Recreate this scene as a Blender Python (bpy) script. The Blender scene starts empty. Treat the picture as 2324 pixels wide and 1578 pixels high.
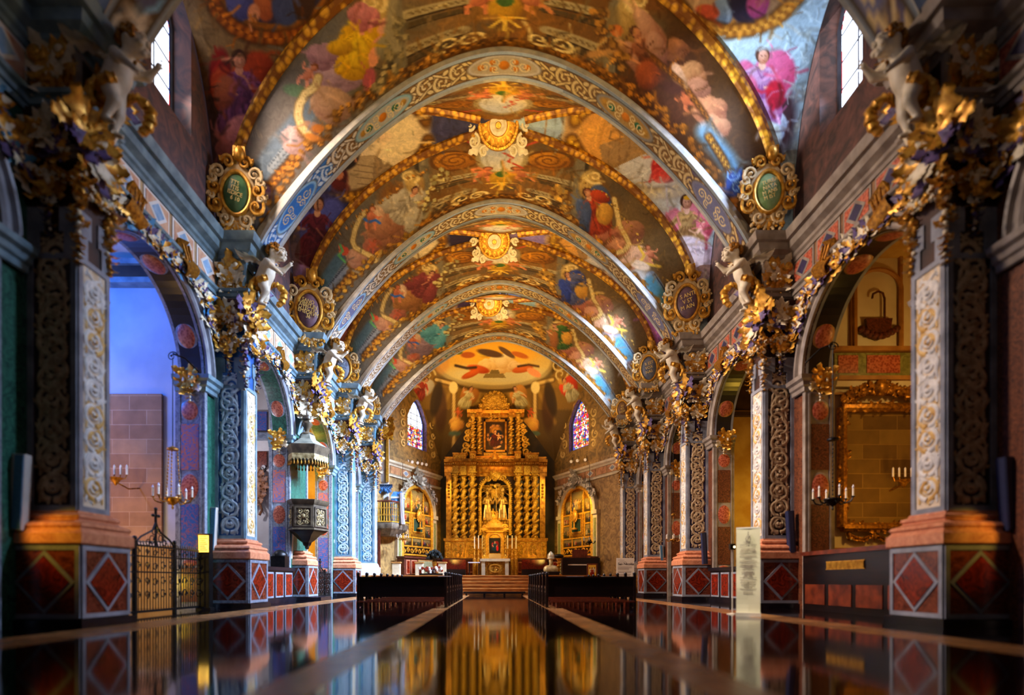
import bpy, math, random
import numpy as np
from mathutils import Vector, Matrix

PI = math.pi
rnd = random.Random(11)
SC = bpy.context.scene
COL = SC.collection
# ---------------------------------------------------------------- the place: camera station and main measures (metres)
FPX, VPX, VPY = 1250.0, 1120.0, 1318.0        # focal length in pixels of the 2324 wide frame, vanishing point
CAMX, CAMZ = -0.30, 0.76
WALL = 7.9                                    # nave wall plane
PROJ = 0.8                                    # pillar projection
PY = [9.0, 15.05, 21.05, 26.35, 31.35]          # near face of the pillars
PL = 0.72                                     # pillar length along the nave
SPR, PLAT = 10.0, 1.05                        # vault springing, presbytery platform

def at(px, py, Y):
    return Vector(((px - VPX) * Y / FPX + CAMX, Y, CAMZ + (VPY - py) * Y / FPX))

def lin(c):
    c = np.asarray(c, float) / 255.0
    return np.where(c <= 0.04045, c / 12.92, ((c + 0.055) / 1.055) ** 2.4)

# ---------------------------------------------------------------- objects
def link(name, data, parent=None):
    o = bpy.data.objects.new(name, data)
    COL.objects.link(o)
    if parent is not None:
        o.parent = parent
    return o

def tag(o, label=None, cat=None, group=None, kind='thing'):
    if label: o['label'] = label
    if cat: o['category'] = cat
    if group: o['group'] = group
    o['kind'] = kind
    return o

def thing(name, loc, label, cat, group=None, rz=0.0, sx=1.0):
    o = link(name, None)
    o.location = loc
    o.rotation_euler = (0, 0, rz)
    o.scale = (sx, 1, 1)
    o.empty_display_size = 0.2
    return tag(o, label, cat, group)

def copy_tree(o, parent=None):
    c = o.copy()
    COL.objects.link(c)
    c.parent = parent
    for ch in list(o.children):
        copy_tree(ch, c)
    return c

# ---------------------------------------------------------------- mesh builder
class MB:
    def __init__(s):
        s.v = []; s.f = []; s.m = []; s.M = Matrix.Identity(4); s.mi = 0; s.n = 0
    def add(s, verts, faces, mi=None):
        M = s.M; b = s.n
        for p in verts:
            q = M @ Vector(p)
            s.v.append((q.x, q.y, q.z))
        s.n += len(verts)
        k = s.mi if mi is None else mi
        for f in faces:
            s.f.append(tuple(i + b for i in f)); s.m.append(k)
        return s
    def box(s, x0, y0, z0, x1, y1, z1, mi=None):
        return s.add([(x0,y0,z0),(x1,y0,z0),(x1,y1,z0),(x0,y1,z0),(x0,y0,z1),(x1,y0,z1),(x1,y1,z1),(x0,y1,z1)],
              [(3,2,1,0),(4,5,6,7),(0,1,5,4),(1,2,6,5),(2,3,7,6),(3,0,4,7)], mi)
    def cbox(s, c, d, mi=None):
        return s.box(c[0]-d[0]/2, c[1]-d[1]/2, c[2]-d[2]/2, c[0]+d[0]/2, c[1]+d[1]/2, c[2]+d[2]/2, mi)
    def lathe(s, prof, c=(0,0,0), seg=16, mi=None, sy=1.0, cap=True):
        vs = []; fs = []; n = len(prof)
        for i in range(seg):
            a = 2*PI*i/seg
            for r, z in prof:
                vs.append((c[0]+r*math.cos(a), c[1]+r*math.sin(a)*sy, c[2]+z))
        for i in range(seg):
            j = (i+1) % seg
            for k in range(n-1):
                fs.append((i*n+k, j*n+k, j*n+k+1, i*n+k+1))
        if cap:
            fs.append(tuple(i*n for i in range(seg))[::-1]); fs.append(tuple(i*n+n-1 for i in range(seg)))
        return s.add(vs, fs, mi)
    def path(s, pts, k=6):
        """Catmull-Rom smoothed copy of a polyline"""
        P = [Vector(p) for p in pts]; out = []
        for i in range(len(P)-1):
            p0, p1, p2, p3 = P[max(i-1, 0)], P[i], P[i+1], P[min(i+2, len(P)-1)]
            for j in range(k):
                t = j/k; out.append(.5*((2*p1)+(p2-p0)*t+(2*p0-5*p1+4*p2-p3)*t*t+(3*p1-p0-3*p2+p3)*t**3))
        return out+[P[-1]]
    def rings(s, rings, mi=None, closed=True, cap=True):
        n = len(rings[0]); vs = [p for r in rings for p in r]; fs = []
        for a in range(len(rings)-1):
            for k in range(n if closed else n-1):
                j = (k+1) % n
                fs.append((a*n+k, a*n+j, (a+1)*n+j, (a+1)*n+k))
        if cap and closed:
            fs.append(tuple(range(n))[::-1]); fs.append(tuple((len(rings)-1)*n + k for k in range(n)))
        return s.add(vs, fs, mi)
    def tube(s, pts, rad, sides=6, mi=None, flat=1.0, up=None):
        """round bar along pts; flat<1 squashes it along its second normal (towards `up`)"""
        P = [Vector(p) for p in pts]; N = len(P); out = []
        ref = Vector(up) if up is not None else Vector((0.123, 0.456, 0.88)).normalized()
        for i in range(N):
            t = (P[min(i+1, N-1)] - P[max(i-1, 0)])
            if t.length < 1e-9: t = Vector((0,0,1))
            t.normalize()
            a = t.cross(ref)
            if a.length < 1e-4: a = t.cross(Vector((1,0,0)))
            a.normalize(); b = a.cross(t).normalized()
            if up is None: ref = b
            r = rad[i] if hasattr(rad, '__len__') else rad
            out.append([P[i] + a*(r*math.cos(2*PI*k/sides)) + b*(r*flat*math.sin(2*PI*k/sides)) for k in range(sides)])
        return s.rings(out, mi)
    def blob(s, c, r, mi=None, seg=8, rg=6, rot=None):
        if not hasattr(r, '__len__'): r = (r, r, r)
        vs = []; fs = []
        Q = rot if rot is not None else Matrix.Identity(3)
        for i in range(rg+1):
            th = PI*i/rg
            for k in range(seg):
                a = 2*PI*k/seg
                p = Q @ Vector((r[0]*math.sin(th)*math.cos(a), r[1]*math.sin(th)*math.sin(a), r[2]*math.cos(th)))
                vs.append((c[0]+p.x, c[1]+p.y, c[2]+p.z))
        for i in range(rg):
            for k in range(seg):
                j = (k+1) % seg
                fs.append((i*seg+k, (i+1)*seg+k, (i+1)*seg+j, i*seg+j))
        return s.add(vs, fs, mi)
    def leaf(s, p, d, n, L, w, curl=0.5, mi=None, seg=7):
        """curled lobed acanthus leaf: from p along d, face normal n"""
        p = Vector(p); d = Vector(d).normalized(); n = Vector(n); n = n - d*n.dot(d)
        if n.length < 1e-3: n = d.orthogonal()
        n.normalize(); sd = d.cross(n).normalized(); vs = []; fs = []; seg = max(seg, 7)*2; q = p.copy(); a = -.25; nl = 3
        for i in range(seg+1):
            t = i/seg
            ww = w*1.3*(math.sin(PI*min(1, .14+.86*t))**.75)*(.76+.24*math.cos(2*PI*nl*t+2.4)) if i < seg else 0.02*w
            lift = n*w*(-.10-.12*math.cos(2*PI*nl*t+2.4))
            vs += [q-sd*ww+lift, q+n*.16*w, q+sd*ww+lift]
            a = -.25+curl*2.4*t*t; q = q+(d*math.cos(a)+n*math.sin(a))*(L/seg)
        for i in range(seg):
            b = 3*i
            fs += [(b, b+1, b+4, b+3), (b+1, b+2, b+5, b+4)]
        return s.add(vs, fs, mi)
    def spray(s, p, n, size, k=9, mi=0, mis=None, seed=0, up=(0,0,1), spread=PI, curl=0.55):
        """rosette / fan of curled leaves standing on a face with normal n"""
        r = random.Random(seed); n = Vector(n).normalized(); u = Vector(up); u = (u - n*u.dot(n)).normalized(); sd = n.cross(u)
        for i in range(k):
            a = -spread + 2*spread*(i+0.5*r.random())/k
            d = u*math.cos(a) + sd*math.sin(a) + n*(0.15+0.3*r.random())
            L = size*(0.7+0.5*r.random())
            s.leaf(p, d, n, L, L*0.27, curl*(0.7+0.7*r.random()), mi if mis is None else r.choice(mis))
        return s
    def sweep(s, path, prof, conv, mi=None, closed=False):
        """profile (d,z) swept along a plan path with mitred corners; conv maps (a,b,z)->xyz"""
        N = len(path); rows = []
        for i in range(N):
            def nrm(a, b):
                dx, dy = b[0]-a[0], b[1]-a[1]; l = math.hypot(dx, dy) or 1; return (dy/l, -dx/l)
            if closed or 0 < i < N-1:
                n1 = nrm(path[i-1], path[i]); n2 = nrm(path[i], path[(i+1) % N])
            elif i == 0: n1 = n2 = nrm(path[0], path[1])
            else: n1 = n2 = nrm(path[-2], path[-1])
            k = 1 + n1[0]*n2[0] + n1[1]*n2[1]
            mx, my = (n1[0]+n2[0])/k, (n1[1]+n2[1])/k
            rows.append([conv(path[i][0]+mx*d, path[i][1]+my*d, z) for d, z in prof])
        if closed: rows.append(rows[0])
        return s.rings(rows, mi, closed=False, cap=False)
    def mesh(s, name, mats, smooth=0.7):
        me = bpy.data.meshes.new(name)
        me.from_pydata(s.v, [], s.f)
        for m in (mats if isinstance(mats, (list, tuple)) else [mats]):
            me.materials.append(m)
        me.polygons.foreach_set('material_index', s.m)
        if smooth:
            me.shade_smooth(); me.set_sharp_from_angle(angle=smooth)
        me.update()
        return me
    def build(s, name, mats, parent=None, smooth=0.7):
        return link(name, s.mesh(name, mats, smooth), parent)

def face_frame(c, u, v):
    """matrix: local x->u, y->v, z->u x v, origin c"""
    u = Vector(u).normalized(); v = Vector(v).normalized(); w = u.cross(v)
    return Matrix(((u.x, v.x, w.x, c[0]), (u.y, v.y, w.y, c[1]), (u.z, v.z, w.z, c[2]), (0,0,0,1)))

# ---------------------------------------------------------------- materials
def _nodes(name):
    m = bpy.data.materials.new(name); m.use_nodes = True
    nt = m.node_tree; b = nt.nodes['Principled BSDF']
    return m, nt, b

def mat(name, c, c2=None, scale=4.0, rough=0.55, metal=0.0, bump=0.0, kind='noise', lo=0.35, hi=0.65, spec=0.5, stretch=(1,1,1), coat=0.0, dist=0.0, bscale=None):
    m, nt, b = _nodes(name); N = nt.nodes; L = nt.links
    b.inputs['Roughness'].default_value = rough; b.inputs['Metallic'].default_value = metal
    b.inputs['Specular IOR Level'].default_value = spec
    if coat: b.inputs['Coat Weight'].default_value = coat; b.inputs['Coat Roughness'].default_value = 0.08
    ca = (*lin(c), 1); cb = (*lin(c2), 1) if c2 is not None else tuple(min(1, x*1.35) for x in ca[:3]) + (1,)
    tc = N.new('ShaderNodeTexCoord'); mp = N.new('ShaderNodeMapping'); mp.inputs['Scale'].default_value = stretch
    L.new(tc.outputs['Object'], mp.inputs[0])
    if kind == 'voronoi':
        t = N.new('ShaderNodeTexVoronoi'); t.inputs['Scale'].default_value = scale; out = t.outputs['Distance']
    elif kind == 'vein':
        t = N.new('ShaderNodeTexNoise'); t.inputs['Scale'].default_value = scale; t.inputs['Detail'].default_value = 6; t.inputs['Distortion'].default_value = 2.5 + dist; out = t.outputs['Fac']
    elif kind == 'wave':
        t = N.new('ShaderNodeTexWave'); t.inputs['Scale'].default_value = scale; t.inputs['Distortion'].default_value = 4+dist; t.inputs['Detail'].default_value = 3; out = t.outputs['Fac']
    else:
        t = N.new('ShaderNodeTexNoise'); t.inputs['Scale'].default_value = scale; t.inputs['Detail'].default_value = 5; t.inputs['Distortion'].default_value = dist; out = t.outputs['Fac']
    L.new(mp.outputs[0], t.inputs['Vector'])
    r = N.new('ShaderNodeValToRGB'); r.color_ramp.elements[0].position = lo; r.color_ramp.elements[1].position = hi
    r.color_ramp.elements[0].color = ca; r.color_ramp.elements[1].color = cb
    L.new(out, r.inputs[0]); L.new(r.outputs[0], b.inputs['Base Color'])
    if bump:
        bp = N.new('ShaderNodeBump'); bp.inputs['Strength'].default_value = bump; bp.inputs['Distance'].default_value = 0.02
        if bscale:
            t2 = N.new('ShaderNodeTexVoronoi'); t2.inputs['Scale'].default_value = bscale; L.new(mp.outputs[0], t2.inputs['Vector']); out = t2.outputs['Distance']
        L.new(out, bp.inputs['Height']); L.new(bp.outputs[0], b.inputs['Normal'])
    return m

def vcmat(name, rough=0.75, spec=0.25, scale=6.0, amt=0.22, emit=0.0):
    """painted surface: pigment from the colour attribute, broken up by procedural brush noise"""
    m, nt, b = _nodes(name); N = nt.nodes; L = nt.links
    b.inputs['Roughness'].default_value = rough; b.inputs['Specular IOR Level'].default_value = spec
    a = N.new('ShaderNodeVertexColor'); a.layer_name = 'Col'
    tc = N.new('ShaderNodeTexCoord'); t = N.new('ShaderNodeTexNoise'); t.inputs['Scale'].default_value = scale; t.inputs['Detail'].default_value = 6
    t.inputs['Distortion'].default_value = 1.2
    L.new(tc.outputs['Object'], t.inputs['Vector'])
    mr = N.new('ShaderNodeMapRange'); mr.inputs[1].default_value = 0.25; mr.inputs[2].default_value = 0.75; mr.inputs[3].default_value = 1-amt; mr.inputs[4].default_value = 1+amt
    L.new(t.outputs['Fac'], mr.inputs[0])
    mx = N.new('ShaderNodeVectorMath'); mx.operation = 'SCALE'
    L.new(a.outputs[0], mx.inputs[0]); L.new(mr.outputs[0], mx.inputs['Scale']); L.new(mx.outputs[0], b.inputs['Base Color'])
    if emit:
        L.new(mx.outputs[0], b.inputs['Emission Color']); b.inputs['Emission Strength'].default_value = emit
    return m

def glow(name, c, s, base=None):
    m, nt, b = _nodes(name)
    b.inputs['Base Color'].default_value = (*lin(base if base is not None else c), 1)
    b.inputs['Emission Color'].default_value = (*lin(c), 1); b.inputs['Emission Strength'].default_value = s
    return m

GOLD = mat('gold_stucco', (176,118,30), (226,170,62), 9, 0.38, 0.45, 0.3)
GOLDD = mat('old_gold', (120,74,18), (196,136,40), 14, 0.36, 0.55, 0.4)
ALTGOLD = mat('altar_gilding', (156,100,20), (250,204,84), 16, 0.28, 0.7, 1.0, bscale=22)
ALTGOLDS = mat('smooth_gilding', (150,92,24), (220,156,54), 5, 0.3, 0.6, 0.15)
ALTDARK = mat('altar_ground', (26,14,8), (66,36,14), 4, .4, .3)
CREAM = mat('cream_stucco', (206,192,158), (240,228,200), 7, 0.6)
FLESH = mat('marble_white_stucco', (206,194,170), (232,222,200), 5, 0.5)
PURPLE = mat('violet_stucco', (58,44,84), (104,84,134), 8, 0.55)
SILVER = mat('silver_grey_moulding', (112,116,126), (150,154,164), 3, 0.42)
BLUEGREY = mat('blue_grey_moulding', (92,118,132), (132,160,172), 3, 0.45)
WARMGREY = mat('warm_grey_moulding', (120,108,98), (156,144,132), 3, 0.45)
REDM = mat('red_marble', (62,12,6), (150,42,18), 5, 0.22, kind='vein', lo=0.3, hi=0.72)
REDM2 = mat('brown_red_marble', (74,26,16), (132,62,40), 6, 0.25, kind='vein')
SALMON = mat('salmon_marble', (188,112,78), (220,150,112), 4, 0.35, kind='vein')
ROSE = mat('rose_inlay', (150,62,40), (196,108,80), 16, 0.4, kind='voronoi')
GREYM = mat('grey_blue_marble', (100,108,124), (150,158,172), 5, 0.3, kind='vein')
GREENM = mat('green_marble', (18,58,48), (52,110,90), 6, 0.3, kind='vein')
BLACKM = mat('black_marble', (12,10,16), (30,26,34), 6, 0.25)
SWIRL = mat('rose_blue_scagliola', (206,112,76), (70,110,170), 5, 0.4, kind='vein', lo=0.42, hi=0.62, dist=2)
SWIRLB = mat('blue_rose_scagliola', (30,96,176), (176,92,84), 5, 0.4, kind='vein', lo=0.46, hi=0.7, dist=2)
SWIRLD = mat('umber_scagliola', (58,26,16), (132,76,44), 6, 0.4, kind='vein', dist=2)
PANELB = mat('blue_panel', (20,70,140), (44,112,180), 2.5, 0.5)
PANELBL = mat('sky_blue_panel', (40,116,176), (92,164,206), 2.5, 0.5)
PANELD = mat('shaded_umber_panel', (30,14,10), (62,32,20), 3, 0.5)  # blue pillar panels in shade, the darkness put into the colour
PANELV = mat('shaded_violet_panel', (30,26,52), (52,44,84), 3, 0.5)  # same blue on the dim side, its shade mixed into the colour
PANELW = mat('white_gold_panel', (196,166,120), (226,208,180), 6, 0.5, lo=0.4, hi=0.55)
SCRW = mat('scroll_white', (196,194,190), (236,232,224), 8, 0.55)
SCRB = mat('scroll_pale_blue', (150,178,196), (206,222,228), 8, 0.55)
SCRG = mat('scroll_tan', (150,120,84), (210,184,142), 8, 0.55)
SCRY = mat('scroll_ochre', (190,140,60), (224,186,110), 8, 0.55)
MAROON = mat('maroon_capital', (56,20,14), (110,52,32), 7, 0.45, kind='vein')
WOOD = mat('dark_wood', (12,7,8), (30,15,12), 3, 0.3, stretch=(1,1,6), kind='noise')
WOODR = mat('red_wood', (70,24,12), (120,50,24), 4, 0.35, stretch=(6,1,1))
WOODP = mat('pulpit_wood', (58,48,36), (98,84,64), 5, 0.4)
IRON = mat('black_iron', (14,13,14), (30,28,28), 9, 0.4, 0.6)
PLASTER = mat('cream_plaster', (222,206,176), (238,226,202), 1.2, 0.8)
PLASTERL = mat('lilac_plaster', (172,182,200), (200,206,220), 0.8, 0.8)
PLASTERY = mat('ochre_plaster', (186,140,62), (214,176,100), 1.4, 0.8)
PLASTERW = mat('white_plaster', (216,206,198), (234,228,222), 1.0, 0.8)
TRIMY = mat('ochre_trim', (150,98,40), (184,130,62), 3, 0.6)
DARKPL = mat('dark_wainscot', (44,26,16), (80,50,26), 2, 0.5)
WHITE = mat('white_paint', (228,226,222), (240,238,236), 3, 0.4)
CANDLE = mat('candle_wax', (226,214,190), (240,230,210), 4, 0.5)
IVORY = mat('aged_ivory_stucco', (176,150,104), (214,188,140), 7, .6)
PAPER = mat('banner_paper', (206,202,176), (222,218,196), 1, 0.6)
PAPERW = mat('board_paper', (214,196,178), (228,212,196), 1, 0.6)
INK = mat('ink', (66,52,50), (84,68,64), 3, 0.7)
GOLDINK = mat('gold_lettering', (222,188,96), (238,210,130), 3, 0.5)
PALEINK = mat('pale_lettering', (150,190,224), (190,216,236), 3, 0.5)
FRESCO = vcmat('fresco')
FRESCOF = vcmat('fresco_fine', amt=0.12, scale=14)
SOFFIT = vcmat('arch_painting', amt=0.14, scale=10)
CANVAS = vcmat('oil_canvas', rough=0.35, amt=0.2, scale=9)
SPEAKB = mat('blue_grey_speaker_grille', (70,116,150), (90,138,170), 40, 0.5)
SPEAKD = mat('navy_speaker_grille', (22,28,58), (34,40,74), 40, 0.5)
SPEAKW = mat('white_speaker_body', (186,178,166), (204,196,186), 3, 0.4)
# ---------------------------------------------------------------- fresco painting: pigments laid on the vertices of a dense surface grid
class Paint:
    def __init__(s, x, y, base, seed=1):
        s.x = np.asarray(x, float); s.y = np.asarray(y, float)
        s.c = np.tile(np.asarray(base, float), (len(s.x), 1)); s.r = random.Random(seed); s.mask = None
    def use(s, x, y): s.x = np.asarray(x, float); s.y = np.asarray(y, float)
    def put(s, idx, m, col):
        if s.mask is not None: m = m * s.mask[idx]
        m = m[:, None]; s.c[idx] = s.c[idx]*(1-m) + np.asarray(col, float)*m
    def fill(s, sel, col, a=1.0):
        idx = np.where(sel)[0]; s.put(idx, np.full(len(idx), a), col)
    def ell(s, cx, cy, rx, ry, col, rot=0.0, soft=0.18, a=1.0, dark=None):
        R_ = max(rx, ry)*1.2
        idx = np.where((abs(s.x-cx) < R_) & (abs(s.y-cy) < R_))[0]
        if not len(idx): return
        dx = s.x[idx]-cx; dy = s.y[idx]-cy; ca, sa = math.cos(rot), math.sin(rot)
        p = (dx*ca+dy*sa)/rx; q = (-dx*sa+dy*ca)/ry; d = np.sqrt(p*p+q*q)
        m = np.clip((1-d)/soft+0.5, 0, 1)*a
        if dark is not None:      # painted modelling of the form
            k = np.clip(0.35+0.45*(dx/rx*0.5+dy/ry*0.8)+0.25*(d-0.5), 0, 1)[:, None]
            s.put(idx, m, np.asarray(col, float)*(1-k)+np.asarray(dark, float)*k)
        else: s.put(idx, m, col)
    def ring(s, cx, cy, rx, ry, w, col, soft=0.3, a=1.0, rot=0.0):
        R_ = max(rx, ry)+w*2
        idx = np.where((abs(s.x-cx) < R_) & (abs(s.y-cy) < R_))[0]
        if not len(idx): return
        dx = s.x[idx]-cx; dy = s.y[idx]-cy; ca, sa = math.cos(rot), math.sin(rot)
        p = (dx*ca+dy*sa)/rx; q = (-dx*sa+dy*ca)/ry
        d = abs(np.sqrt(p*p+q*q)-1)*min(rx, ry)
        s.put(idx, np.clip((w/2-d)/(w*soft)+0.5, 0, 1)*a, col)
    def line(s, pts, w, col, soft=0.3, a=1.0, w1=None, beads=None, bcol=None):
        P = np.asarray(pts, float); lo = P.min(0)-w*1.5; hi = P.max(0)+w*1.5
        idx = np.where((s.x > lo[0]) & (s.x < hi[0]) & (s.y > lo[1]) & (s.y < hi[1]))[0]
        if not len(idx): return
        X = s.x[idx]; Y = s.y[idx]; best = np.full(len(idx), 1e9); arc = np.zeros(len(idx)); run = 0.0
        sgn = np.zeros(len(idx)); tot = np.hypot(*np.diff(P, axis=0).T).sum()
        for i in range(len(P)-1):
            ax, ay = P[i]; bx, by = P[i+1]; vx, vy = bx-ax, by-ay; l2 = vx*vx+vy*vy+1e-12
            t = np.clip(((X-ax)*vx+(Y-ay)*vy)/l2, 0, 1)
            dx = X-ax-t*vx; dy = Y-ay-t*vy; d = np.hypot(dx, dy); l = math.sqrt(l2)
            k = d < best; best[k] = d[k]; arc[k] = run+t[k]*l; sgn[k] = ((X-ax)*vy-(Y-ay)*vx)[k]/l; run += l
        ww = np.full(len(idx), float(w)) if w1 is None else w+(w1-w)*arc/tot
        m = np.clip((ww/2-best)/(ww*soft+1e-9)+0.5, 0, 1)*a
        if beads:
            k = 0.5+0.5*np.cos(2*PI*arc/beads+np.sign(sgn)*1.2); k = (k*np.clip(1.25-best/(ww/2+1e-9)*0.9, 0, 1))[:, None]
            s.put(idx, m, np.asarray(bcol, float)*(1-k)+np.asarray(col, float)*k)
        else: s.put(idx, m, col)
    def poly(s, pts, col, a=1.0):
        P = np.asarray(pts, float); lo = P.min(0); hi = P.max(0)
        idx = np.where((s.x >= lo[0]) & (s.x <= hi[0]) & (s.y >= lo[1]) & (s.y <= hi[1]))[0]
        if not len(idx): return
        X = s.x[idx]; Y = s.y[idx]; ins = np.zeros(len(idx), bool); j = len(P)-1
        for i in range(len(P)):
            xi, yi = P[i]; xj, yj = P[j]
            if yi != yj:
                ins ^= ((yi > Y) != (yj > Y)) & (X < (xj-xi)*(Y-yi)/(yj-yi)+xi)
            j = i
        s.put(idx, ins*float(a), col)
    # ---- motifs
    def cloud(s, cx, cy, r, col, dark, n=7, fl=0.8):
        for i in range(n):
            a = 2*PI*i/n+s.r.random(); q = r*(0.45+0.25*s.r.random())
            s.ell(cx+math.cos(a)*r*0.55, cy+math.sin(a)*r*0.5*fl, q, q*0.85, col, s.r.random(), 0.16, 0.95, dark)
        s.ell(cx, cy, r*0.62, r*0.52, col, 0, 0.2, 0.95, dark)
    def figure(s, cx, cy, h, robe, robed, cloak=None, skin=(214,160,120), lean=0.0, seat=True):
        """a seated or flying draped figure, h tall"""
        c, sn = math.cos(lean), math.sin(lean)
        def T(a, b): return (cx+(a*c-b*sn)*h, cy+(a*sn+b*c)*h)
        hair = (70,40,28)
        if cloak is not None:
            s.ell(*T(0.13, -0.05), h*0.26, h*0.38, cloak[0], lean+0.3, 0.15, 1, cloak[1])
            s.ell(*T(-0.16, 0.02), h*0.15, h*0.30, cloak[0], lean-0.2, 0.15, 1, cloak[1])
        s.ell(*T(0.0, 0.33), h*0.23, h*0.20, robe, lean, 0.12, 1, robed)
        s.ell(*T(-0.12, 0.26), h*0.13, h*0.24, robe, lean+0.35, 0.12, 1, robed)
        s.ell(*T(0.12, 0.24), h*0.13, h*0.24, robe, lean-0.30, 0.12, 1, robed)
        s.ell(*T(0.0, -0.02), h*0.125, h*0.21, robe, lean, 0.12, 1, robed)
        for k in (-0.16, -0.07, 0.02, 0.10, 0.17):
            s.line([T(k*0.4, 0.02), T(k, 0.2), T(k*1.25+0.03, 0.46)], h*0.022, robed, 0.6, 0.75)
        for sg in (-1, 1):
            e, w_ = s.r.choice([((.23,-.02),(.12,.13)), ((.22,-.1),(.31,-.25)), ((.24,.0),(.30,.15)), ((.20,.02),(.04,.05))])
            s.line([T(sg*0.09, -0.16), T(sg*e[0], e[1])], h*0.085, robe, 0.3, 1, h*.07); s.line([T(sg*0.11, -0.14), T(sg*e[0], e[1])], h*0.02, robed, 0.6, .6)
            s.line([T(sg*e[0], e[1]), T(sg*w_[0], w_[1])], h*0.055, skin, 0.3, 1, h*.035)
        for k in range(6):
            q = s.r.random()*.3-.15; s.line([T(q, .1+.1*s.r.random()), T(q*1.6+.1*(s.r.random()-.5), .44)], h*.03, robe if k % 2 else robed, .8, .55)
        s.line([T(-.05,-.16), T(.0,-.06), T(.07,-.15)], h*.02, robed, .7, .6); s.ell(*T(.0,.08), h*.12, h*.03, robed, lean, .8, .6)
        s.ell(*T(0, -0.22), h*0.045, h*0.06, skin, lean, 0.2)
        s.ell(*T(0.0, -0.345), h*0.085, h*0.1, hair, lean, 0.2); s.ell(*T(0.01, -0.32), h*0.062, h*0.085, skin, lean, 0.2, 1, (150,96,70))
        s.ell(*T(-0.012, -0.335), h*.012, h*.009, (104,64,48), 0, .8, .6); s.ell(*T(0.032, -0.335), h*.012, h*.009, (104,64,48), 0, .8, .6); s.ell(*T(0.014, -0.30), h*.009, h*.022, (240,196,160), 0, .9, .4); s.ell(*T(0.014, -0.277), h*.016, h*.007, (150,80,66), 0, .8, .55)
    def child(s, cx, cy, h, lean=0.0, skin=(214,140,100), sash=None):
        c, sn = math.cos(lean), math.sin(lean)
        def T(a, b): return (cx+(a*c-b*sn)*h, cy+(a*sn+b*c)*h)
        dk = (140,76,50)
        s.line([T(-0.06, 0.15), T(-0.16, 0.3), T(-0.08, 0.48)], h*0.14, skin, 0.25, 1, h*0.09); s.line([T(0.08, 0.15), T(0.2, 0.28), T(0.24, 0.46)], h*0.14, skin, 0.25, 1, h*0.09)
        s.ell(*T(0, 0.02), h*0.16, h*0.22, skin, lean, 0.15, 1, dk)
        s.line([T(-0.1, -0.1), T(-0.28, -0.05), T(-0.36, -0.2)], h*0.1, skin, 0.25, 1, h*0.07); s.line([T(0.1, -0.1), T(0.27, 0.02), T(0.38, -0.06)], h*0.1, skin, 0.25, 1, h*0.07)
        s.ell(*T(0.0, -0.31), h*0.13, h*0.14, (120,70,36), lean, 0.2); s.ell(*T(0.02, -0.28), h*0.1, h*0.11, skin, lean, 0.2, 1, dk)
        if sash: s.line([T(-0.3, 0.1), T(-0.05, 0.22), T(0.2, 0.1), T(0.38, 0.2)], h*0.1, sash, 0.3)
    def scroll(s, pts, w, col=(222,196,130), edge=(120,84,36)):
        s.line(pts, w*1.25, edge); s.line(pts, w, col); s.line(pts, w*0.35, (150,112,56), 0.9, 0.45, beads=w*0.5, bcol=col)
    def garland(s, pts, w, col=(222,164,48), dk=(96,58,14), a=1.0):
        s.line(pts, w*1.25, (64,38,14), 0.35, a); s.line(pts, w, col, 0.25, a, None, w*0.75, dk)
    def curl(s, cx, cy, r, turns, a0, d, w, col, soft=0.35, a=1.0):
        n = int(14*turns)+4; pts = []
        for i in range(n+1):
            t = i/n; rr = r*(1-0.86*t); an = a0+d*2*PI*turns*t
            pts.append((cx+rr*math.cos(an), cy+rr*math.sin(an)))
        s.line(pts, w, col, soft, a, w*0.55)
    def entab(s, a, b, w, col=(150,140,118), dk=(70,62,50)):
        """a run of painted cornice with dentils from a to b"""
        a = np.array(a, float); b = np.array(b, float); s.line([a, b], w, col, 0.1); n = (b-a)/np.hypot(*(b-a)); n = np.array((-n[1], n[0]))
        s.line([a+n*w*.12, b+n*w*.12], w*.34, dk, 0.2, 1, None, w*0.42, col); s.line([a-n*w*.36, b-n*w*.36], w*.1, dk, .3); s.line([a+n*w*.42, b+n*w*.42], w*.1, dk, .3)
    def cartouche(s, cx, cy, w, h, field, lt=(226,208,168), gd=(206,150,48)):
        """flat painted strapwork round a lettered shield"""
        dk = (84,52,20)
        for sx in (-1, 1):
            for (px, py, r, d) in ((.48,-.42,.24,1),(.62,-.02,.22,-1),(.5,.36,.26,1),(.2,.6,.2,-1),(.18,-.62,.2,1)):
                s.ell(cx+sx*px*w, cy+py*h, r*w*1.1, r*h*.95, dk); s.ell(cx+sx*px*w, cy+py*h, r*w, r*h*.85, gd if sx*d > 0 else lt, 0, .15, 1, (128,84,30))
                s.curl(cx+sx*px*w, cy+py*h, r*w*.8, 1.3, 0.5, sx*d, w*.07, lt if sx*d > 0 else (238,216,150))
        for k in range(7):
            a = PI*(k/6); s.line([(cx, cy+h*.58), (cx+math.cos(a)*w*.26, cy+h*(.6+.22*math.sin(a)))], w*.07, lt if k % 2 else gd, .4)
        s.ell(cx, cy, w*.47, h*.52, dk); s.ell(cx, cy, w*.44, h*.49, gd, 0, .12, 1, lt); s.ell(cx, cy, w*.36, h*.41, field, 0, .1, 1, tuple(x*.6 for x in field))
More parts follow.
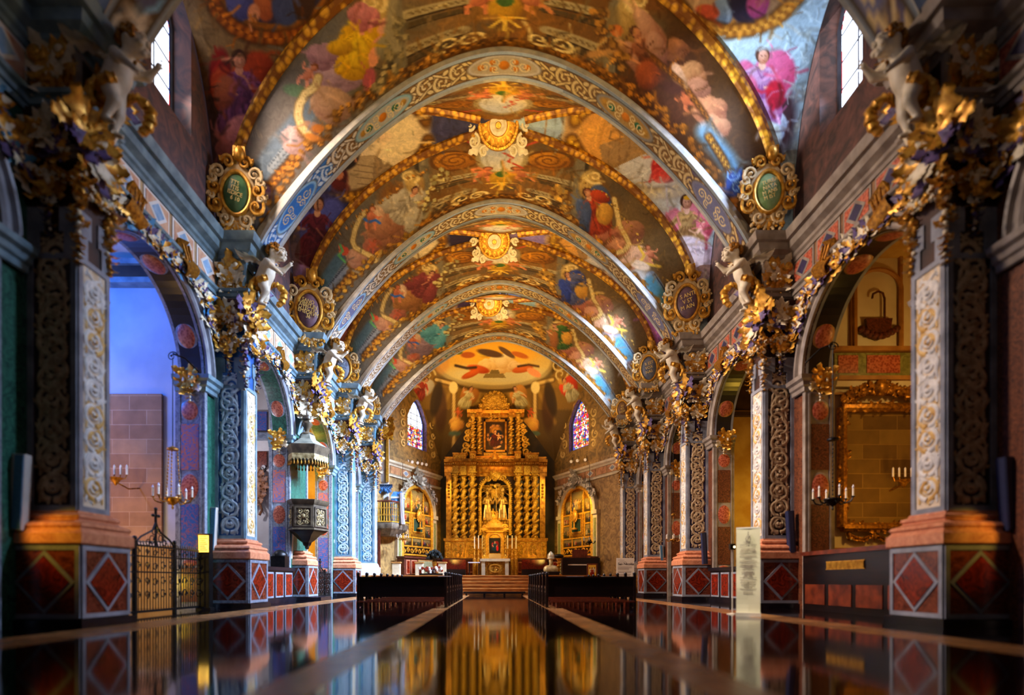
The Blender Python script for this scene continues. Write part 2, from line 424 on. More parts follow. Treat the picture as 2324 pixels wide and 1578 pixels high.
    def mottle(s, n, size, amt=.32, edge=.5):
        """broken brushwork: short curved dabs lighter or darker than the paint below"""
        N = len(s.x)
        for i in range(n):
            k = s.r.randrange(N); c = s.c[k].copy(); f = 1+amt*(s.r.random()*2-1.05); g = s.r.random()*6.28; L = size*(.6+1.6*s.r.random())
            cx, cy = s.x[k], s.y[k]; b = g+s.r.random()*1.6-.8
            s.line([(cx, cy), (cx+math.cos(g)*L, cy+math.sin(g)*L), (cx+math.cos(g)*L+math.cos(b)*L, cy+math.sin(g)*L+math.sin(b)*L)], size*(.25+.5*s.r.random()), np.clip(c*f+np.array((8,2,-8))*s.r.random(), 0, 255), .9, .75)
    def set(s, me, sat=1.15, k=.94):
        m = s.c.mean(1, keepdims=True); s.c = np.clip((m+(s.c-m)*sat)*k, 0, 255)
        col = np.ones((len(s.c), 4), np.float32); col[:, :3] = lin(np.clip(s.c, 0, 255))
        at_ = me.color_attributes.new('Col', 'FLOAT_COLOR', 'POINT'); at_.data.foreach_set('color', col.ravel())

def grid_mesh(name, P, nu, nv, material, paint=None):
    """P: (nu*nv,3) array, row-major u then v"""
    me = bpy.data.meshes.new(name)
    i = np.arange((nu-1)*(nv-1)); a = (i // (nv-1))*nv + i % (nv-1)
    F = np.stack([a, a+nv, a+nv+1, a+1], 1).astype(np.int32)
    me.vertices.add(len(P)); me.vertices.foreach_set('co', np.asarray(P, np.float32).ravel())
    me.loops.add(F.size); me.loops.foreach_set('vertex_index', F.ravel())
    me.polygons.add(len(F)); me.polygons.foreach_set('loop_start', np.arange(0, F.size, 4, dtype=np.int32))
    me.polygons.foreach_set('loop_total', np.full(len(F), 4, np.int32))
    me.update(calc_edges=True); me.materials.append(material); me.shade_smooth()
    if paint is not None: paint.set(me)
    return me

# ---------------------------------------------------------------- vault shape
def Farch(u): return np.maximum(1-np.clip(np.abs(u), 0, 1)**1.8, 0)**0.92
def Rgroin(q): return np.maximum(1-np.clip(q, 0, 1)**2.35, 0)**(1/2.35)
def Gwall(v): return 0.86*np.maximum(1-np.clip(v, 0, 1)**2.2, 0)**0.48
ARISE = [5.22, 5.22, 5.22, 5.0, 4.75]
AHALF = 6.65
BAYS = []
for i in range(4):
    BAYS.append((PY[i]+0.78, PY[i+1]+0.02))

def web_z(X, Y, bay):
    Y0, Y1 = BAYS[bay]; yc, hf = (Y0+Y1)/2, (Y1-Y0)/2
    u = np.clip(np.abs(X)/7.6, 0, 1); v = np.clip(np.abs(Y-yc)/hf, 0, 1); H = ARISE[bay+1]+0.85
    f2 = (H-0.72)/H*Farch(np.abs(X)/6.79)
    far = f2+(Rgroin(u)-f2)*np.clip((1-v)/(1-u+1e-4), 0, 1)
    g = Gwall(v); sd = g+(Rgroin(v)-g)*np.clip((1-u)/(1-v+1e-4), 0, 1)
    return SPR+H*np.where(v >= u, far, sd), u, v

def bay_chart(X, Y, Z, bay, canon):
    """fresco layout sheet of a bay: the same sheet is laid out in every bay of a kind"""
    Y0, Y1 = BAYS[bay]; C0, C1 = BAYS[canon]
    b = np.abs((Y-(Y0+Y1)/2)/((Y1-Y0)/2)); Yc = (C0+C1)/2+b*(C1-C0)/2
    return VPX+(X-CAMX)*FPX/Yc, VPY-(Z-CAMZ)*FPX/Yc

def leafwork(P, pts, w, n, col=(206,152,52), dk=(96,62,20), seed=1):
    """painted gilt leaves and fruit along a band"""
    r = random.Random(seed); A = np.array(pts, float); d = np.hypot(*np.diff(A, axis=0).T); cum = np.concatenate([[0], np.cumsum(d)])
    for i in range(n):
        t = cum[-1]*(i+.5)/n; x = np.interp(t, cum, A[:,0])+(r.random()-.5)*w; y = np.interp(t, cum, A[:,1])+(r.random()-.5)*w; q = w*(.16+.16*r.random())
        P.ell(x+q*.3, y+q*.3, q*1.3, q, dk, r.random()*3, .4, .8); P.ell(x, y, q, q*.75, tuple(np.array(col)*(.7+.45*r.random())), r.random()*3, .3)
def crown(P, X, u, v, k):
    """painted architecture of the crown, laid out in plan coordinates"""
    su = X/7.6; P.use(su, v)
    web = v >= u
    P.mask = web.astype(float)
    idx = np.where(web)[0]; w = np.clip(1.15-u[idx]/0.5, 0, 1); P.put(idx, w*0.92, (134,90,32))
    for i in range(60):
        P.ell((P.r.random()*2-1)*0.55, P.r.random(), 0.03+0.05*P.r.random(), 0.03+0.06*P.r.random(), P.r.choice([(110,72,26),(150,104,40),(96,84,60),(126,80,34),(84,70,50)]), P.r.random()*3, 0.8, 0.7)
    for v0, w, c in ((0.60,0.05,(176,158,116)),(0.66,0.03,(80,64,36)),(0.80,0.06,(170,150,108)),(0.86,0.03,(74,58,34))):
        for sx in (-1, 1):
            a, b = (0.13, 0.33) if v0 < .7 else (0.15, 0.38)
            P.line([(sx*a, v0+0.02), (sx*b, v0+0.035)], w, c, 0.2); P.line([(sx*(a+.01), v0+0.02), (sx*(b-.01), v0+0.035)], w*0.5, (84,62,30), 0.4, 0.8, None, 0.022, c)
            P.line([(sx*a, v0+0.02+w*.6), (sx*b, v0+0.035+w*.6)], w*.25, (60,44,22), 0.3)
    P.garland([(-0.55, 0.93), (-0.3, 0.955), (0, 0.95), (0.3, 0.955), (0.55, 0.93)], 0.05, (206,140,44), (70,40,10))
    for sx in (-1, 1):
        P.ell(sx*0.22, 0.44, 0.11, 0.10, (190,128,34), 0, 0.1, 1, (120,70,14)); P.ring(sx*0.22, 0.44, 0.11, 0.10, 0.02, (96,60,18))
        P.curl(sx*0.22, 0.44, 0.08, 2, 0, sx, 0.018, (110,66,16))
        P.line([(sx*0.37, 0.36), (sx*0.37, 0.9)], 0.05, (120,108,84), 0.2); P.line([(sx*0.40, 0.4), (sx*0.40, 0.9)], 0.02, (60,50,34), 0.3)
        P.ell(sx*0.42, 0.62, 0.05, 0.12, (206,176,110), 0, 0.2, 1, (120,84,34)); P.curl(sx*0.44, 0.55, 0.05, 1.3, 1, sx, 0.02, (236,208,140))
        P.curl(sx*0.12, 0.9, 0.05, 1.3, 0, sx, 0.02, (238,210,140)); P.curl(sx*0.2, 0.89, 0.05, 1.3, 2, -sx, 0.02, (238,210,140))
    P.ell(0, 0.42, 0.125, 0.22, (160,140,96), 0, 0.08); P.ell(0, 0.42, 0.10, 0.19, (186,190,196), 0, 0.12, 1, (232,206,150))
    P.line([(0.01, 0.36), (0.05, 0.42), (0.03, 0.47), (0.10, 0.55)], 0.016, (184,76,50), 0.4)
    P.child(-0.085, 0.62, 0.2, 0.3, (214,130,84)); P.child(0.085, 0.62, 0.2, -0.3, (206,132,78))
    P.ell(0, 0.7, 0.06, 0.1, (212,164,44), 0, 0.2, 1, (128,84,16)); P.ell(0, 0.64, 0.03, 0.04, (66,96,40))
    for a in range(5): P.line([(0, 0.76), (math.cos(PI*a/4)*0.07, 0.76+0.1*math.sin(PI*a/4))], 0.015, (232,190,80))
    for sx in (-1, 1):
        P.line([(sx*.1, .28), (sx*.2, .2), (sx*.26, .27), (sx*.36, .2)], .02, (196,88,60), .4)
    P.mask = None

RIB_GOLD = (226,166,44)
def bay2_fresco(P, X, Y, Z, u, v, bay, pal):
    cx, cy = bay_chart(X, Y, Z, bay, 1)
    side = u > v; L = X < 0
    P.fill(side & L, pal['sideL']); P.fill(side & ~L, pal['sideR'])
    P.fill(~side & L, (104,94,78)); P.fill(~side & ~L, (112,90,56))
    crown(P, X, u, v, bay)
    P.use(cx, cy)
    # ---- side fields: round scene with gilt rim, seated figure on a cloud below
    sm = side.astype(float); P.mask = sm*L
    P.ell(840, 345, 150, 108, pal['skyL'], 0, 0.08, 1, (196,170,128)); P.ell(900, 325, 60, 46, (250,226,170), 0, 0.8, 0.8)
    P.poly([(760,430),(790,356),(850,352),(915,392),(890,424),(820,446)], (176,150,110)); P.poly([(850,352),(915,392),(890,424),(842,440)], (138,114,82))
    for k in range(4): P.line([(800+k*4, 372+k*15), (905-k*6, 388+k*12)], 3, (120,98,70), 0.4, 0.7)
    P.ell(845, 300, 40, 20, (240,200,150), 0.3, 0.6, .8); P.ell(750, 402, 40, 36, (88,26,24), 0, 0.15, 1, (46,14,18)); P.ell(748, 428, 46, 20, (110,36,30), 0, 0.2, 1, (50,18,18))
    P.ell(792, 352, 24, 36, (34,24,22), 0.4, 0.2); P.ell(797, 338, 12, 13, (196,130,90), 0, .2); P.ell(770, 398, 10, 12, (190,120,84), 0, .2)
    P.ell(722, 425, 30, 26, (70,98,150), 0, .2)
    rim = [(672,432),(720,446),(765,450),(815,444),(862,428),(905,402),(940,372),(962,342),(972,318)]
    P.garland(rim, 22)
    P.ell(720, 520, 86, 92, pal['cloakL'][1], 0, 0.25, 0.9)
    P.cloud(705, 606, 62, pal['cloudL'][0], pal['cloudL'][1]); P.cloud(745, 590, 34, pal['cloudL'][0], pal['cloudL'][1])
    P.figure(718, 520, 168, pal['robeL'][0], pal['robeL'][1], pal['cloakL'], lean=0.06)
    P.ell(762, 560, 16, 34, (176,104,92), -.2, .2, 1, (110,52,50)); P.ell(664, 560, 18, 60, (96,84,84), 0, .3, .7)
    P.garland([(690,654),(712,640),(740,622)], 18)
    P.mask = sm*(~L)
    P.ell(1420, 335, 150, 112, (206,170,116), 0, 0.08, 1, (170,126,72)); P.ell(1370, 320, 70, 50, (226,160,70), .3, .7, .8)
    P.poly([(1366,392),(1450,352),(1560,340),(1580,420),(1470,440)], (206,200,190)); P.poly([(1360,330),(1450,300),(1500,330),(1440,360),(1372,392)], (158,124,78))
    for k in range(5): P.line([(1385+k*22, 300+k*4), (1380+k*24, 372-k*8)], 2.5, (120,90,54), .4, .6)
    P.ell(1512, 380, 34, 36, (196,48,44), 0.2, .15, 1, (110,22,26)); P.ell(1490, 352, 12, 13, (206,120,90)); P.ell(1500, 398, 22, 18, (220,84,72), 0, .2); P.ell(1478, 342, 14, 8, (224,226,236), .3)
    rim = [(1298,318),(1316,352),(1344,384),(1384,412),(1430,432),(1480,440),(1530,436),(1580,422)]
    P.garland(rim, 24, (240,190,60), (130,84,18))
    P.ell(1555, 470, 110, 60, pal['glareR'], 0, 0.6, 0.8)  # window glare on the web put into the fresco colour
    P.line([(1440,450),(1500,560),(1556,690)], 60, pal['glareR'], .7, .7)
    P.cloud(1560, 590, 58, pal['cloudR'][0], pal['cloudR'][1]); P.cloud(1520, 520, 44, pal['cloudR'][0], pal['cloakR'][0])
    P.figure(1560, 512, 160, pal['robeR'][0], pal['robeR'][1], pal['cloakR'], (236,196,180), lean=-0.05)
    P.ell(1560, 586, 52, 50, pal['cloudR'][0], 0, .15, 1, pal['cloudR'][1]); P.ell(1590, 606, 30, 32, pal['cloudR'][0], 0, .15, 1, pal['cloudR'][1])
    P.line([(1512,420),(1516,480)], 5, (216,216,226), .3)
    P.ell(1560, 449, 9, 5, (236,190,60))
    # ---- webs against the arch: draped figures on clouds, putti and lettered scrolls
    fm = (~side).astype(float); P.mask = fm*L
    P.entab((700,720),(800,600), 30, (140,146,150), (60,64,70)); P.line([(676,726),(770,588)], 26, (92,118,126), 0.2)
    P.garland([(752,678),(782,640),(810,612)], 15, (214,146,50))
    P.cloud(872, 520, 44, pal['cl'][0], pal['cl'][1], 8); P.cloud(905, 506, 30, pal['cl'][0], pal['cl'][1]); P.cloud(808, 584, 26, (206,160,128), (140,96,76)); P.cloud(848, 560, 22, (170,106,84), (104,60,48))
    P.figure(926, 462, 100, pal['fl'][0], pal['fl'][1], (pal['fl'][0], pal['fl'][1]), lean=0.5)
    P.ell(890, 462, 34, 20, pal['fl'][0], -.4, .15, 1, pal['fl'][1]); P.ell(938, 500, 18, 36, pal['fl'][0], .4, .15, 1, pal['fl'][1])
    P.ell(855, 488, 17, 22, (226,196,160), 0, .2, 1, (170,120,88)); P.child(842, 492, 58, 0.15, (206,124,88), (60,104,176))
    P.scroll([(828,482),(816,496),(806,520),(800,548),(806,562),(824,572),(842,582),(852,592)], 10)
    leafwork(P, [(752,690),(790,640),(850,590),(920,545),(1000,512),(1080,490)], 20, 70, seed=3); leafwork(P, [(640,700),(700,610),(760,540),(840,470),(920,410),(1000,370)], 12, 40, (196,140,60), seed=8); leafwork(P, [(960,470),(990,420),(1010,380)], 24, 20, (196,180,120), seed=5)
    P.child(846, 556, 34, .5, (176,90,66)); P.child(776, 566, 26, .3, (214,120,84)); P.ell(782, 570, 10, 10, (206,90,60)); P.line([(772,556),(778,570),(768,580),(784,596)], 5, (112,186,110), .4)
    P.mask = fm*(~L)
    P.entab((1478,628),(1532,712), 26, (120,130,140), (44,48,60)); P.line([(1448,628),(1512,716)], 40, pal['glareR'], .5, .8); P.line([(1476,640),(1502,680)], 28, (86,140,160), .3)
    P.garland([(1440,626),(1480,690)], 14, (236,200,110))
    P.cloud(1428, 528, 34, (186,132,96), (110,70,52)); P.cloud(1372, 540, 30, (176,110,84), (104,58,44)); P.cloud(1442, 586, 32, (232,198,168), (176,120,88)); P.cloud(1402, 560, 26, (206,150,112), (140,84,60))
    P.figure(1346, 474, 116, pal['fr'][0], pal['fr'][1], pal['frc'], lean=-0.35)
    P.ell(1372, 486, 19, 26, (214,164,72), 0, .15, 1, (140,96,34)); P.ell(1362, 446, 24, 13, pal['fr'][0], .4, .15, 1, pal['fr'][1]); P.ell(1328, 500, 14, 44, pal['frc'][0], .1, .15, 1, pal['frc'][1])
    P.scroll([(1394,452),(1400,480),(1406,512),(1420,536),(1428,554),(1418,568),(1402,574)], 10)
    leafwork(P, [(1190,482),(1260,505),(1330,540),(1400,590),(1460,650),(1510,720)], 20, 70, (190,132,40), seed=4); leafwork(P, [(1250,420),(1280,450),(1290,490)], 24, 22, (206,160,70), seed=6); leafwork(P, [(1300,400),(1380,450),(1450,540),(1520,650)], 10, 30, (220,180,90), seed=9)
    P.child(1476, 576, 48, -0.4, (220,150,112)); P.line([(1450,560),(1462,580),(1452,596),(1500,606)], 6, (226,190,80), .4)
    P.ell(1452, 602, 24, 10, (236,216,190), .3, .3)
    P.mask = None

def bay1_fresco(P, X, Y, Z, u, v, bay, pal):
    cx, cy = bay_chart(X, Y, Z, 0, 0)
    side = u > v; L = X < 0
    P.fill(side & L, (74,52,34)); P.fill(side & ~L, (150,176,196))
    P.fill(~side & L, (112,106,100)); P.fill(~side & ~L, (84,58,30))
    crown(P, X, u, v, bay)
    P.use(cx, cy)
    sm = side.astype(float); P.mask = sm*L
    P.ell(560, 60, 150, 120, (134,104,66), 0, .6, .9); P.ell(500, 330, 60, 160, (58,40,52), 0, .6, .8)
    P.ell(620, -50, 150, 128, (150,92,30), 0, .05); P.ell(620, -50, 124, 104, (74,64,92), 0, .06, 1, (44,38,60))
    P.ell(545, -5, 32, 60, (110,112,168), .1, .2, 1, (60,60,110)); P.ell(600, 0, 24, 50, (206,120,70), -.1, .2, 1, (140,70,40)); P.ell(650, 10, 34, 50, (64,72,110), 0, .2); P.ell(690, -10, 26, 60, (60,36,24), 0, .2); P.ell(576, 30, 14, 22, (222,150,110), 0, .3)
    rim = [(468,-60),(476,-10),(496,30),(530,62),(575,82),(625,88),(675,80),(718,58),(752,26),(770,-10)]
    P.garland(rim, 30, (206,120,34), (120,60,14))
    P.ell(500, 170, 26, 60, (132,22,16), 0, .3, 1, (64,12,14)); P.cloud(560, 300, 62, (196,128,140), (120,72,84)); P.cloud(535, 345, 40, (150,92,96), (84,48,56))
    P.figure(545, 205, 210, (128,76,122), (66,34,66), ((176,70,34),(96,30,24)), (200,140,116), lean=-0.05)
    P.ell(510, 210, 26, 40, (170,96,60), .2, .3, 1, (90,40,40)); P.ell(555, 300, 44, 40, (206,140,150), 0, .2, 1, (140,84,96)); P.ell(590, 284, 26, 26, (188,120,120), 0, .2)
    P.mask = sm*(~L)
    P.ell(1650, 80, 120, 60, (186,214,230), 0, .7, .9); P.line([(1560,90),(1650,220),(1712,330)], 70, (232,240,246), .7, .95)  # bright beam across the web painted as a pale streak
    P.ell(1672, -60, 168, 140, (196,140,60), 0, .05); P.ell(1672, -60, 144, 116, (214,180,140), 0, .06, 1, (150,120,90))
    P.ell(1640, 26, 24, 34, (150,176,206), 0, .2, 1, (70,90,120)); P.ell(1690, 10, 34, 44, (44,38,60), 0, .2); P.ell(1720, 10, 26, 34, (206,100,150), .2, .25, 1, (120,50,100)); P.ell(1602, 30, 30, 20, (196,90,60), 0, .3)
    rim = [(1516,-40),(1532,0),(1560,36),(1600,60),(1650,72),(1710,66),(1760,44),(1800,6),(1820,-30)]
    P.garland(rim, 28, (214,160,70), (140,92,34))
    P.ell(1770, 260, 36, 90, (38,14,22), 0, .6, .9)
    P.cloud(1735, 285, 46, (206,220,236), (120,140,180)); P.cloud(1712, 270, 36, (190,206,236), (110,120,176))
    P.figure(1728, 190, 190, (190,160,200), (120,72,130), ((206,120,166),(150,40,80)), (232,190,176), lean=0.04)
    P.ell(1700, 205, 20, 34, (214,130,170), 0, .3, 1, (150,60,100)); P.ell(1760, 215, 22, 34, (176,34,60), 0, .3, 1, (100,14,40)); P.ell(1742, 310, 32, 36, (214,230,236), 0, .2, 1, (140,160,180)); P.ell(1700, 260, 40, 12, (226,226,240), .3, .4)
    fm = (~side).astype(float); P.mask = fm*L
    P.line([(585,400),(640,320),(700,250)], 46, (104,120,134), .25); P.entab((618,382),(690,290), 24, (146,156,162), (84,94,104))
    P.garland([(600,440),(640,390),(668,360)], 20, (226,150,40)); P.ell(585, 440, 36, 26, (92,56,84), 0, .4)
    P.cloud(755, 172, 56, (196,166,180), (132,100,116), 8); P.cloud(736, 128, 36, (190,150,166), (120,84,100)); P.cloud(752, 240, 46, (196,160,130), (136,100,84)); P.cloud(672, 316, 36, (206,180,176), (140,110,110)); P.cloud(700, 300, 28, (176,140,120), (120,90,80))
    P.figure(812, 105, 150, (232,186,30), (150,104,14), ((226,176,28),(150,100,14)), (226,150,120), lean=0.25)
    P.cloud(824, 40, 36, (216,140,140), (150,80,84)); P.ell(815, 130, 24, 44, (238,200,40), 0, .2, 1, (160,112,16)); P.ell(772, 108, 30, 18, (222,176,36), 0, .2, 1, (140,96,14)); P.ell(872, 58, 12, 22, (226,160,130), .5, .2); P.ell(848, 130, 12, 24, (222,150,110), .2, .2)
    P.ell(838, 180, 14, 26, (170,84,90), .2, .3); P.ell(878, 110, 26, 30, (150,140,110), 0, .3, 1, (96,84,60))
    leafwork(P, [(600,500),(650,400),(720,310),(800,240),(900,170),(1000,130)], 26, 80, (196,140,60), seed=3); leafwork(P, [(905,40),(900,100),(880,160),(850,200)], 34, 30, (170,150,104), (90,80,54), seed=5)
    P.child(700, 168, 66, 0.7, (216,150,130)); P.ell(672, 206, 30, 14, (96,122,96), .2, .3)
    P.scroll([(722,176),(716,196),(694,212),(680,236),(676,262),(684,288),(700,306)], 16, (226,206,150), (150,112,60))
    P.ell(722, 292, 14, 10, (190,120,50), 0, .3); P.ell(710, 312, 20, 8, (196,130,60), .3, .4)
    P.line([(895,-10),(880,70),(900,110)], 20, (150,136,104), .4)
    P.mask = fm*(~L)
    P.ell(1500, 220, 90, 130, (72,40,26), .4, .6, .8)
    P.line([(1390,30),(1400,90),(1360,130)], 30, (128,108,70), .4, .8)
    P.cloud(1560, 170, 36, (196,150,104), (120,76,48)); P.cloud(1610, 250, 40, (206,150,110), (132,80,56)); P.cloud(1622, 290, 34, (214,160,120), (140,90,64)); P.cloud(1530, 110, 30, (176,120,80), (100,60,40)); P.cloud(1586, 200, 26, (190,140,110), (110,70,54))
    P.figure(1462, 120, 150, (150,92,60), (74,40,28), ((190,140,110),(110,64,48)), (206,140,96), lean=-0.4)
    P.ell(1470, 60, 20, 50, (206,160,130), -.6, .2, 1, (140,90,70)); P.ell(1490, 110, 22, 40, (196,150,126), -.3, .2, 1, (120,74,60)); P.ell(1400, 70, 14, 14, (190,110,50), 0, .2); P.ell(1392, 110, 34, 22, (196,150,90), .3, .3, 1, (110,70,40)); P.line([(1340,124),(1380,118),(1410,100)], 16, (190,140,80), .4)
    leafwork(P, [(1270,130),(1380,170),(1480,240),(1560,310),(1640,420),(1680,500)], 26, 80, (186,120,40), seed=4); leafwork(P, [(1360,20),(1380,90),(1420,150)], 34, 26, (170,120,50), (80,50,20), seed=5)
    P.ell(1470, 170, 26, 34, (176,90,50), 0, .3, 1, (90,44,28)); P.ell(1540, 170, 12, 30, (220,180,150), -.4, .2); P.child(1556, 226, 60, -0.4, (190,110,70)); P.ell(1526, 200, 30, 14, (70,40,30), .3, .5)
    P.garland([(1480,130),(1550,190),(1600,260),(1640,330)], 12, (176,110,30), (70,40,14), .8)
    P.line([(1600,300),(1650,360),(1680,420)], 40, (120,166,196), .5, .9); P.garland([(1608,310),(1640,360),(1658,392)], 16, (226,170,60)); P.ell(1668, 415, 20, 34, (70,100,176), .3, .3, 1, (40,60,120)); P.curl(1662, 396, 16, 1.4, 0, 1, 4, (150,190,230)); P.curl(1672, 426, 16, 1.4, 1, -1, 4, (150,190,230))
    P.mask = None

PALS = {
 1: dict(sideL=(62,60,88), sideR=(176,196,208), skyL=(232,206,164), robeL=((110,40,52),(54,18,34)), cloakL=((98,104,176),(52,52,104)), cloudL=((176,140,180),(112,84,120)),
         glareR=(234,240,244), robeR=((190,160,110),(110,78,44)), cloakR=((226,150,172),(176,60,84)), cloudR=((236,228,242),(184,160,200)),
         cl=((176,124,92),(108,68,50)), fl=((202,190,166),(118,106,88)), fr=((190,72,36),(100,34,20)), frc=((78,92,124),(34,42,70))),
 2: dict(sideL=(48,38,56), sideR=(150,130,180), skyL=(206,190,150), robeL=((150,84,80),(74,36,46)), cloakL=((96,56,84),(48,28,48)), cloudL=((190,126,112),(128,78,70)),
         glareR=(196,186,214), robeR=((92,66,110),(48,32,66)), cloakR=((110,80,140),(60,40,84)), cloudR=((206,140,200),(150,90,150)),
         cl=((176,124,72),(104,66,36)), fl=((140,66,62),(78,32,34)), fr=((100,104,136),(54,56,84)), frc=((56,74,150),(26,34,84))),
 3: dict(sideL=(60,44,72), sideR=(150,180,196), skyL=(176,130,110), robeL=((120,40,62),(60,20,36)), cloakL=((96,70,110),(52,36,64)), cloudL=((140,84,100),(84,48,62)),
         glareR=(190,220,232), robeR=((110,196,226),(50,130,170)), cloakR=((130,206,232),(60,140,180)), cloudR=((232,226,230),(176,160,176)),
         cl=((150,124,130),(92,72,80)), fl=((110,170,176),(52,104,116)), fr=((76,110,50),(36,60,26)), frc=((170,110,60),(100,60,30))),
}
def build_bay(bay, na, n0, n1, fn, pal, shadeseed):
    Y0, Y1 = BAYS[bay]; yc, hf = (Y0+Y1)/2, (Y1-Y0)/2
    a = np.linspace(-1, 1, na); b = np.concatenate([np.linspace(-1, 0, n0, endpoint=False), np.linspace(0, 1, n1)])
    A, B = np.meshgrid(a, b, indexing='ij'); A = A.ravel(); B = B.ravel()
    X = 7.88*np.sin(PI/2*A); Y = yc+hf*np.sin(PI/2*B); Z, u, v = web_z(X, Y, bay)
    P = Paint(X, Y, (120,100,70), shadeseed)
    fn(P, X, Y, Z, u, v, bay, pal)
    P.mottle((1100, 900, 600, 350)[bay], (11, 8, 8, 8)[bay])
    o = link('ceiling', grid_mesh('ceiling_web', np.stack([X, Y, Z], 1), na, len(b), FRESCO, P))
    tag(o, kind='structure')
    # gilded diagonal ribs, part of the ceiling
    for sx in (-1, 1):
        for sy in (-1, 1):
            mb = MB(); pts = []
            for i in range(40):
                q = 0.10+0.885*math.sin(PI/2*i/39)
                x = sx*7.6*q; y = yc+sy*hf*q; z = SPR+(ARISE[bay+1]+0.85)*float(Rgroin(np.array(q)))-0.05
                pts.append((x, y, z))
            mb.tube(pts, 0.15, 8)
            mb.build('rib', RIBM, o)
    return o
RIBM = mat('rib_garland', (232,168,44), (130,76,14), 5.5, 0.42, 0.25, 0.8, kind='voronoi', lo=0.25, hi=0.62)
# ---------------------------------------------------------------- transverse arches
def arch_curve(k, n):
    a = np.linspace(-1, 1, 4001); x = AHALF*np.sin(PI/2*a); z = ARISE[k]*Farch(x/AHALF)
    s = np.concatenate([[0], np.cumsum(np.hypot(np.diff(x), np.diff(z)))]); q = np.linspace(0, s[-1], n)
    return np.interp(q, s, x), np.interp(q, s, z)+SPR, q-s[-1]/2

def paint_soffit(k, S, T):
    half = S.max(); P = Paint(S, T, (150,112,58), k)
    g = [((178,132,66),(196,148,74)), ((150,116,66),(170,128,70)), ((150,112,56),(150,112,56)), ((156,116,54),(150,110,50)), ((150,110,50),(150,110,50))][k]
    P.fill(S < 0, g[0]); P.fill(S >= 0, (132,98,56))  # darker ground on the banner side, partly its dim light put into colour
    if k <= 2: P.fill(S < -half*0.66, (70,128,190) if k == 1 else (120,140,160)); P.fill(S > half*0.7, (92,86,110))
    sc = [(236,226,204),(206,182,136)]  # second scroll colour likewise dimmed for the shaded side
    step = 1.02; i = 0; s0 = -half+0.3
    while s0 < half-0.3:
        w_ = min(1, abs(s0)/(half*.45)); c = tuple(np.array((236,206,130))*(1-w_)+np.array(sc[0] if s0 < 0 else sc[1])*w_)
        if s0 < -half*.62 and k == 1: c = (214,232,244)
        d = 1 if i % 2 else -1; dk = (84,58,30) if not (s0 < -half*.62 and k == 1) else (36,84,150)
        ty = 0.4+0.05*d
        P.curl(s0, ty, 0.26, 1.55, PI*0.5*d, d, 0.16, dk); P.curl(s0, ty, 0.26, 1.55, PI*0.5*d, d, 0.105, c)
        P.line([(s0-step/2, 0.4-0.16*d), (s0-0.2, 0.4-0.24*d), (s0+step/2, 0.4+0.16*d)], 0.10, dk, .3); P.line([(s0-step/2, 0.4-0.16*d), (s0-0.2, 0.4-0.24*d), (s0+step/2, 0.4+0.16*d)], 0.06, c, .3)
        for (a, b, r) in ((0.34,-0.2,0.11),(-0.36,0.18,0.10),(0.3,0.2,0.09),(-0.3,-0.22,0.08)):
            P.ell(s0+a, 0.4+b*d, r*1.25, r*.85, dk, .5*d, .2); P.ell(s0+a, 0.4+b*d, r, r*.6, c, .5*d, .2)
        s0 += step/2*1.0; i += 1
    def med(s, L_, bg, rim, dots):
        P.ell(s, .4, L_+.08, .34, (84,66,44), 0, .08); P.ell(s, .4, L_+.05, .33, rim, 0, .08); P.ell(s, .4, L_-.05, .26, bg, 0, .08)
        for a, b, r, c in dots: P.ell(s+a*L_, .4+b, r, r*.9, c, 0, .2, 1, tuple(x*.7 for x in c))
        for sx in (-1, 1):
            P.curl(s+sx*L_*.55, .4, .16, 1.5, 0, sx, .04, (238,216,160)); P.curl(s+sx*L_*.25, .5, .12, 1.3, 1, -sx, .035, (238,216,160)); P.curl(s+sx*L_*.25, .3, .12, 1.3, 1, sx, .035, (238,216,160))
    og = (226,140,30); gr = (40,110,80)
    med(0, 1.0, (188,172,140) if k < 3 else (150,120,70), (206,196,176), [(0,0,.15,og),(-.33,.1,.09,og),(.33,.1,.09,og),(-.33,-.1,.09,og),(.33,-.1,.09,og),(-.66,0,.1,og),(.66,0,.1,og)])
    for sx in (-1, 1):
        med(sx*half*.43, .95, (186,186,176) if sx < 0 else (170,136,80), (150,190,206) if sx < 0 else (140,136,130), [(-.5,.02,.11,gr),(.45,-.02,.11,gr),(0,0,.14,og),(-.75,0,.1,(196,150,60)),(.75,0,.1,(196,150,60))])
        if k <= 2: med(sx*half*.83, .85, (60,120,190) if (sx < 0 and k == 1) else (110,112,140), (150,196,230) if sx < 0 else (120,120,140), [])
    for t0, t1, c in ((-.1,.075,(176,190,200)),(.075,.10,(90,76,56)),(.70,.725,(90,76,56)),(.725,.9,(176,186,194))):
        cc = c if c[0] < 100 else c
        P.fill((T >= t0) & (T < t1) & (S < half*.2), cc); P.fill((T >= t0) & (T < t1) & (S >= half*.2), tuple(x*.8 for x in cc))  # edge bands repeated darker on the shaded side
    return P

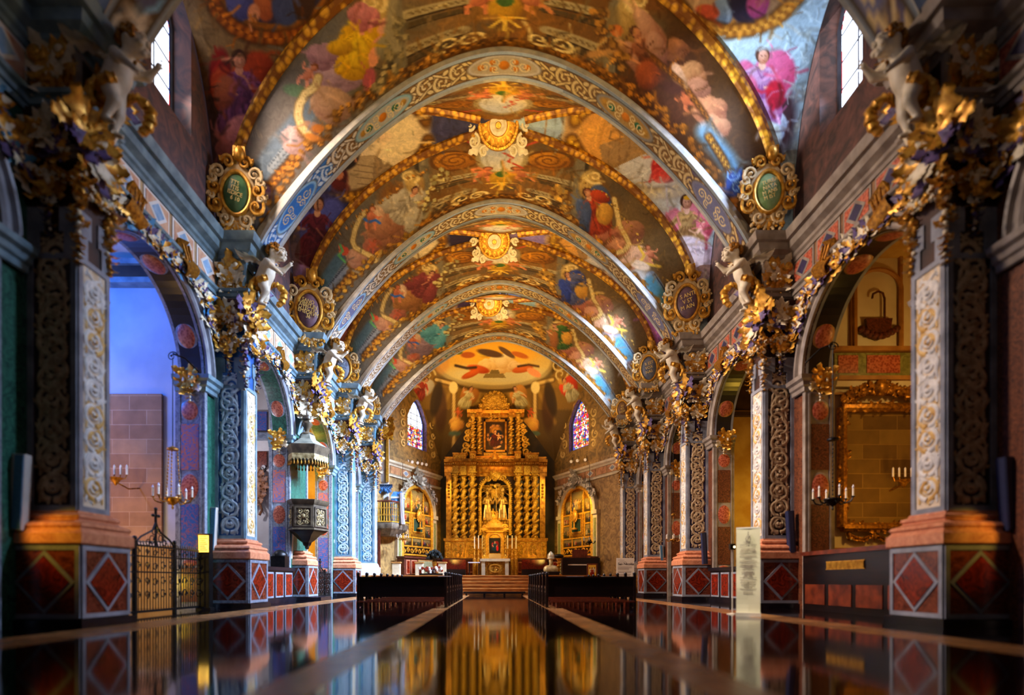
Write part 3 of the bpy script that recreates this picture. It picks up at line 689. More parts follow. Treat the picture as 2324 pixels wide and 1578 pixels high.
ARCH_LABELS = [
 ('painted arch overhead before the first pair of pillars, first from the entrance', ),
 ('largest painted arch, blue at its pulpit-side foot, in front of the first sun boss',),
 ('second painted arch of cream scrolls, between the first and second sun bosses',),
 ('third painted arch of small scrolls, beyond the second sun boss',),
 ('last narrow painted arch, framing the apse and the oval sky fresco',)]
def build_arch(k, nu, nt):
    x, z, s = arch_curve(k, nu); t = np.linspace(0, 0.8, nt)
    X = np.repeat(x, nt); Zz = np.repeat(z, nt); S = np.repeat(s, nt); T = np.tile(t, nu); Y = PY[k]+T
    o = thing('vault_arch', (0, PY[k]+.4, SPR), ARCH_LABELS[k][0], 'arch', 'painted arches across the nave vault')
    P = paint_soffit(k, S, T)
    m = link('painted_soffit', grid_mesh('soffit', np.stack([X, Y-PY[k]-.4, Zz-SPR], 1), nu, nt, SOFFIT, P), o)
    mb = MB(); n = 90; x, z, s = arch_curve(k, n)
    for yy in (-.4, .4):
        r = []
        for i in range(n):
            j0, j1 = max(i-1, 0), min(i+1, n-1); tx, tz = x[j1]-x[j0], z[j1]-z[j0]; l = math.hypot(tx, tz); nx, nz = -tz/l, tx/l
            zz = z[i]-SPR
            r.append([(x[i], yy*1.0, zz), (x[i]-nx*.03, yy*1.14, zz-nz*.03), (x[i]+nx*.07, yy*1.14, zz+nz*.07), (x[i]+nx*.11, yy*1.02, zz+nz*.11), (x[i]+nx*.45, yy, zz+nz*.45)])
        mb.rings(r, 0, closed=False)
    mb.build('edge_moulding', [ARCHEDGE], o)
ARCHEDGE = mat('arch_edge', (150,150,146), (186,182,170), 4, 0.5)

# ---------------------------------------------------------------- walls
OPEN = [(4.3, 8.45)]+[(PY[i]+PL+.52, PY[i+1]-.52) for i in range(4)]
SPRA = 6.13
def wall(side):
    s = -1 if side == 'left' else 1
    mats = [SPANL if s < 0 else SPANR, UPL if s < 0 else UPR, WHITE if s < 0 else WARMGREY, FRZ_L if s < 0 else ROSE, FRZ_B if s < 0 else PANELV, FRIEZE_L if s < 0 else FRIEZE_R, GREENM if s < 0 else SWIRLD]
    mb = MB(); W = s*WALL; B = s*(WALL+.7)
    def q(y0, z0, y1, z1, mi, x=W): mb.add([(x,y0,z0),(x,y1,z0),(x,y1,z1),(x,y0,z1)], [(0,1,2,3)], mi)
    ys = [-4.0]
    for a, b in OPEN:
        q(ys[-1], 0, a, 10.1, 6); r = (b-a)/2; yc = (a+b)/2; n = 26; pts = [(yc-r*math.cos(PI*i/n), SPRA+r*math.sin(PI*i/n)) for i in range(n+1)]
        for i in range(n):
            (y0, z0), (y1, z1) = pts[i], pts[i+1]
            mb.add([(W,y0,z0),(W,y1,z1),(W,y1,10.1),(W,y0,10.1)], [(0,1,2,3)], 0)
            mb.add([(W,y0,z0),(W,y1,z1),(B,y1,z1),(B,y0,z0)], [(0,1,2,3)], 6)
        for y in (a, b): mb.add([(W,y,0),(B,y,0),(B,y,SPRA),(W,y,SPRA)], [(0,1,2,3)], 6)
        mb.add([(B,a,SPRA),(B,a,10.1),(B,ys[-1],10.1),(B,ys[-1],0),(B,a,0)], [(0,1,2,3,4)], 1)
        for i in range(n):
            (y0, z0), (y1, z1) = pts[i], pts[i+1]; mb.add([(B,y0,z0),(B,y1,z1),(B,y1,10.1),(B,y0,10.1)], [(0,1,2,3)], 1)
        ys.append(b)
    q(ys[-1], 0, 33.2, 10.1, 6)
    mb.add([(B,ys[-1],0),(B,33.2,0),(B,33.2,10.1),(B,ys[-1],10.1)], [(0,1,2,3)], 1)
    # frieze inlays between the pillars
    e = .02
    for i in range(-1, 4):
        y0 = (PY[i]+PL if i >= 0 else 3.4); y1 = PY[i+1]; L = y1-y0
        q(y0, 8.66, y1, 9.42, 5, W-s*.01)
        n = 5
        for j in range(n):
            a = y0+L*(j+.06)/n; b = y0+L*(j+.94)/n
            mb.box(min(W-s*.015, W-s*.035), a, 8.72, max(W-s*.015, W-s*.035), b, 9.36, 2); mb.box(min(W-s*.02, W-s*.05), a+.06, 8.78, max(W-s*.02, W-s*.05), b-.06, 9.30, 3)
            m_ = (a+b)/2; x = W-s*.06
            mb.add([(x,m_-.34,9.04),(x,m_,8.76),(x,m_+.34,9.04),(x,m_,9.32)], [(0,1,2,3)], 2); x = W-s*.065
            mb.add([(x,m_-.24,9.04),(x,m_,8.84),(x,m_+.24,9.04),(x,m_,9.24)], [(0,1,2,3)], 4)
    # lunette walls above the cornice with the window openings
    for i in range(4):
        y0, y1 = PY[i]+.3, PY[i+1]+.4; yc = (BAYS[i][0]+BAYS[i][1])/2+WIN[i][0]; h = WIN[i][1]; zb, zt = WIN[i][2], WIN[i][3]
        q(y0, 10.0, yc-h, 17, 1); q(yc+h, 10.0, y1, 17, 1); q(yc-h, 10.0, yc+h, zb, 1)
        n = 14; pts = [(yc-h+2*h*j/n, zt+math.sin(PI*j/n)**.8*h*1.15) for j in range(n+1)]
        for j in range(n):
            mb.add([(W,pts[j][0],pts[j][1]),(W,pts[j+1][0],pts[j+1][1]),(W,pts[j+1][0],17),(W,pts[j][0],17)], [(0,1,2,3)], 1)
        G = s*(WALL+.5); k = .86
        ring = [(yc-h, zb)]+pts+[(yc+h, zb)]
        for j in range(len(ring)):
            (a0, b0), (a1, b1) = ring[j], ring[(j+1) % len(ring)]
            f = lambda a, b: (yc+(a-yc)*k, zb+.35+(b-zb-.35)*(.97 if b > zb+.1 else 1) if b > zb+.01 else zb+.35)
            mb.add([(W,a0,b0),(W,a1,b1),(G,)+f(a1,b1),(G,)+f(a0,b0)], [(0,1,2,3)], 1)
    o = mb.build('wall_'+side, mats, None, smooth=None); tag(o, kind='structure')
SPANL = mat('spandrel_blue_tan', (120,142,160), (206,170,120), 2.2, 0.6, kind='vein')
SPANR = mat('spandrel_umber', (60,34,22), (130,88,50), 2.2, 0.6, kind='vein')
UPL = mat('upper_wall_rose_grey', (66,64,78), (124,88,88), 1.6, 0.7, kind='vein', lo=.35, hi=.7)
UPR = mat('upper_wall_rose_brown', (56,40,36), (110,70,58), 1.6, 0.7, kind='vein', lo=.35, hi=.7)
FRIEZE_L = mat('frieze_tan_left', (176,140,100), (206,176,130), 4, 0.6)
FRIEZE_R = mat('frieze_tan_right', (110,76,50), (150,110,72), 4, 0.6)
FRZ_L = mat('frieze_pale_rose', (206,150,120), (226,186,150), 6, .6); FRZ_B = mat('frieze_pale_blue', (120,160,200), (160,190,216), 6, .6)
WIN = [(.62, .80, 11.9, 14.6), (0.0, .7, 10.75, 14.2), (0.0, .65, 10.75, 13.9), (0.0, .6, 10.75, 13.6)]

def nave_path(w0=0.0, a=3.0, b=33.0):
    p = [(w0, a)]
    for y in PY: p += [(w0, y), (PROJ, y), (PROJ, y+PL), (w0, y+PL)]
    return p+[(w0, b)]
CORN = [(0,9.38),(.05,9.38),(.07,9.46),(.12,9.50),(.13,9.58),(.16,9.60),(.27,9.66),(.30,9.78),(.31,9.82),(.40,9.84),(.45,9.97),(.46,10.05),(.40,10.07),(0,10.09)]
ARCHI = [(0,8.36),(.05,8.36),(.06,8.46),(.10,8.47),(.11,8.56),(.17,8.60),(.19,8.66),(0,8.68)]
def cornices():
    n = 1
    for s, m in ((-1, BLUEGREY), (1, WARMGREY)):
        for prof in (CORN, ARCHI):
            mb = MB(); mb.sweep(nave_path(), prof, lambda a, b, z: (s*(WALL-a), b, z))
            o = mb.build('trim_%d' % n, m, None, smooth=0.5); tag(o, kind='structure'); n += 1

# ---------------------------------------------------------------- pillars
def scroll_panel(mb, w, h, mi, seed, mi2=None):
    """rinceau of spirals and leaves in relief, local x across, y up, z out"""
    r = random.Random(seed); y = 0.18; d = 1 if seed % 2 else -1; R_ = w*.36; st = w*.74
    up = (0,0,1)
    while y < h-.2:
        k = mi if mi2 is None or r.random() < .75 else mi2
        cx = d*w*.05; pts = []; rad = []
        for i in range(23):
            t = i/22; rr = R_*(1-.85*t); an = -PI/2+d*2*PI*1.5*t; pts.append((cx+rr*math.cos(an), y+R_*.8+rr*math.sin(an), .012)); rad.append(.046*w/.6*(1-.55*t))
        mb.tube(pts, rad, 6, k, .45, up)
        mb.blob((cx, y+R_*.8, .015), (.05*w/.6, .05*w/.6, .03), k, 7, 4)
        mb.tube([(-d*w*.34, y-.1, .01), (-d*w*.30, y+.12, .012), (-d*w*.1, y+st*.75, .012), (d*w*.30, y+st+.02, .01)], [.02,.035,.03,.02], 6, k, .45, up)
        for q in range(5):
            a = r.random()*2*PI; px = cx+math.cos(a)*R_*1.0; py = y+R_*.8+math.sin(a)*R_*1.05
            if abs(px) < w*.43: mb.leaf((px*.9, py, .012), (math.cos(a+d*1.2), math.sin(a+d*1.2), 0), (0,0,1), w*.26, w*.075, .5, k, 4)
        mb.leaf((-d*w*.3, y+.05, .012), (d*.5, .9, 0), (0,0,1), w*.36, w*.09, .4, k, 5); mb.leaf((d*w*.34, y+st*.85, .012), (-d*.3, .9, 0), (0,0,1), w*.3, w*.08, .4, k, 5)
        y += st; d = -d

def frame_bars(mb, w, h, b, t, mi):
    mb.box(-w/2, 0, 0, -w/2+b, h, t, mi); mb.box(w/2-b, 0, 0, w/2, h, t, mi); mb.box(-w/2+b, 0, 0, w/2-b, b, t, mi); mb.box(-w/2+b, h-b, 0, w/2-b, h, t, mi)

def diamond_panel(mb, w, h, mi_f, mi_d, mi_c):
    """pedestal face: lozenge of red marble in a grey frame, local x across, y up, z out"""
    mb.box(-w/2, 0, 0, w/2, h, .012, mi_c); b = .075
    frame_bars(mb, w, h, b, .03, mi_f)
    iw, ih = w/2-b, h/2-b; c = h/2
    def lz(kx, ky, z0, z1, mi):
        v = [(-kx,c,z1),(0,c-ky,z1),(kx,c,z1),(0,c+ky,z1)]
        mb.add(v+[(x,y,z0) for x, y, _ in v], [(0,1,2,3),(0,4,5,1),(1,5,6,2),(2,6,7,3),(3,7,4,0)], mi)
    lz(iw*1.0, ih*1.0, .0, .03, mi_f); lz(iw*.83, ih*.83, .03, .045, mi_d)

def faces_of(x0, x1, y0, y1, z):
    """frames of the three visible faces of a block standing against the wall at x0"""
    return [(face_frame((x1, (y0+y1)/2, z), (0,1,0), (0,0,1)), y1-y0), (face_frame(((x0+x1)/2, y0, z), (1,0,0), (0,0,1)), x1-x0), (face_frame(((x0+x1)/2, y1, z), (-1,0,0), (0,0,1)), x1-x0)]

def block(mb, off, z0, z1, mi=0, proj=PROJ, hl=PL/2): mb.box(-.3, -hl-off, z0, proj+off, hl+off, z1, mi)
def profile_block(mb, prof, mi=0, proj=PROJ, hl=PL/2):
    mb.sweep([(-.3,-hl),(proj,-hl),(proj,hl),(-.3,hl)], prof, lambda a, b, z: (a, b, z), mi)
    o = prof[-1][0]; z = prof[-1][1]; mb.add([(-.3,-hl-o,z),(proj+o,-hl-o,z),(proj+o,hl+o,z),(-.3,hl+o,z)], [(0,1,2,3)], mi)

def leaf_bunch(mb, c, n, size, seed, mis, blobs=True):
    r = random.Random(seed)
    size *= 1.3
    mb.spray(c, n, size, 11, 0, mis, seed, curl=.34); mb.spray((c[0]+n[0]*.06, c[1]+n[1]*.06, c[2]-size*.1), n, size*.66, 8, 0, mis, seed+1, curl=.5)
    if blobs:
        for i in range(3):
            mb.blob((c[0]+n[0]*.08+(r.random()-.5)*size*.5*abs(n[1]), c[1]+n[1]*.08+(r.random()-.5)*size*.5*abs(n[0]), c[2]+(r.random()-.6)*size*.6), size*.09, r.choice(mis), 6, 5)

def festoon(mb, a, b, sag, r0, mis, seed):
    r = random.Random(seed); n = 13; a = Vector(a); b = Vector(b)
    for i in range(n+1):
        t = i/n; p = a.lerp(b, t); p.z -= sag*4*t*(1-t); q = r0*(.6+.6*math.sin(PI*t))*(.8+.4*r.random())
        mb.blob(p, (q*.75, q*.75, q*.7), r.choice(mis), 6, 5)
        for k in range(2): mb.leaf(p, (r.random()-.5, r.random()-.5, -.6-r.random()), (b-a).cross(Vector((0,0,1))), r0*2.6, r0*.8, .8, r.choice(mis), 5)

def fruit_drop(mb, p, L, r0, mis, seed):
    r = random.Random(seed); n = int(L/r0*1.2)
    for i in range(n):
        t = i/n; w = r0*(1.1-.7*t)
        mb.blob((p[0]+(r.random()-.5)*w, p[1]+(r.random()-.5)*w, p[2]-L*t), (w*.5, w*.5, w*.6), r.choice(mis), 6, 5)
        for k in range(3):
            a = r.random()*6.28; mb.leaf((p[0], p[1], p[2]-L*t), (math.cos(a), math.sin(a), -.9+r.random()), (math.cos(a)*.6, math.sin(a)*.6, .7), w*(1.6+r.random()), w*.5, .8, r.choice(mis), 5)

PCACHE = {}
def pillar_parts(style):
    """meshes of one kind of pillar: bl blue, bl2 sky blue, um umber and vi violet for shaded blue; *c corbel without shaft, *p standing on the platform"""
    if style in PCACHE: return PCACHE[style]
    base = style[:2]; out = []
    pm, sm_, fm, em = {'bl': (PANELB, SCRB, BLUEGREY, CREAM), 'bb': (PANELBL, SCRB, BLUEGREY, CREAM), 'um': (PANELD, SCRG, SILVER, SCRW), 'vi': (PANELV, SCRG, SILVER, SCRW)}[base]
    lead = base in ('um', 'vi'); corb = style.endswith('c'); plat = style.endswith('p')
    z0 = PLAT if plat else 0.0; zb = 1.9 if not plat else 1.75
    mouldm = WARMGREY if lead else BLUEGREY
    if not plat:
        mb = MB(); block(mb, .3, 0, .13); out.append(('plinth', mb.mesh('plinth', BLACKM), []))
        mb = MB(); block(mb, .22, .13, 1.34, 0, PROJ if not corb else .35)
        subs = []
        for M, w in faces_of(-.1, (PROJ if not corb else .35)+.22, -PL/2-.22, PL/2+.22, .15):
            m2 = MB(); m2.M = M; diamond_panel(m2, w, 1.17, 0, 1, 2); subs.append(('lozenge_panel', m2.mesh('lozenge', [SILVER if lead else GREYM, REDM, REDM2])))
        out.append(('pedestal', mb.mesh('pedestal', [BLACKM if lead else REDM2]), subs))
        mb = MB(); profile_block(mb, [(.26,1.34),(.28,1.36),(.28,1.52),(.24,1.56),(.22,1.6),(.25,1.64),(.22,1.69),(.13,1.72),(.10,1.76),(.13,1.79),(.12,1.83),(.05,1.86),(.04,1.9)], 0, PROJ if not corb else .3)
        out.append(('base_moulding', mb.mesh('base', SALMON), []))
    else:
        mb = MB(); profile_block(mb, [(.18,PLAT),(.18,PLAT+.45),(.12,PLAT+.5),(.1,PLAT+.6),(.04,PLAT+.7)]); out.append(('base_moulding', mb.mesh('base', WHITE if not lead else WARMGREY), []))
    H = 7.72
    if not corb:
        mb = MB(); block(mb, 0, zb, H); scs = []; sn = MB()
        for i, (M, w) in enumerate(faces_of(0, PROJ, -PL/2, PL/2, zb)):
            mb.M = M; frame_bars(mb, w, 6.1-zb, .09, .03, 1)
            # stepped head of the panel frame
            hh = 6.1-zb
            for sx in (-1, 1):
                mb.box(min(sx*w/2, sx*(w/2-.2)), hh, 0, max(sx*w/2, sx*(w/2-.2)), hh+.35, .03, 1); mb.box(min(sx*w/2, sx*(w/2-.28)), hh+.35, 0, max(sx*w/2, sx*(w/2-.28)), hh+.75, .03, 1)
            if i == 0:
                mb.box(-w/2+.09, .09, 0, w/2-.09, hh-.09, .008, 2); sn.M = M @ Matrix.Translation((0,.09,.008)); scroll_panel(sn, w-.16, hh-.12, 0, 3, 1); scroll_panel(sn, w-.16, hh-.12, 0, 6, 1)
            else:
                sc = MB(); scs.append(sc); sc.M = M @ Matrix.Translation((0,.05,0)); scroll_panel(sc, w-.16, hh+.35, 0, i+4); scroll_panel(sc, w-.2, hh+.1, 0, i+7)
        mb.M = Matrix.Identity(4)
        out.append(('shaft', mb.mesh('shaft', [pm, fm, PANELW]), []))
        for sc in scs: out.append(('scroll_relief', sc.mesh('scrolls', [sm_]), []))
        out.append(('scroll_relief', sn.mesh('scrolls', [em, SCRY]), []))
    else:
        mb = MB(); mb.rings([[(-.3,-PL/2*k,z),(PROJ*q,-PL/2*k,z),(PROJ*q,PL/2*k,z),(-.3,PL/2*k,z)] for z, q, k in ((6.4,.06,.5),(6.7,.2,.8),(7.0,.34,1),(7.3,.7,1),(7.55,.95,1),(7.72,1,1))]); out.append(('corbel', mb.mesh('corbel', [BLUEGREY]), []))
        mb = MB(); leaf_bunch(mb, (.5,-.4,7.4), (.2,-1,.1), .6, 5, [0,1]); leaf_bunch(mb, (.85,0,7.5), (1,0,-.1), .5, 6, [0,1]); out.append(('corbel_leaf', mb.mesh('leaf', [CREAM, GOLD]), []))
    mb = MB(); profile_block(mb, [(.0,7.62),(.05,7.64),(.06,7.7),(.10,7.72),(.12,7.80),(.04,7.83)], 0); out.append(('necking', mb.mesh('necking', mouldm), []))
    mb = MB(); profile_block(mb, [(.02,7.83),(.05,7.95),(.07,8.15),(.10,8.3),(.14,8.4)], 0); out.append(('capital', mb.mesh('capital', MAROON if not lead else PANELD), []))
    mb = MB(); block(mb, .03, 8.6, 9.42)
    for M, w in faces_of(0, PROJ+.03, -PL/2-.03, PL/2+.03, 8.68):
        mb.M = M; frame_bars(mb, w, .7, .07, .025, 1)
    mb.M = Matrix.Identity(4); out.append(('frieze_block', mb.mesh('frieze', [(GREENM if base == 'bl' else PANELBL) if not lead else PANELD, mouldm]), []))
    gm = [GOLD, CREAM, PURPLE]
    mb = MB(); sd = {'bl':1,'bb':2,'um':3,'vi':4}[base]*10
    leaf_bunch(mb, (.42,-PL/2-.05,9.1), (0,-1,0), .42, sd, [0,1,1]); [mb.leaf((.42+.1*k,-PL/2-.05,9.0), (.35*k,-.15,-1), (0,-1,0), .5, .11, .45, abs(k) % 2, 8) for k in (-2,-1,0,1,2)]; [curl3_at(mb, (.42+.2*k,-PL/2-.06,9.28), .12, k) for k in (-1,1)]; mb.blob((.62,-PL/2-.12,9.3), .09, 1, 8, 6); leaf_bunch(mb, (.42,-PL/2-.06,8.8), (0,-1,-.2), .22, sd+2, [0]); mb.leaf((.42,-PL/2-.04,8.85), (0,-.1,-1), (0,-1,0), .4, .1, .4, 1)
    out.append(('frieze_leaf', mb.mesh('frieze_leaf', gm, 1.2), []))
    for j, (c_, n_, q_, mi_) in enumerate((((PROJ+.12,-PL/2-.02,8.1),(1,-.5,0),.42,[0,0,2]), ((PROJ+.16,-.05,7.85),(1,-.1,-.2),.44,[0,0,1,2]), ((.35,-PL/2-.16,8.0),(0,-1,0),.34,[0,1]), ((.1,-PL/2-.12,7.7),(0,-1,0),.22,[1,0]), ((PROJ+.18,.2,9.2),(1,0,0),.4,[0,0,2]), ((PROJ+.5,.15,9.95),(1,0,.3),.3,[0,2,1]), ((.6,-PL/2-.13,7.75),(0,-1,-.2),.26,[0,1,2]), ((PROJ+.1,.3,8.15),(1,.3,0),.36,[0,1]))):
        mb = MB(); leaf_bunch(mb, c_, n_, q_, sd+3+j, mi_); out.append(('capital_leaf', mb.mesh('capital_leaf', gm, 1.2), []))
    if not corb:
        mb = MB(); festoon(mb, (.1,-PL/2-.1,7.55), (.45,-PL/2-.12,7.6), .22, .06, [0,0,1], sd+1); festoon(mb, (.45,-PL/2-.12,7.6), (PROJ+.1,-PL/2-.1,7.5), .26, .06, [0,1,0], sd+2); festoon(mb, (PROJ+.12,-PL/2-.06,7.5), (PROJ+.14,PL/2,7.45), .28, .065, [0,1,0], sd+3)
        out.append(('festoon', mb.mesh('festoon', gm, 1.2), []))
        for i, (x, y) in enumerate(((PROJ+.04,-PL/2-.04), (PROJ+.06,PL/2-.05))):
            mb = MB(); fruit_drop(mb, (x, y, 7.35), 1.5-.2*i, .13, [2,2,0,1] if base == 'bl' else [0,0,1,2] if base == 'bb' else [0,0,0,1], sd+i); out.append(('fruit_drop', mb.mesh('fruit_drop', gm, 1.2), []))
        mb = MB(); leaf_bunch(mb, (.4,-PL/2-.05,7.2), (0,-1,0), .3, sd+7, [1,0]); fruit_drop(mb, (.4,-PL/2-.06,7.0), .7, .09, [0,1,2], sd+5); out.append(('fruit_drop', mb.mesh('fruit_drop', gm, 1.2), []))
    PCACHE[style] = out
    return out

PILLARS = [
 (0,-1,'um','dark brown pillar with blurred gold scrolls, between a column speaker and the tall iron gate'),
 (1,-1,'bl','deep blue pillar with silver scrolls and a red lozenge pedestal, beside the lit information post'),
 (2,-1,'bbc','pale blue corbelled pillar cut short above the carved pulpit'),
 (3,-1,'bb','sky blue pillar with cream scrolls, beside the low iron gate under the pulpit'),
 (4,-1,'bbp','pale blue pillar at the foot of the organ balcony, hung with fruit'),
 (0,1,'um','shaded umber pillar with a blurred white scroll face, beside the long wooden barrier'),
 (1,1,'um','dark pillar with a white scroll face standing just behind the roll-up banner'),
 (2,1,'vi','shaded violet pillar with tan scrolls, second beyond the roll-up banner'),
 (3,1,'vi','shaded violet pillar of tan scrolls beside the San Nicolás notice board'),
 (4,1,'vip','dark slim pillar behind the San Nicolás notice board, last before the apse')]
def pillars():
    for k, s, style, lab in PILLARS:
        o = thing('pillar', (s*WALL, PY[k]+PL/2, PLAT if style.endswith('p') else 0), lab, 'pillar', None, 0, -s)
        dz = -PLAT if style.endswith('p') else 0
        for nm, me, subs in pillar_parts(style):
            c = link(nm, me, o); c.location = (0, 0, dz)
            for sn_, sm2 in subs: link(sn_, sm2, c)
# ---------------------------------------------------------------- arches of the side chapels
ARCH_L = {
 (-1,-1): 'blurred sliver of arch before the dark brown pillar, above a pale column speaker',
 (0,-1): 'tall chapel arch framing the lilac wall, bare stone patch and hanging chandelier',
 (1,-1): 'blue chapel arch of rose and blue scagliola, between the deep blue pillar and the pulpit',
 (2,-1): 'blue chapel arch behind the carved pulpit, opening on the yellow lit chapel',
 (3,-1): 'narrow pale chapel arch between the sky blue pillar and the organ balcony',
 (-1,1): 'dark sliver of arch at the frame edge, beyond the pillar by the wooden barrier',
 (0,1): 'dark chapel arch framing the gilt framed stone panel and black chandelier',
 (1,1): 'dark chapel arch with yellow wall and spotlights, behind the roll-up banner',
 (2,1): 'dark narrow chapel arch with a small hanging lamp, between the two violet pillars',
 (3,1): 'dark narrow chapel arch behind the San Nicolás notice board'}
AC = {}
def arch_meshes(r, s):
    key = (round(r, 2), s)
    if key in AC: return AC[key]
    L = s < 0; out = []
    n = 40; prof = [(0,-.02),(0,.07),(.05,.11),(.10,.11),(.13,.06),(.20,.06),(.23,.13),(.29,.14),(.33,.05),(.34,-.02)]
    mb = MB(); rows = []
    for i in range(n+1):
        a = PI*i/n; rows.append([(x, -(r+d)*math.cos(a), SPRA+(r+d)*math.sin(a)) for d, x in prof])
    mb.rings(rows, 0, closed=False); out.append(('archivolt', mb.mesh('archivolt', SILVER if L else WARMGREY, .5)))
    mb = MB(); ri = r-.02; rows = []
    for i in range(n+1):
        a = PI*i/n; rows.append([(x, -ri*math.cos(a), SPRA+ri*math.sin(a)) for x in (-.02,-.09,-.62,-.70)])
    vs = [p for row in rows for p in row]; fs = []; mi = []
    for i in range(n):
        for k in range(3): mb.add([rows[i][k], rows[i+1][k], rows[i+1][k+1], rows[i][k+1]], [(0,1,2,3)], 1 if k != 1 else 0)
    out.append(('soffit', mb.mesh('soffit_band', [GREENM if L and r < 2.14 else BLACKM, GREYM if L else SILVER], None)))
    for j, a in enumerate((PI*.15, PI*.42, PI*.58, PI*.85)):
        mb = MB(); c = (-.355, -(ri-.01)*math.cos(a), SPRA+(ri-.01)*math.sin(a)); ro = Matrix.Rotation(-(a-PI/2), 3, 'X')
        mb.blob(c, (.27,.36,.02), 1, 20, 6, ro); mb.blob((c[0], c[1]*.996, SPRA+(c[2]-SPRA)*.996), (.22,.30,.03), 0, 20, 6, ro)
        out.append(('medallion', mb.mesh('medallion', [ROSE, GREYM if L else TRIMY], .9)))
    for sy in (-1, 1):
        mb = MB(); y0, y1 = sorted((sy*(r-.13), sy*(r+.0))); mb.box(-.72, y0, 0, .05, y1, 5.72, 0)
        M = face_frame((-.335, sy*(r-.13), 0), (-sy, 0, 0) if sy > 0 else (1,0,0), (0,0,1)); mb.M = face_frame((-.335, sy*(r-.13), 0), (1,0,0) if sy > 0 else (-1,0,0), (0,0,1))
        w = .6
        frame_bars(mb, w, 5.7, .05, .02, 0)
        for z0, z1, m_ in ((.2,1.1,3),(1.35,2.75,2),(3.65,4.85,1)): mb.box(-w/2+.07, z0, 0, w/2-.07, z1, .012, m_)
        for zc, rx, rz, m_ in ((3.2,.24,.36,4),(5.2,.23,.26,4),(1.22,.2,.1,4)):
            mb.blob((0, zc, 0), (rx*1.15, rz*1.12, .02), 0, 20, 6); mb.blob((0, zc, .006), (rx, rz, .025), m_, 20, 6)
        mb.M = Matrix.Identity(4)
        out.append(('jamb', mb.mesh('jamb', [GREYM if L else WARMGREY, SWIRL if L else SWIRLD, SWIRLB if L else SWIRLD, REDM2, ROSE], .6)))
    for sy in (-1, 1):
        mb = MB(); P_ = [(-.72, sy*r), (-.72, sy*(r-.13)), (.06, sy*(r-.13)), (.06, sy*(r+.3))]
        if sy > 0: P_ = P_[::-1]
        P_ = [(-.72, sy*(r-.13)), (.06, sy*(r-.13)), (.06, sy*(r+.45))] if sy < 0 else [(.06, sy*(r+.45)), (.06, sy*(r-.13)), (-.72, sy*(r-.13))]
        mb.sweep(P_[::-1], [(0,5.70),(.03,5.72),(.04,5.82),(.09,5.86),(.11,5.95),(.18,6.0),(.20,6.10),(.02,6.14)], lambda a, b, z: (a, b, z))
        mb.add([(-.72, sy*(r-.3), 6.11), (.24, sy*(r-.3), 6.11), (.24, sy*(r+.5), 6.11), (-.72, sy*(r+.5), 6.11)], [(0,1,2,3)])
        out.append(('impost', mb.mesh('impost', BLUEGREY if L else WARMGREY, .5)))
        mb = MB(); leaf_bunch(mb, (-.3, sy*(r-.24), 5.98), (0,-sy,-.1), .34, 31, [0,0,1]); fruit_drop(mb, (-.3, sy*(r-.22), 5.8), .45, .1, [0,1], 7)
        out.append(('gilded_leaf', mb.mesh('impost_leaf', [GOLD, CREAM], .7)))
    mb = MB(); rr = random.Random(int(r*100)+s)
    mis = [0,1,2,1,3] if L else [0,0,1,2]
    for i in range(15):
        a = PI*(.16+.68*i/14); q = r+.42+.18*abs(math.sin(i*1.7)); c = (.10, -q*math.cos(a), SPRA+q*math.sin(a))
        if c[2] > 8.3: c = (c[0], c[1], 8.3)
        leaf_bunch(mb, c, (1, 0, 0), .22+.14*rr.random(), i*3+int(r*10), mis)
    out.append(('garland', mb.mesh('garland', [GOLD, CREAM, PURPLE, PANELBL], 1.2)))
    for sy in (-1, 1):   # gilded scroll plaques beside the crown
        mb = MB(); c = Vector((.1, sy*.95, 8.55)); M = face_frame(c, (0,1,0), (0,0,1)); mb.M = M @ Matrix.Rotation(.35*sy, 4, 'Z')
        rows = []
        for i in range(9):
            t = i/8; rows.append([(-.24-.05*math.sin(2*PI*t), -.4+.8*t, .12*math.sin(PI*t*2)+.1), (.24+.05*math.sin(2*PI*t), -.4+.8*t, .12*math.sin(PI*t*2)+.1), (.24, -.4+.8*t, .12*math.sin(PI*t*2)+.05), (-.24, -.4+.8*t, .12*math.sin(PI*t*2)+.05)])
        mb.rings(rows)
        for k in range(3): mb.tube([(-.14+.14*k, -.3, .13), (-.1+.1*k, 0, .13), (-.14+.14*k, .3, .10)], .03, 5)
        mb.M = Matrix.Identity(4)
        out.append(('gilded_plaque', mb.mesh('plaque', [GOLDD], .7)))
    AC[key] = out
    return out

def chapel_arches():
    for i, (a, b) in enumerate(OPEN):
        for s in (-1, 1):
            lab = ARCH_L[(i-1, s)]
            if i == 0: pass
            o = thing('chapel_arch', (s*WALL, (a+b)/2, 0), lab, 'arch', None, 0, -s)
            for nm, me in arch_meshes((b-a)/2, s):
                if nm == 'gilded_plaque' and i == 0: continue
                link(nm, me, o)

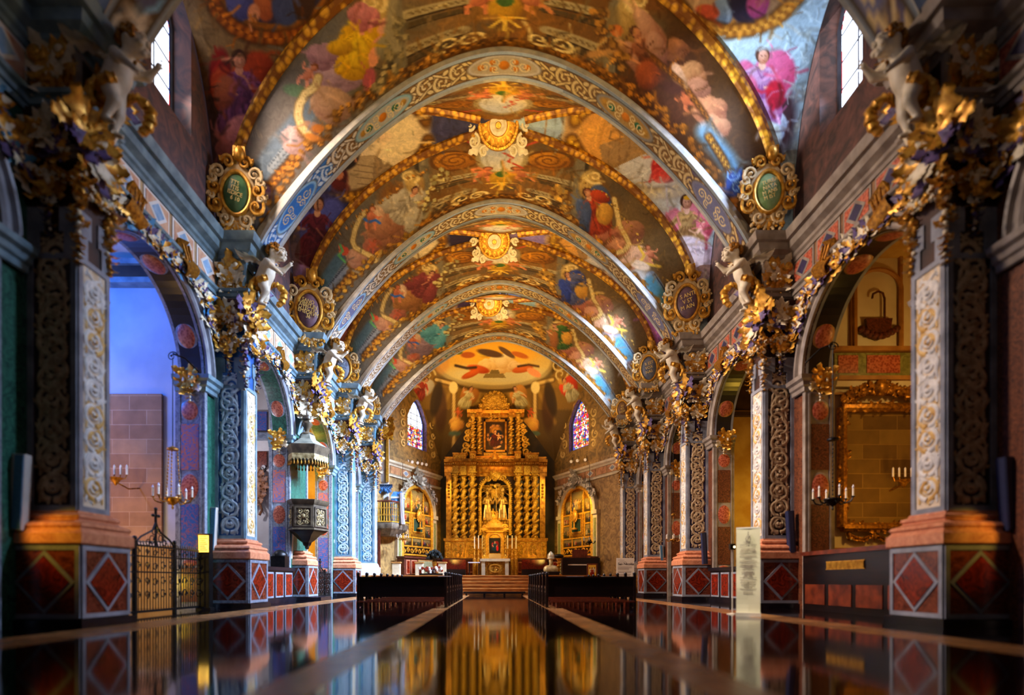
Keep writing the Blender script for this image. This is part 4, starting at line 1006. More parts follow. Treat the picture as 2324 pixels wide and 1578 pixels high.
def shell():
    global FLOORM
    # floor of the nave and chapels with light stone bands
    mb = MB()
    xs = [-14.6, -6.75, -5.75, -1.95, -1.52, 1.12, 1.58, 5.05, 5.85, 14.6]
    for i in range(len(xs)-1):
        mb.add([(xs[i],-4,0),(xs[i+1],-4,0),(xs[i+1],41,0),(xs[i],41,0)], [(0,1,2,3)], 1 if i in (1,3,5,7) else 0)
    tag(mb.build('floor', [FLOORD, FLOORB], None, None), kind='structure')
    # back wall behind the camera and chapel walls
    mb = MB(); mb.add([(-14.6,-4,0),(14.6,-4,0),(14.6,-4,17),(-14.6,-4,17)], [(0,1,2,3)]); tag(mb.build('wall_back', DARKPL, None, None), kind='structure')
    mb = MB(); mb.add([(-8,-4,16.4),(8,-4,16.4),(8,9.9,16.4),(-8,9.9,16.4)], [(0,1,2,3)]); tag(mb.build('ceiling', DARKPL, None, None), kind='structure')
    mb = MB()
    for s in (-1, 1):
        for i in range(4): mb.box(s*8, PY[i]+.3, 9.98, s*7.3, PY[i]+.6, 16.5)
    pm = {-1: [PLASTERL, PLASTERL, PLASTERW, PLASTERY, PLASTERW, PLASTERW], 1: [PLASTERY, PLASTER, PLASTERY, PLASTERY, PLASTERY, PLASTERY]}
    for s in (-1, 1):
        mb = MB(); ms = []
        for j in range(5):
            Y = PY[j]+.22; mb.box(min(s*8.6, s*14.6), Y, 0, max(s*8.6, s*14.6), Y+.3, 9.8, len(ms)); ms.append(pm[s][j])
        mb.add([(s*14.5,-4,0),(s*14.5,33.2,0),(s*14.5,33.2,9.8),(s*14.5,-4,9.8)], [(0,1,2,3)], len(ms)); ms.append(pm[s][5])
        mb.add([(s*8.6,-4,9.7),(s*14.6,-4,9.7),(s*14.6,33.2,9.7),(s*8.6,33.2,9.7)], [(0,1,2,3)], len(ms)-1)
        mb.add([(s*8.6,33.0,0),(s*14.6,33.0,0),(s*14.6,33.0,9.8),(s*8.6,33.0,9.8)], [(0,1,2,3)], len(ms)-1)
        tag(mb.build('wall_chapel', ms, None, None), kind='structure')

def floor_mat(name, c1, c2, rough, spec=.5):
    m, nt, b = _nodes(name); N = nt.nodes; L = nt.links
    tc = N.new('ShaderNodeTexCoord')
    t = N.new('ShaderNodeTexNoise'); t.inputs['Scale'].default_value = 1.3; t.inputs['Detail'].default_value = 6; t.inputs['Distortion'].default_value = 1.5
    L.new(tc.outputs['Object'], t.inputs['Vector'])
    r = N.new('ShaderNodeValToRGB'); r.color_ramp.elements[0].color = (*lin(c1), 1); r.color_ramp.elements[1].color = (*lin(c2), 1); r.color_ramp.elements[0].position = .35; r.color_ramp.elements[1].position = .7
    L.new(t.outputs['Fac'], r.inputs[0])
    br = N.new('ShaderNodeTexBrick'); br.inputs['Scale'].default_value = 1.0; br.inputs['Mortar Size'].default_value = .006; br.inputs['Brick Width'].default_value = .9; br.inputs['Row Height'].default_value = .6
    br.inputs['Color1'].default_value = (1,1,1,1); br.inputs['Color2'].default_value = (.8,.8,.8,1); br.inputs['Mortar'].default_value = (.35,.3,.3,1)
    L.new(tc.outputs['Object'], br.inputs['Vector'])
    mx = N.new('ShaderNodeMix'); mx.data_type = 'RGBA'; mx.blend_type = 'MULTIPLY'; mx.inputs[0].default_value = 1
    L.new(r.outputs[0], mx.inputs[6]); L.new(br.outputs['Color'], mx.inputs[7]); L.new(mx.outputs[2], b.inputs['Base Color'])
    b.inputs['Roughness'].default_value = rough; b.inputs['Specular IOR Level'].default_value = spec
    t2 = N.new('ShaderNodeTexNoise'); t2.inputs['Scale'].default_value = 2.2; t2.inputs['Detail'].default_value = 2; L.new(tc.outputs['Object'], t2.inputs['Vector'])
    bp = N.new('ShaderNodeBump'); bp.inputs['Strength'].default_value = .05; bp.inputs['Distance'].default_value = .02; L.new(t2.outputs['Fac'], bp.inputs['Height']); L.new(bp.outputs[0], b.inputs['Normal'])
    return m
FLOORD = floor_mat('polished_dark_floor', (6,4,7), (20,11,10), 0.07, .27)
FLOORB = floor_mat('polished_stone_band', (140,96,56), (186,138,90), 0.26, .2)

# ---------------------------------------------------------------- stucco cherubs
def meta_mesh(name, elems, res=0.04):
    """one continuous body grown from blended balls; elems (x,y,z,r)"""
    mbd = bpy.data.metaballs.new(name); mbd.resolution = res; mbd.render_resolution = res; mbd.threshold = 0.6
    for x, y, z, r in elems:
        e = mbd.elements.new(); e.co = (x, y, z); e.radius = r/0.66; e.stiffness = 2.0
    ob = bpy.data.objects.new(name, mbd); COL.objects.link(ob)
    dg = bpy.context.evaluated_depsgraph_get(); me = bpy.data.meshes.new_from_object(ob.evaluated_get(dg))
    bpy.data.objects.remove(ob); bpy.data.metaballs.remove(mbd)
    me.name = name; me.shade_smooth()
    return me
def limb(p, q, r0, r1, n=5):
    return [(p[0]+(q[0]-p[0])*i/n, p[1]+(q[1]-p[1])*i/n, p[2]+(q[2]-p[2])*i/n, r0+(r1-r0)*i/n) for i in range(n+1)]
def hand(p, d, r=.022):
    d = Vector(d).normalized(); s_ = d.cross(Vector((0,.3,1))).normalized(); out = [(p[0], p[1], p[2], r*1.9)]
    for k, L in ((-1.5,.07),(-.5,.09),(.5,.095),(1.5,.08)):
        a = Vector(p)+s_*k*r*.9; out += limb(a, a+d*L, r*.75, r*.55, 3)
    a = Vector(p)-s_*r*1.6; out += limb(a, a+(d*.6-s_*.7)*.06, r*.8, r*.6, 3)
    return out
def cherub_mesh():
    E = []
    E += limb((.0,0,.66), (.10,0,.98), .175, .165, 5)                 # round trunk leaning into the nave
    E += [(-.07,-.08,.60,.125), (-.07,.08,.60,.125), (.10,0,.80,.16)]  # buttocks and belly
    E += limb((.10,0,1.0), (.22,0,1.14), .10, .085, 2)
    h = Vector((.30,0,1.28)); E += [(h.x,h.y,h.z,.18), (h.x+.08,h.y,h.z-.05,.12), (h.x+.14,h.y-.055,h.z-.06,.05), (h.x+.14,h.y+.055,h.z-.06,.05), (h.x+.175,h.y,h.z-.035,.032), (h.x+.15,h.y,h.z-.085,.03), (h.x+.13,h.y,h.z-.125,.045), (h.x+.12,h.y,h.z+.05,.09), (h.x-.0,h.y-.16,h.z-.02,.035), (h.x-.0,h.y+.16,h.z-.02,.035)]
    E += limb((-.02,-.10,.58), (.10,-.13,.34), .125, .095, 4)+limb((.10,-.13,.32), (-.04,-.13,.07), .088, .055, 4)+limb((-.04,-.13,.05), (.10,-.14,.0), .05, .038, 3)
    E += limb((-.02,.10,.58), (-.02,.13,.32), .125, .092, 4)+limb((-.02,.13,.30), (-.10,.13,.05), .086, .055, 4)+limb((-.10,.13,.04), (.03,.14,.0), .05, .038, 3)
    E += limb((.13,-.17,1.0), (.28,-.26,.84), .082, .066, 4)+limb((.29,-.26,.83), (.46,-.24,.70), .064, .044, 4)+hand((.49,-.23,.68), (.8,.1,-.5))
    E += limb((.13,.17,1.0), (.34,.27,1.02), .082, .066, 4)+limb((.35,.27,1.02), (.52,.22,1.12), .064, .044, 4)+hand((.55,.21,1.14), (.7,-.2,.6))
    return meta_mesh('cherub_body', E, .032)
def cherub_parts():
    mb = MB(); r = random.Random(4); h = Vector((.28,0,1.30))
    for i in range(80):
        a = r.random()*2*PI; b = r.random()*1.75
        d = Vector((-.35+math.sin(b)*math.cos(a)*.9, math.sin(b)*math.sin(a), math.cos(b))).normalized()
        if d.x > .55 and d.z < .62: continue
        mb.blob(h+d*(.165+.03*r.random()), (.05,.05,.042), 0, 7, 5)
    hair = mb.mesh('cherub_hair', GOLDD)
    mb = MB()
    f = Vector((.30,0,1.27)); fx = f.x+.19
    for sy in (-1, 1):
        mb.blob((fx-.005, sy*.065, f.z+.03), (.022,.03,.022), 0, 8, 6); mb.tube(mb.path([(fx-.02, sy*.11, f.z+.065), (fx+.012, sy*.07, f.z+.085), (fx+.015, sy*.03, f.z+.06)], 4), .014, 6); mb.blob((fx-.03, sy*.09, f.z-.05), (.05,.055,.05), 0, 10, 8)
    mb.blob((fx+.02, 0, f.z-.005), (.028,.024,.045), 0, 8, 6); mb.blob((fx+.03, 0, f.z-.03), (.03,.034,.022), 0, 8, 6)
    mb.blob((fx-.005, 0, f.z-.085), (.022,.045,.012), 0, 8, 6); mb.blob((fx-.01, 0, f.z-.108), (.022,.036,.014), 0, 8, 6); mb.blob((fx-.03, 0, f.z-.15), (.045,.05,.035), 0, 8, 6)
    global CHFACE
    CHFACE = mb.mesh('cherub_face', FLESH, 2)
    wings = []
    for sy in (-1, 1):
        mb = MB()
        for i in range(9):
            t = i/8; p = Vector((-.03-.06*t, sy*(.08+.06*t), .98+.08*t)); d = Vector((-.75+.2*t, sy*(.35+.3*t), .72-.95*t))
            mb.leaf(p, d, (0,-sy*.3,1), .72-.26*t, .085, .35, 0, 7)
        for i in range(5): mb.blob((-.06-.05*i, sy*(.1+.03*i), 1.0+.03*i), (.06,.03,.05), 0, 7, 5)
        wings.append(mb.mesh('cherub_wing', FLESH))
    mb = MB()
    pts = [(.16,-.18,.62),(.02,-.22,.56),(-.16,-.06,.52),(-.15,.10,.54),(.02,.22,.60),(.20,.18,.66)]
    def cloth(pp, w):
        q = mb.path(pp, 6); n = len(q); mb.tube(q, [w*(.35+.65*math.sin(PI*(.15+.8*i/n)))*(1+.18*math.sin(i*2.1)) for i in range(n)], 9)
    cloth(pts, .09); cloth([(.2,.18,.66),(.34,.32,.55),(.3,.36,.35),(.18,.34,.2)], .09); cloth([(-.15,.05,.55),(-.32,.1,.42),(-.34,.1,.22),(-.2,.12,.05)], .085); cloth([(-.1,-.2,.6),(-.22,-.22,.4),(-.14,-.2,.2)], .06)
    return hair, wings, mb.mesh('cherub_drape', GOLD)
CHERUB_L = {
 (0,-1): 'large blurred white cherub leaning out above the dark brown pillar near the tall gate',
 (1,-1): 'white cherub with raised wings standing on the deep blue pillar capital',
 (2,-1): 'white cherub crouching above the pale blue corbelled pillar and pulpit canopy',
 (3,-1): 'small white cherub on the sky blue pillar beside the organ pipes',
 (0,1): 'large blurred cream cherub leaning out above the long wooden barrier',
 (1,1): 'cream cherub with spread wings on the capital behind the roll-up banner',
 (2,1): 'cream cherub on the violet pillar under the blue lettered cartouche',
 (3,1): 'small cream cherub above the San Nicolás notice board pillar',
 (4,1): 'tiny cream cherub on the last slim pillar before the apse'}
def cherubs():
    body = cherub_mesh(); body.materials.append(FLESH); hair, wings, drape = cherub_parts()
    for (k, s), lab in CHERUB_L.items():
        o = thing('cherub_statue', (s*(WALL-PROJ-.42), PY[k]+.25, 8.34), lab, 'statue', 'cherubs standing on the pillar capitals', 0, -s)
        q = 1.18 if k else 1.12
        o.scale = (-s*q, q, q)
        link('body', body, o); link('face', CHFACE, o); link('hair', hair, o); link('drapery', drape, o)
        for w in wings: link('wing', w, o)

# ---------------------------------------------------------------- lettered cartouches on the vault springers
def text_mesh(name, txt, size, material, extrude=0.004, align='CENTER', bold=0.0):
    cu = bpy.data.curves.new(name, 'FONT'); cu.body = txt; cu.size = size; cu.align_x = align; cu.align_y = 'CENTER'; cu.extrude = extrude; cu.resolution_u = 3; cu.offset = bold
    ob = bpy.data.objects.new(name, cu); COL.objects.link(ob)
    dg = bpy.context.evaluated_depsgraph_get(); me = bpy.data.meshes.new_from_object(ob.evaluated_get(dg))
    bpy.data.objects.remove(ob); bpy.data.curves.remove(cu); me.materials.clear(); me.materials.append(material)
    return me
def curl3(mb, cx, cy, r, turns, a0, d, w, mi, z=.06):
    n = int(11*turns)+3; pts = []; rad = []
    for i in range(n+1):
        t = i/n; rr = r*(1-.84*t); an = a0+d*2*PI*turns*t; pts.append((cx+rr*math.cos(an), cy+rr*math.sin(an), z+.05*t)); rad.append(w*(1-.5*t))
    mb.tube(pts, rad, 6, mi, .8, (0,0,1)); mb.blob((cx, cy, z+.06), r*.2, mi, 7, 5)
def cartouche_parts(field, seed, dark=False):
    out = []; r = random.Random(seed)
    mb = MB(); rows = []
    for q, z in ((1.0,.0),(1.0,.06),(.9,.1),(.5,.16),(.02,.18)):
        rows.append([(.36*q*math.cos(2*PI*i/28)*(1+.05*math.cos(4*PI*i/28)), .5*q*math.sin(2*PI*i/28), z) for i in range(28)])
    mb.rings(rows); out.append(('shield', mb.mesh('shield', field)))
    mb = MB()
    pts = [(.4*math.cos(2*PI*i/32)*(1+.05*math.cos(4*PI*i/32)), .55*math.sin(2*PI*i/32), .08) for i in range(33)]
    mb.tube(pts, .055, 8, 0)
    mb.rings([[(.56*q*math.cos(2*PI*i/24), .8*q*math.sin(2*PI*i/24), z) for i in range(24)] for q, z in ((1,0),(.95,.05),(.7,.06))], 1)
    for sx in (-1, 1):
        for (px, py, rr, t, a0, d, mi) in ((.52,.5,.24,1.4,-1.5,1,1),(.6,.12,.2,1.3,1.2,-1,0),(.56,-.3,.26,1.4,1.5,-1,0),(.3,-.66,.2,1.3,2.6,1,1),(.24,.78,.2,1.3,0,1,0),(.66,.36,.13,1.2,0,-1,1),(.7,-.1,.12,1.2,0,1,1)):
            curl3(mb, sx*px, py, rr, t, a0 if sx > 0 else PI-a0, sx*d, .055, mi); mb.leaf((sx*px*.9, py, .05), (sx*.8, .4*d, 0), (0,0,1), .34, .09, .5, mi, 5)
    for i in range(9):
        a = PI+PI*i/8; mb.leaf((0,-.72,.08), (math.cos(a), math.sin(a)*.8, .1), (0,0,1), .34, .07, .3, i % 2, 5)
    for i in range(26):
        a = r.random()*2*PI; mb.blob((math.cos(a)*(.35+.2*r.random()), -.78-.2*r.random(), .06), .055, 1 if r.random() < .3 else 0, 6, 4)
    mb.blob((.1,.98,.1), (.17,.2,.14), 0, 10, 7)
    for i in range(5): mb.tube([(.1+.16*math.cos(PI*i/4), .9, .12), (.1+.15*math.cos(PI*i/4), 1.15, .14)], .03, 5, 0)
    out.append(('strapwork', mb.mesh('strapwork', [GOLD, IVORY])))
    return out
SH = {'green': mat('shield_green', (38,84,52), (76,120,76), 3, .5), 'plum': mat('shield_plum', (84,60,84), (116,88,100), 4, .5), 'slate': mat('shield_slate', (70,82,112), (112,116,128), 4, .5), 'lgreen': mat('shield_sage', (92,130,70), (140,176,130), 3, .45), 'brown': mat('shield_brown', (96,64,40), (132,92,56), 4, .5), 'grey': mat('shield_grey', (110,104,110), (150,146,150), 4, .5)}
CARTS = [  # pillar, side, centre px, width px, field, lines, ink, label
 (1,-1,(538,444),112,'green',['TTS','ITIS','ISDICE','6 10'],GOLDINK,'oval green lettered cartouche in gold strapwork, above the deep blue pillar'),
 (1,1,(1742,440),108,'lgreen',['TURBA','NATA','M ANS','M IST'],GOLDINK,'sage green lettered cartouche in gold strapwork, above the pillar by the roll-up banner'),
 (2,-1,(702,708),100,'plum',['SANO','VIBEM IN','OTECTIO','EMEORVM','36'],GOLDINK,'plum lettered cartouche with white and gold strapwork, above the pulpit'),
 (2,1,(1558,690),92,'plum',['S ANTI','V ST','M AIN'],GOLDINK,'plum cartouche with white scrolls above the first violet pillar'),
 (3,-1,(778,838),66,'slate',['ORZ','TOBRN','AREM','PTB'],PALEINK,'slate cartouche with pale blue lettering above the sky blue pillar'),
 (3,1,(1472,838),66,'slate',['R EST','VOX','NAS'],GOLDINK,'slate cartouche with gold lettering above the notice board pillar'),
 (4,-1,(838,925),44,'grey',[],GOLDINK,'small grey cartouche beside the last arch above the organ pipes'),
 (4,1,(1412,930),44,'brown',['EV','RO','NOM'],GOLDINK,'small brown lettered cartouche beside the last arch near the stained window')]
def cartouches():
    for k, s, (px, py), wpx, f, lines, ink, lab in CARTS:
        Y = PY[k]-.30; c = at(px, py, Y); q = wpx*Y/FPX/1.25
        o = thing('cartouche', c, lab, 'cartouche', 'lettered cartouches at the feet of the vault')
        o.rotation_euler = (PI/2-.0, 0, -s*.16); o.scale = (q*.84, q, q)
        for nm, me in cartouche_parts(SH[f], k*7+s): link(nm, me, o)
        for i, t in enumerate(lines):
            me = text_mesh('inscription', t, .15 if len(lines) > 3 else .18, ink); c2 = link('inscription', me, o)
            c2.location = (0, .27-.54*(i+.5)/len(lines)*1.0+.0, .185); c2.rotation_euler = (0, 0, s*.25)

# ---------------------------------------------------------------- sun bosses at the crown of each vault
BOSS = [(1,(1131,284),'biggest gilded sun boss, ringed by cream scrolls, framed by the largest arch'), (2,(1122,548),'second gilded sun boss, framed by the second painted arch'), (3,(1110,688),'smallest gilded sun boss, just above the last arch')]
def bosses():
    mb = MB(); mb.lathe([(.0,.16),(.08,.16),(.12,.10),(.15,.10),(.17,.15),(.30,.12),(.32,.07),(.36,.07),(.56,.03),(.60,.08),(.66,.08),(.70,.02),(.70,-.12)], seg=40, mi=0); disc = mb.mesh('disc', [GOLD])
    mb = MB()
    for ring, n, rr in ((.47,16,.14),(.40,12,.10)):
        if ring < .45: petals0 = mb.mesh('outer_petals', [GOLDY]); mb = MB()
        for i in range(n):
            a = 2*PI*i/n; mb.leaf((math.cos(a)*(ring-.12), math.sin(a)*(ring-.12), .06), (math.cos(a), math.sin(a), .15), (0,0,1), .26, .075, .4, 0, 5)
    petals = mb.mesh('petals', [GOLDY]); mb = MB()
    for i in range(44): a = 2*PI*i/44; mb.blob((.63*math.cos(a), .63*math.sin(a), .09), .022, 0, 6, 4)
    beads = mb.mesh('bead_ring', [GOLDY])
    mb = MB(); mb.lathe([(.10,.14),(.18,.19),(.28,.15),(.29,.1)], seg=28, cap=False); ringm = mb.mesh('pale_ring', [CREAM])
    mb = MB()
    for sx in (-1, 1):
        for px, py, r, t, a0, d in ((.42,.86,.22,1.3,-1.2,1),(.82,.50,.20,1.3,-2.,1),(.93,.02,.16,1.3,-1.2,-1),(.56,.66,.12,1.2,.5,-1),(.84,-.42,.22,1.2,1.8,1),(.5,-.7,.16,1.2,2.,-1)):
            curl3(mb, sx*px, py, r, t, a0 if sx > 0 else PI-a0, sx*d, .05, 0, .02); mb.leaf((sx*px*.75, py*.75, .0), (sx*px, py, .1), (0,0,1), .42, .1, .5, 0, 6)
        mb.leaf((sx*.5,-.55,0), (sx*.9,-.35,0), (0,0,1), .6, .14, .4, 0, 7)
    for k in (-.1, .1): mb.blob((k, .84, .03), (.09,.15,.06), 0, 8, 6)
    scr = mb.mesh('scroll_frame', [CREAM])
    for b, p, lab in BOSS:
        Y0, Y1 = BAYS[b]; yc = (Y0+Y1)/2
        z = SPR+ARISE[b+1]+.85-.5
        o = thing('sun_boss', (0 if p is None else at(p[0], p[1], yc).x, yc, z), lab, 'boss', 'gilded sun bosses along the crown of the vault')
        o.rotation_euler = (PI/2+.72, 0, 0)
        if p: o.location.z = at(p[0], p[1], yc).z
        for nm, me in (('disc', disc), ('outer_petals', petals0), ('inner_petals', petals), ('bead_ring', beads), ('pale_ring', ringm), ('scroll_frame', scr)): link(nm, me, o)
GOLDY = mat('bright_gold_petals', (206,136,24), (240,184,60), 9, .4, .35, .3)
# ---------------------------------------------------------------- apse
APA, APB = (7.45, 32.85), (4.1, 39.6)
APW = math.hypot(APA[0]-APB[0], APA[1]-APB[1]); APANG = math.atan2(APB[1]-APA[1], APA[0]-APB[0])
def apse_pt(s, t):
    """point on the slanting apse wall, t metres from the nave end"""
    k = t/APW; return (s*(APA[0]+(APB[0]-APA[0])*k), APA[1]+(APB[1]-APA[1])*k)
WT, WH, WZ0, WZ1 = 4.6, 1.12, 9.62, 11.55
def apse():
    mb = MB()
    for s in (-1, 1):
        def V(t, z, d=0):
            x, y = apse_pt(s, t); n = (math.sin(APANG)*s, math.cos(APANG)); return (x+n[0]*d, y+n[1]*d, z)
        def q(t0, z0, t1, z1, mi=0): mb.add([V(t0,z0),V(t1,z0),V(t1,z1),V(t0,z1)], [(0,1,2,3)], mi)
        q(0, 0, APW, 8.55, 1); q(0, 8.55, WT-WH, 14.5); q(WT+WH, 8.55, APW, 14.5); q(WT-WH, 8.55, WT+WH, WZ0)
        n = 16; ring = []
        for j in range(n+1):
            u = -1+2*j/n; ring.append((WT+WH*u, WZ1+1.35*(1-abs(u)**1.6)))
        for j in range(n): mb.add([V(ring[j][0],ring[j][1]),V(ring[j+1][0],ring[j+1][1]),V(ring[j+1][0],14.5),V(ring[j][0],14.5)], [(0,1,2,3)])
        rg = [(WT-WH, WZ0)]+ring+[(WT+WH, WZ0)]
        for j in range(len(rg)):
            a, b = rg[j], rg[(j+1) % len(rg)]; mb.add([V(a[0],a[1]),V(b[0],b[1]),V(b[0],b[1],.35),V(a[0],a[1],.35)], [(0,1,2,3)], 2)
        # painted strapwork beside the window
        for sx in (-1, 1):
            c = V(WT+sx*1.75, 10.6, -.0)
            mb.M = face_frame(c, (V(1,0)[0]-V(0,0)[0], V(1,0)[1]-V(0,0)[1], 0), (0,0,1)); zs = -1 if s > 0 else 1
            for (px, py, r, d) in ((0,1.0,.34,1),(.1,.3,.3,-1),(-.1,-.4,.34,1),(.1,-1.0,.28,-1)):
                curl3(mb, px, py, r, 1.3, 1.0, d*sx, .07, 3, .02*zs)
            mb.M = Matrix.Identity(4)
    mb.add([(-APB[0],APB[1],0),(APB[0],APB[1],0),(APB[0],APB[1],14.5),(-APB[0],APB[1],14.5)], [(0,1,2,3)], 4)
    for s in (-1, 1): mb.add([(s*WALL,33.0,0),(s*APA[0],32.85,0),(s*APA[0],32.85,14),(s*WALL,33.0,14)], [(0,1,2,3)], 0)
    tag(mb.build('wall_apse', [APW_U, APW_L, PURPLE, APSCR, APDARK], None, None), kind='structure')
    # cornice and inlaid frieze on the slanting walls
    k = 7
    for s in (-1, 1):
        mb = MB(); path = [(-s*0, 0)]
        for prof in ([(0,7.25),(.08,7.25),(.1,7.34),(.16,7.4),(0,7.43)], [(0,7.93),(.06,7.93),(.1,8.02),(.22,8.1),(.26,8.22),(0,8.26)]):
            rows = []
            for t in (0.25, APW-.1):
                x, y = apse_pt(s, t); n = (-math.sin(APANG)*s, -math.cos(APANG)); rows.append([(x+n[0]*d, y+n[1]*d, z) for d, z in prof])
            mb.rings(rows, 0, closed=False, cap=True)
        for j in range(6):
            t0, t1 = .5+j*1.12, 1.5+j*1.12; n = (-math.sin(APANG)*s, -math.cos(APANG)); x0, y0 = apse_pt(s, t0); x1, y1 = apse_pt(s, t1)
            def F(x, y, z, d): return (x+n[0]*d, y+n[1]*d, z)
            mb.add([F(x0,y0,7.46,.03),F(x1,y1,7.46,.03),F(x1,y1,7.91,.03),F(x0,y0,7.91,.03)], [(0,1,2,3)], 1)
            if j % 2 == 0:
                xm, ym = (x0+x1)/2, (y0+y1)/2
                for sc_, dd, mi in ((1,.04,0),(.66,.05,2)):
                    mb.add([F(xm+(x0-xm)*.7*sc_, ym+(y0-ym)*.7*sc_, 7.69, dd), F(xm,ym,7.69-.22*sc_,dd), F(xm+(x1-xm)*.7*sc_, ym+(y1-ym)*.7*sc_, 7.69, dd), F(xm,ym,7.69+.22*sc_,dd)], [(0,1,2,3)], mi)
        tag(mb.build('trim_%d' % k, [APTRIM, APFRZ, GREYM], None, .5), kind='structure'); k += 1
    # half vault
    nth, ns = 260, 150; th = np.linspace(0, PI, nth); cyc = 32.75
    r = np.zeros(nth); ze = np.zeros(nth); A = np.array(APA)-(0, cyc); B = np.array(APB)-(0, cyc); aB = math.atan2(B[1], B[0])
    for i, t in enumerate(th):
        a = t if t <= PI/2 else PI-t; c, s_ = math.cos(a), math.sin(a)
        if a < aB:
            e = B-A; den = c*e[1]-s_*e[0]; rr = (A[0]*e[1]-A[1]*e[0])/den; k_ = np.clip(((rr*c-A[0])*e[0]+(rr*s_-A[1])*e[1])/(e@e), 0, 1); z = 9.0+1.0*(1-k_)+3.9*math.sin(PI*k_)**1.15
        else: rr = B[1]/s_; k_ = (rr*c+B[0])/(2*B[0]); z = 9.0+4.2*math.sin(PI*min(max(k_,0),1))**1.15
        r[i] = rr*1.002; ze[i] = z
    sg = np.sin(np.linspace(0, PI/2, ns)); S, TH = np.meshgrid(sg, np.arange(nth)); S = S.ravel(); TI = TH.ravel().astype(int)
    X = S*r[TI]*np.cos(th[TI]); Y = cyc+S*r[TI]*np.sin(th[TI]); Z = ze[TI]+(15.35-ze[TI])*np.maximum(1-S**2.3, 0)**.55
    cx, cy = VPX+(X-CAMX)*FPX/Y, VPY-(Z-CAMZ)*FPX/Y
    P = Paint(cx, cy, (116,88,40), 5)
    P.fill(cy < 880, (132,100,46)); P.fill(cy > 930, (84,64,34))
    for i in range(7):
        P.line([(1122+(i-3)*30, 872), (1122+(i-3)*46, 960)], 8, (150,118,60), .5, .7)
    P.ell(1122, 826, 142, 66, (70,52,24), 0, .05); P.ell(1122, 824, 134, 60, (150,128,84), 0, .05); P.ell(1122, 820, 128, 54, (224,168,62), 0, .05, 1, (206,190,140))
    P.ell(1122, 850, 110, 22, (204,196,160), 0, .6, .8); P.ell(1130, 800, 90, 24, (236,176,60), 0, .6, .8); P.ell(1000, 820, 20, 30, (206,150,90), 0, .4, .7)
    P.cloud(1140, 824, 26, (240,222,180), (196,150,90)); P.cloud(1105, 832, 18, (240,214,160), (196,150,90)); P.cloud(1168, 832, 14, (232,206,160), (180,130,80))
    P.ell(1085, 838, 26, 9, (206,96,40), .2, .2, 1, (150,56,24)); P.ell(1068, 850, 22, 7, (206,100,44), -.4, .2, 1, (140,60,24)); P.ell(1186, 838, 24, 8, (206,110,50), -.2, .2, 1, (150,70,30)); P.ell(1212, 846, 18, 8, (220,150,110), .5, .2)
    P.line([(1034,830),(1060,836),(1080,834)], 6, (60,40,26), .4); P.line([(1176,832),(1200,828),(1222,832)], 5, (70,46,30), .4)
    P.ell(1100, 804, 16, 8, (236,206,90), 0, .2, 1, (180,130,40)); P.ell(1112, 802, 30, 8, (84,60,44), .2, .3); P.ell(1150, 800, 22, 6, (96,70,50), .6, .3); P.ell(1180, 806, 20, 6, (180,100,44), .3, .3); P.ell(1062, 806, 16, 7, (170,90,40), 0, .3); P.ell(1040, 800, 10, 5, (90,100,50), 0, .4)
    P.poly([(1096,858),(1148,858),(1142,848),(1102,848)], (132,112,70)); P.poly([(1112,848),(1134,848),(1132,840),(1114,840)], (120,100,60))
    for sx in (-1, 1):
        for k_ in range(3): P.curl(1122+sx*(150-k_*6), 850-k_*22, 16, 1.2, 0, sx, 5, (206,182,126))
        P.line([(1122+sx*132, 862),(1122+sx*92, 872),(1122+sx*92, 1020)], 14, (96,70,34), .3); P.line([(1122+sx*132, 862),(1122+sx*92, 872),(1122+sx*92, 1020)], 7, (206,176,116), .3)
        P.line([(1122+sx*150, 866),(1122+sx*190, 905),(1122+sx*222, 960)], 12, (190,150,80), .3, .9)
        P.ell(1122+sx*93, 880, 10, 14, (226,206,150), 0, .2)
        P.cloud(1122+sx*84, 962, 16, (226,176,96), (150,96,50)); P.child(1122+sx*82, 936, 26, .2*sx, (206,100,60)); P.ell(1122+sx*88, 968, 12, 12, (236,190,100), 0, .2, 1, (170,110,50))
        P.cloud(1122+sx*206, 944, 14, (206,160,130), (140,90,70)); P.cloud(1122+sx*190, 925, 11, (200,150,120), (130,84,60))
        P.ell(1122+sx*90, 984, 14, 6, (80,100,90), 0, .2)
        P.ell(1122+sx*122, 930, 14, 50, (60,36,24), 0, .4, .8)
    P.figure(958, 880, 60, (170,66,50), (96,36,30), ((206,196,180),(140,130,110)), lean=.5); P.figure(1062, 900, 56, (216,206,170), (140,128,90), ((180,120,60),(110,70,30)), lean=.4)
    P.figure(1176, 900, 56, (206,196,160), (130,118,84), ((196,140,70),(120,80,30)), lean=-.4); P.figure(1290, 882, 60, (196,190,160), (120,112,84), ((206,70,44),(120,40,24)), lean=-.5)
    P.ell(990, 905, 12, 40, (40,28,20), .2, .3, .8); P.ell(1250, 905, 12, 40, (40,28,20), -.2, .3, .8)
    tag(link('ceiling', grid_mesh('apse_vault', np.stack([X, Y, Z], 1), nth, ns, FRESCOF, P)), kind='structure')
    # platform and steps
    mb = MB()
    for i in range(6):
        mb.box(-7.05, 28.3+.42*i, .175*i if i else 0, 7.05, 28.3+.42*(i+1)+(.02), .175*(i+1)-.03, 1); mb.box(-7.05, 28.25+.42*i, .175*(i+1)-.03, 7.05, 28.3+.42*(i+1)+.02, .175*(i+1), 0)
    mb.box(-7.85, 30.80, 0, 7.85, 41, PLAT)
    tag(mb.build('floor', [STEP, STEPR], None, .3), kind='structure')
APFRZ = mat('apse_frieze', (150,96,56), (196,140,90), 4, .5)
APW_U = mat('apse_wall_painted', (92,72,36), (150,116,56), 1.6, .65, kind='vein')
APW_L = mat('apse_wall_lower', (116,84,42), (172,132,70), 1.8, .6, kind='vein')
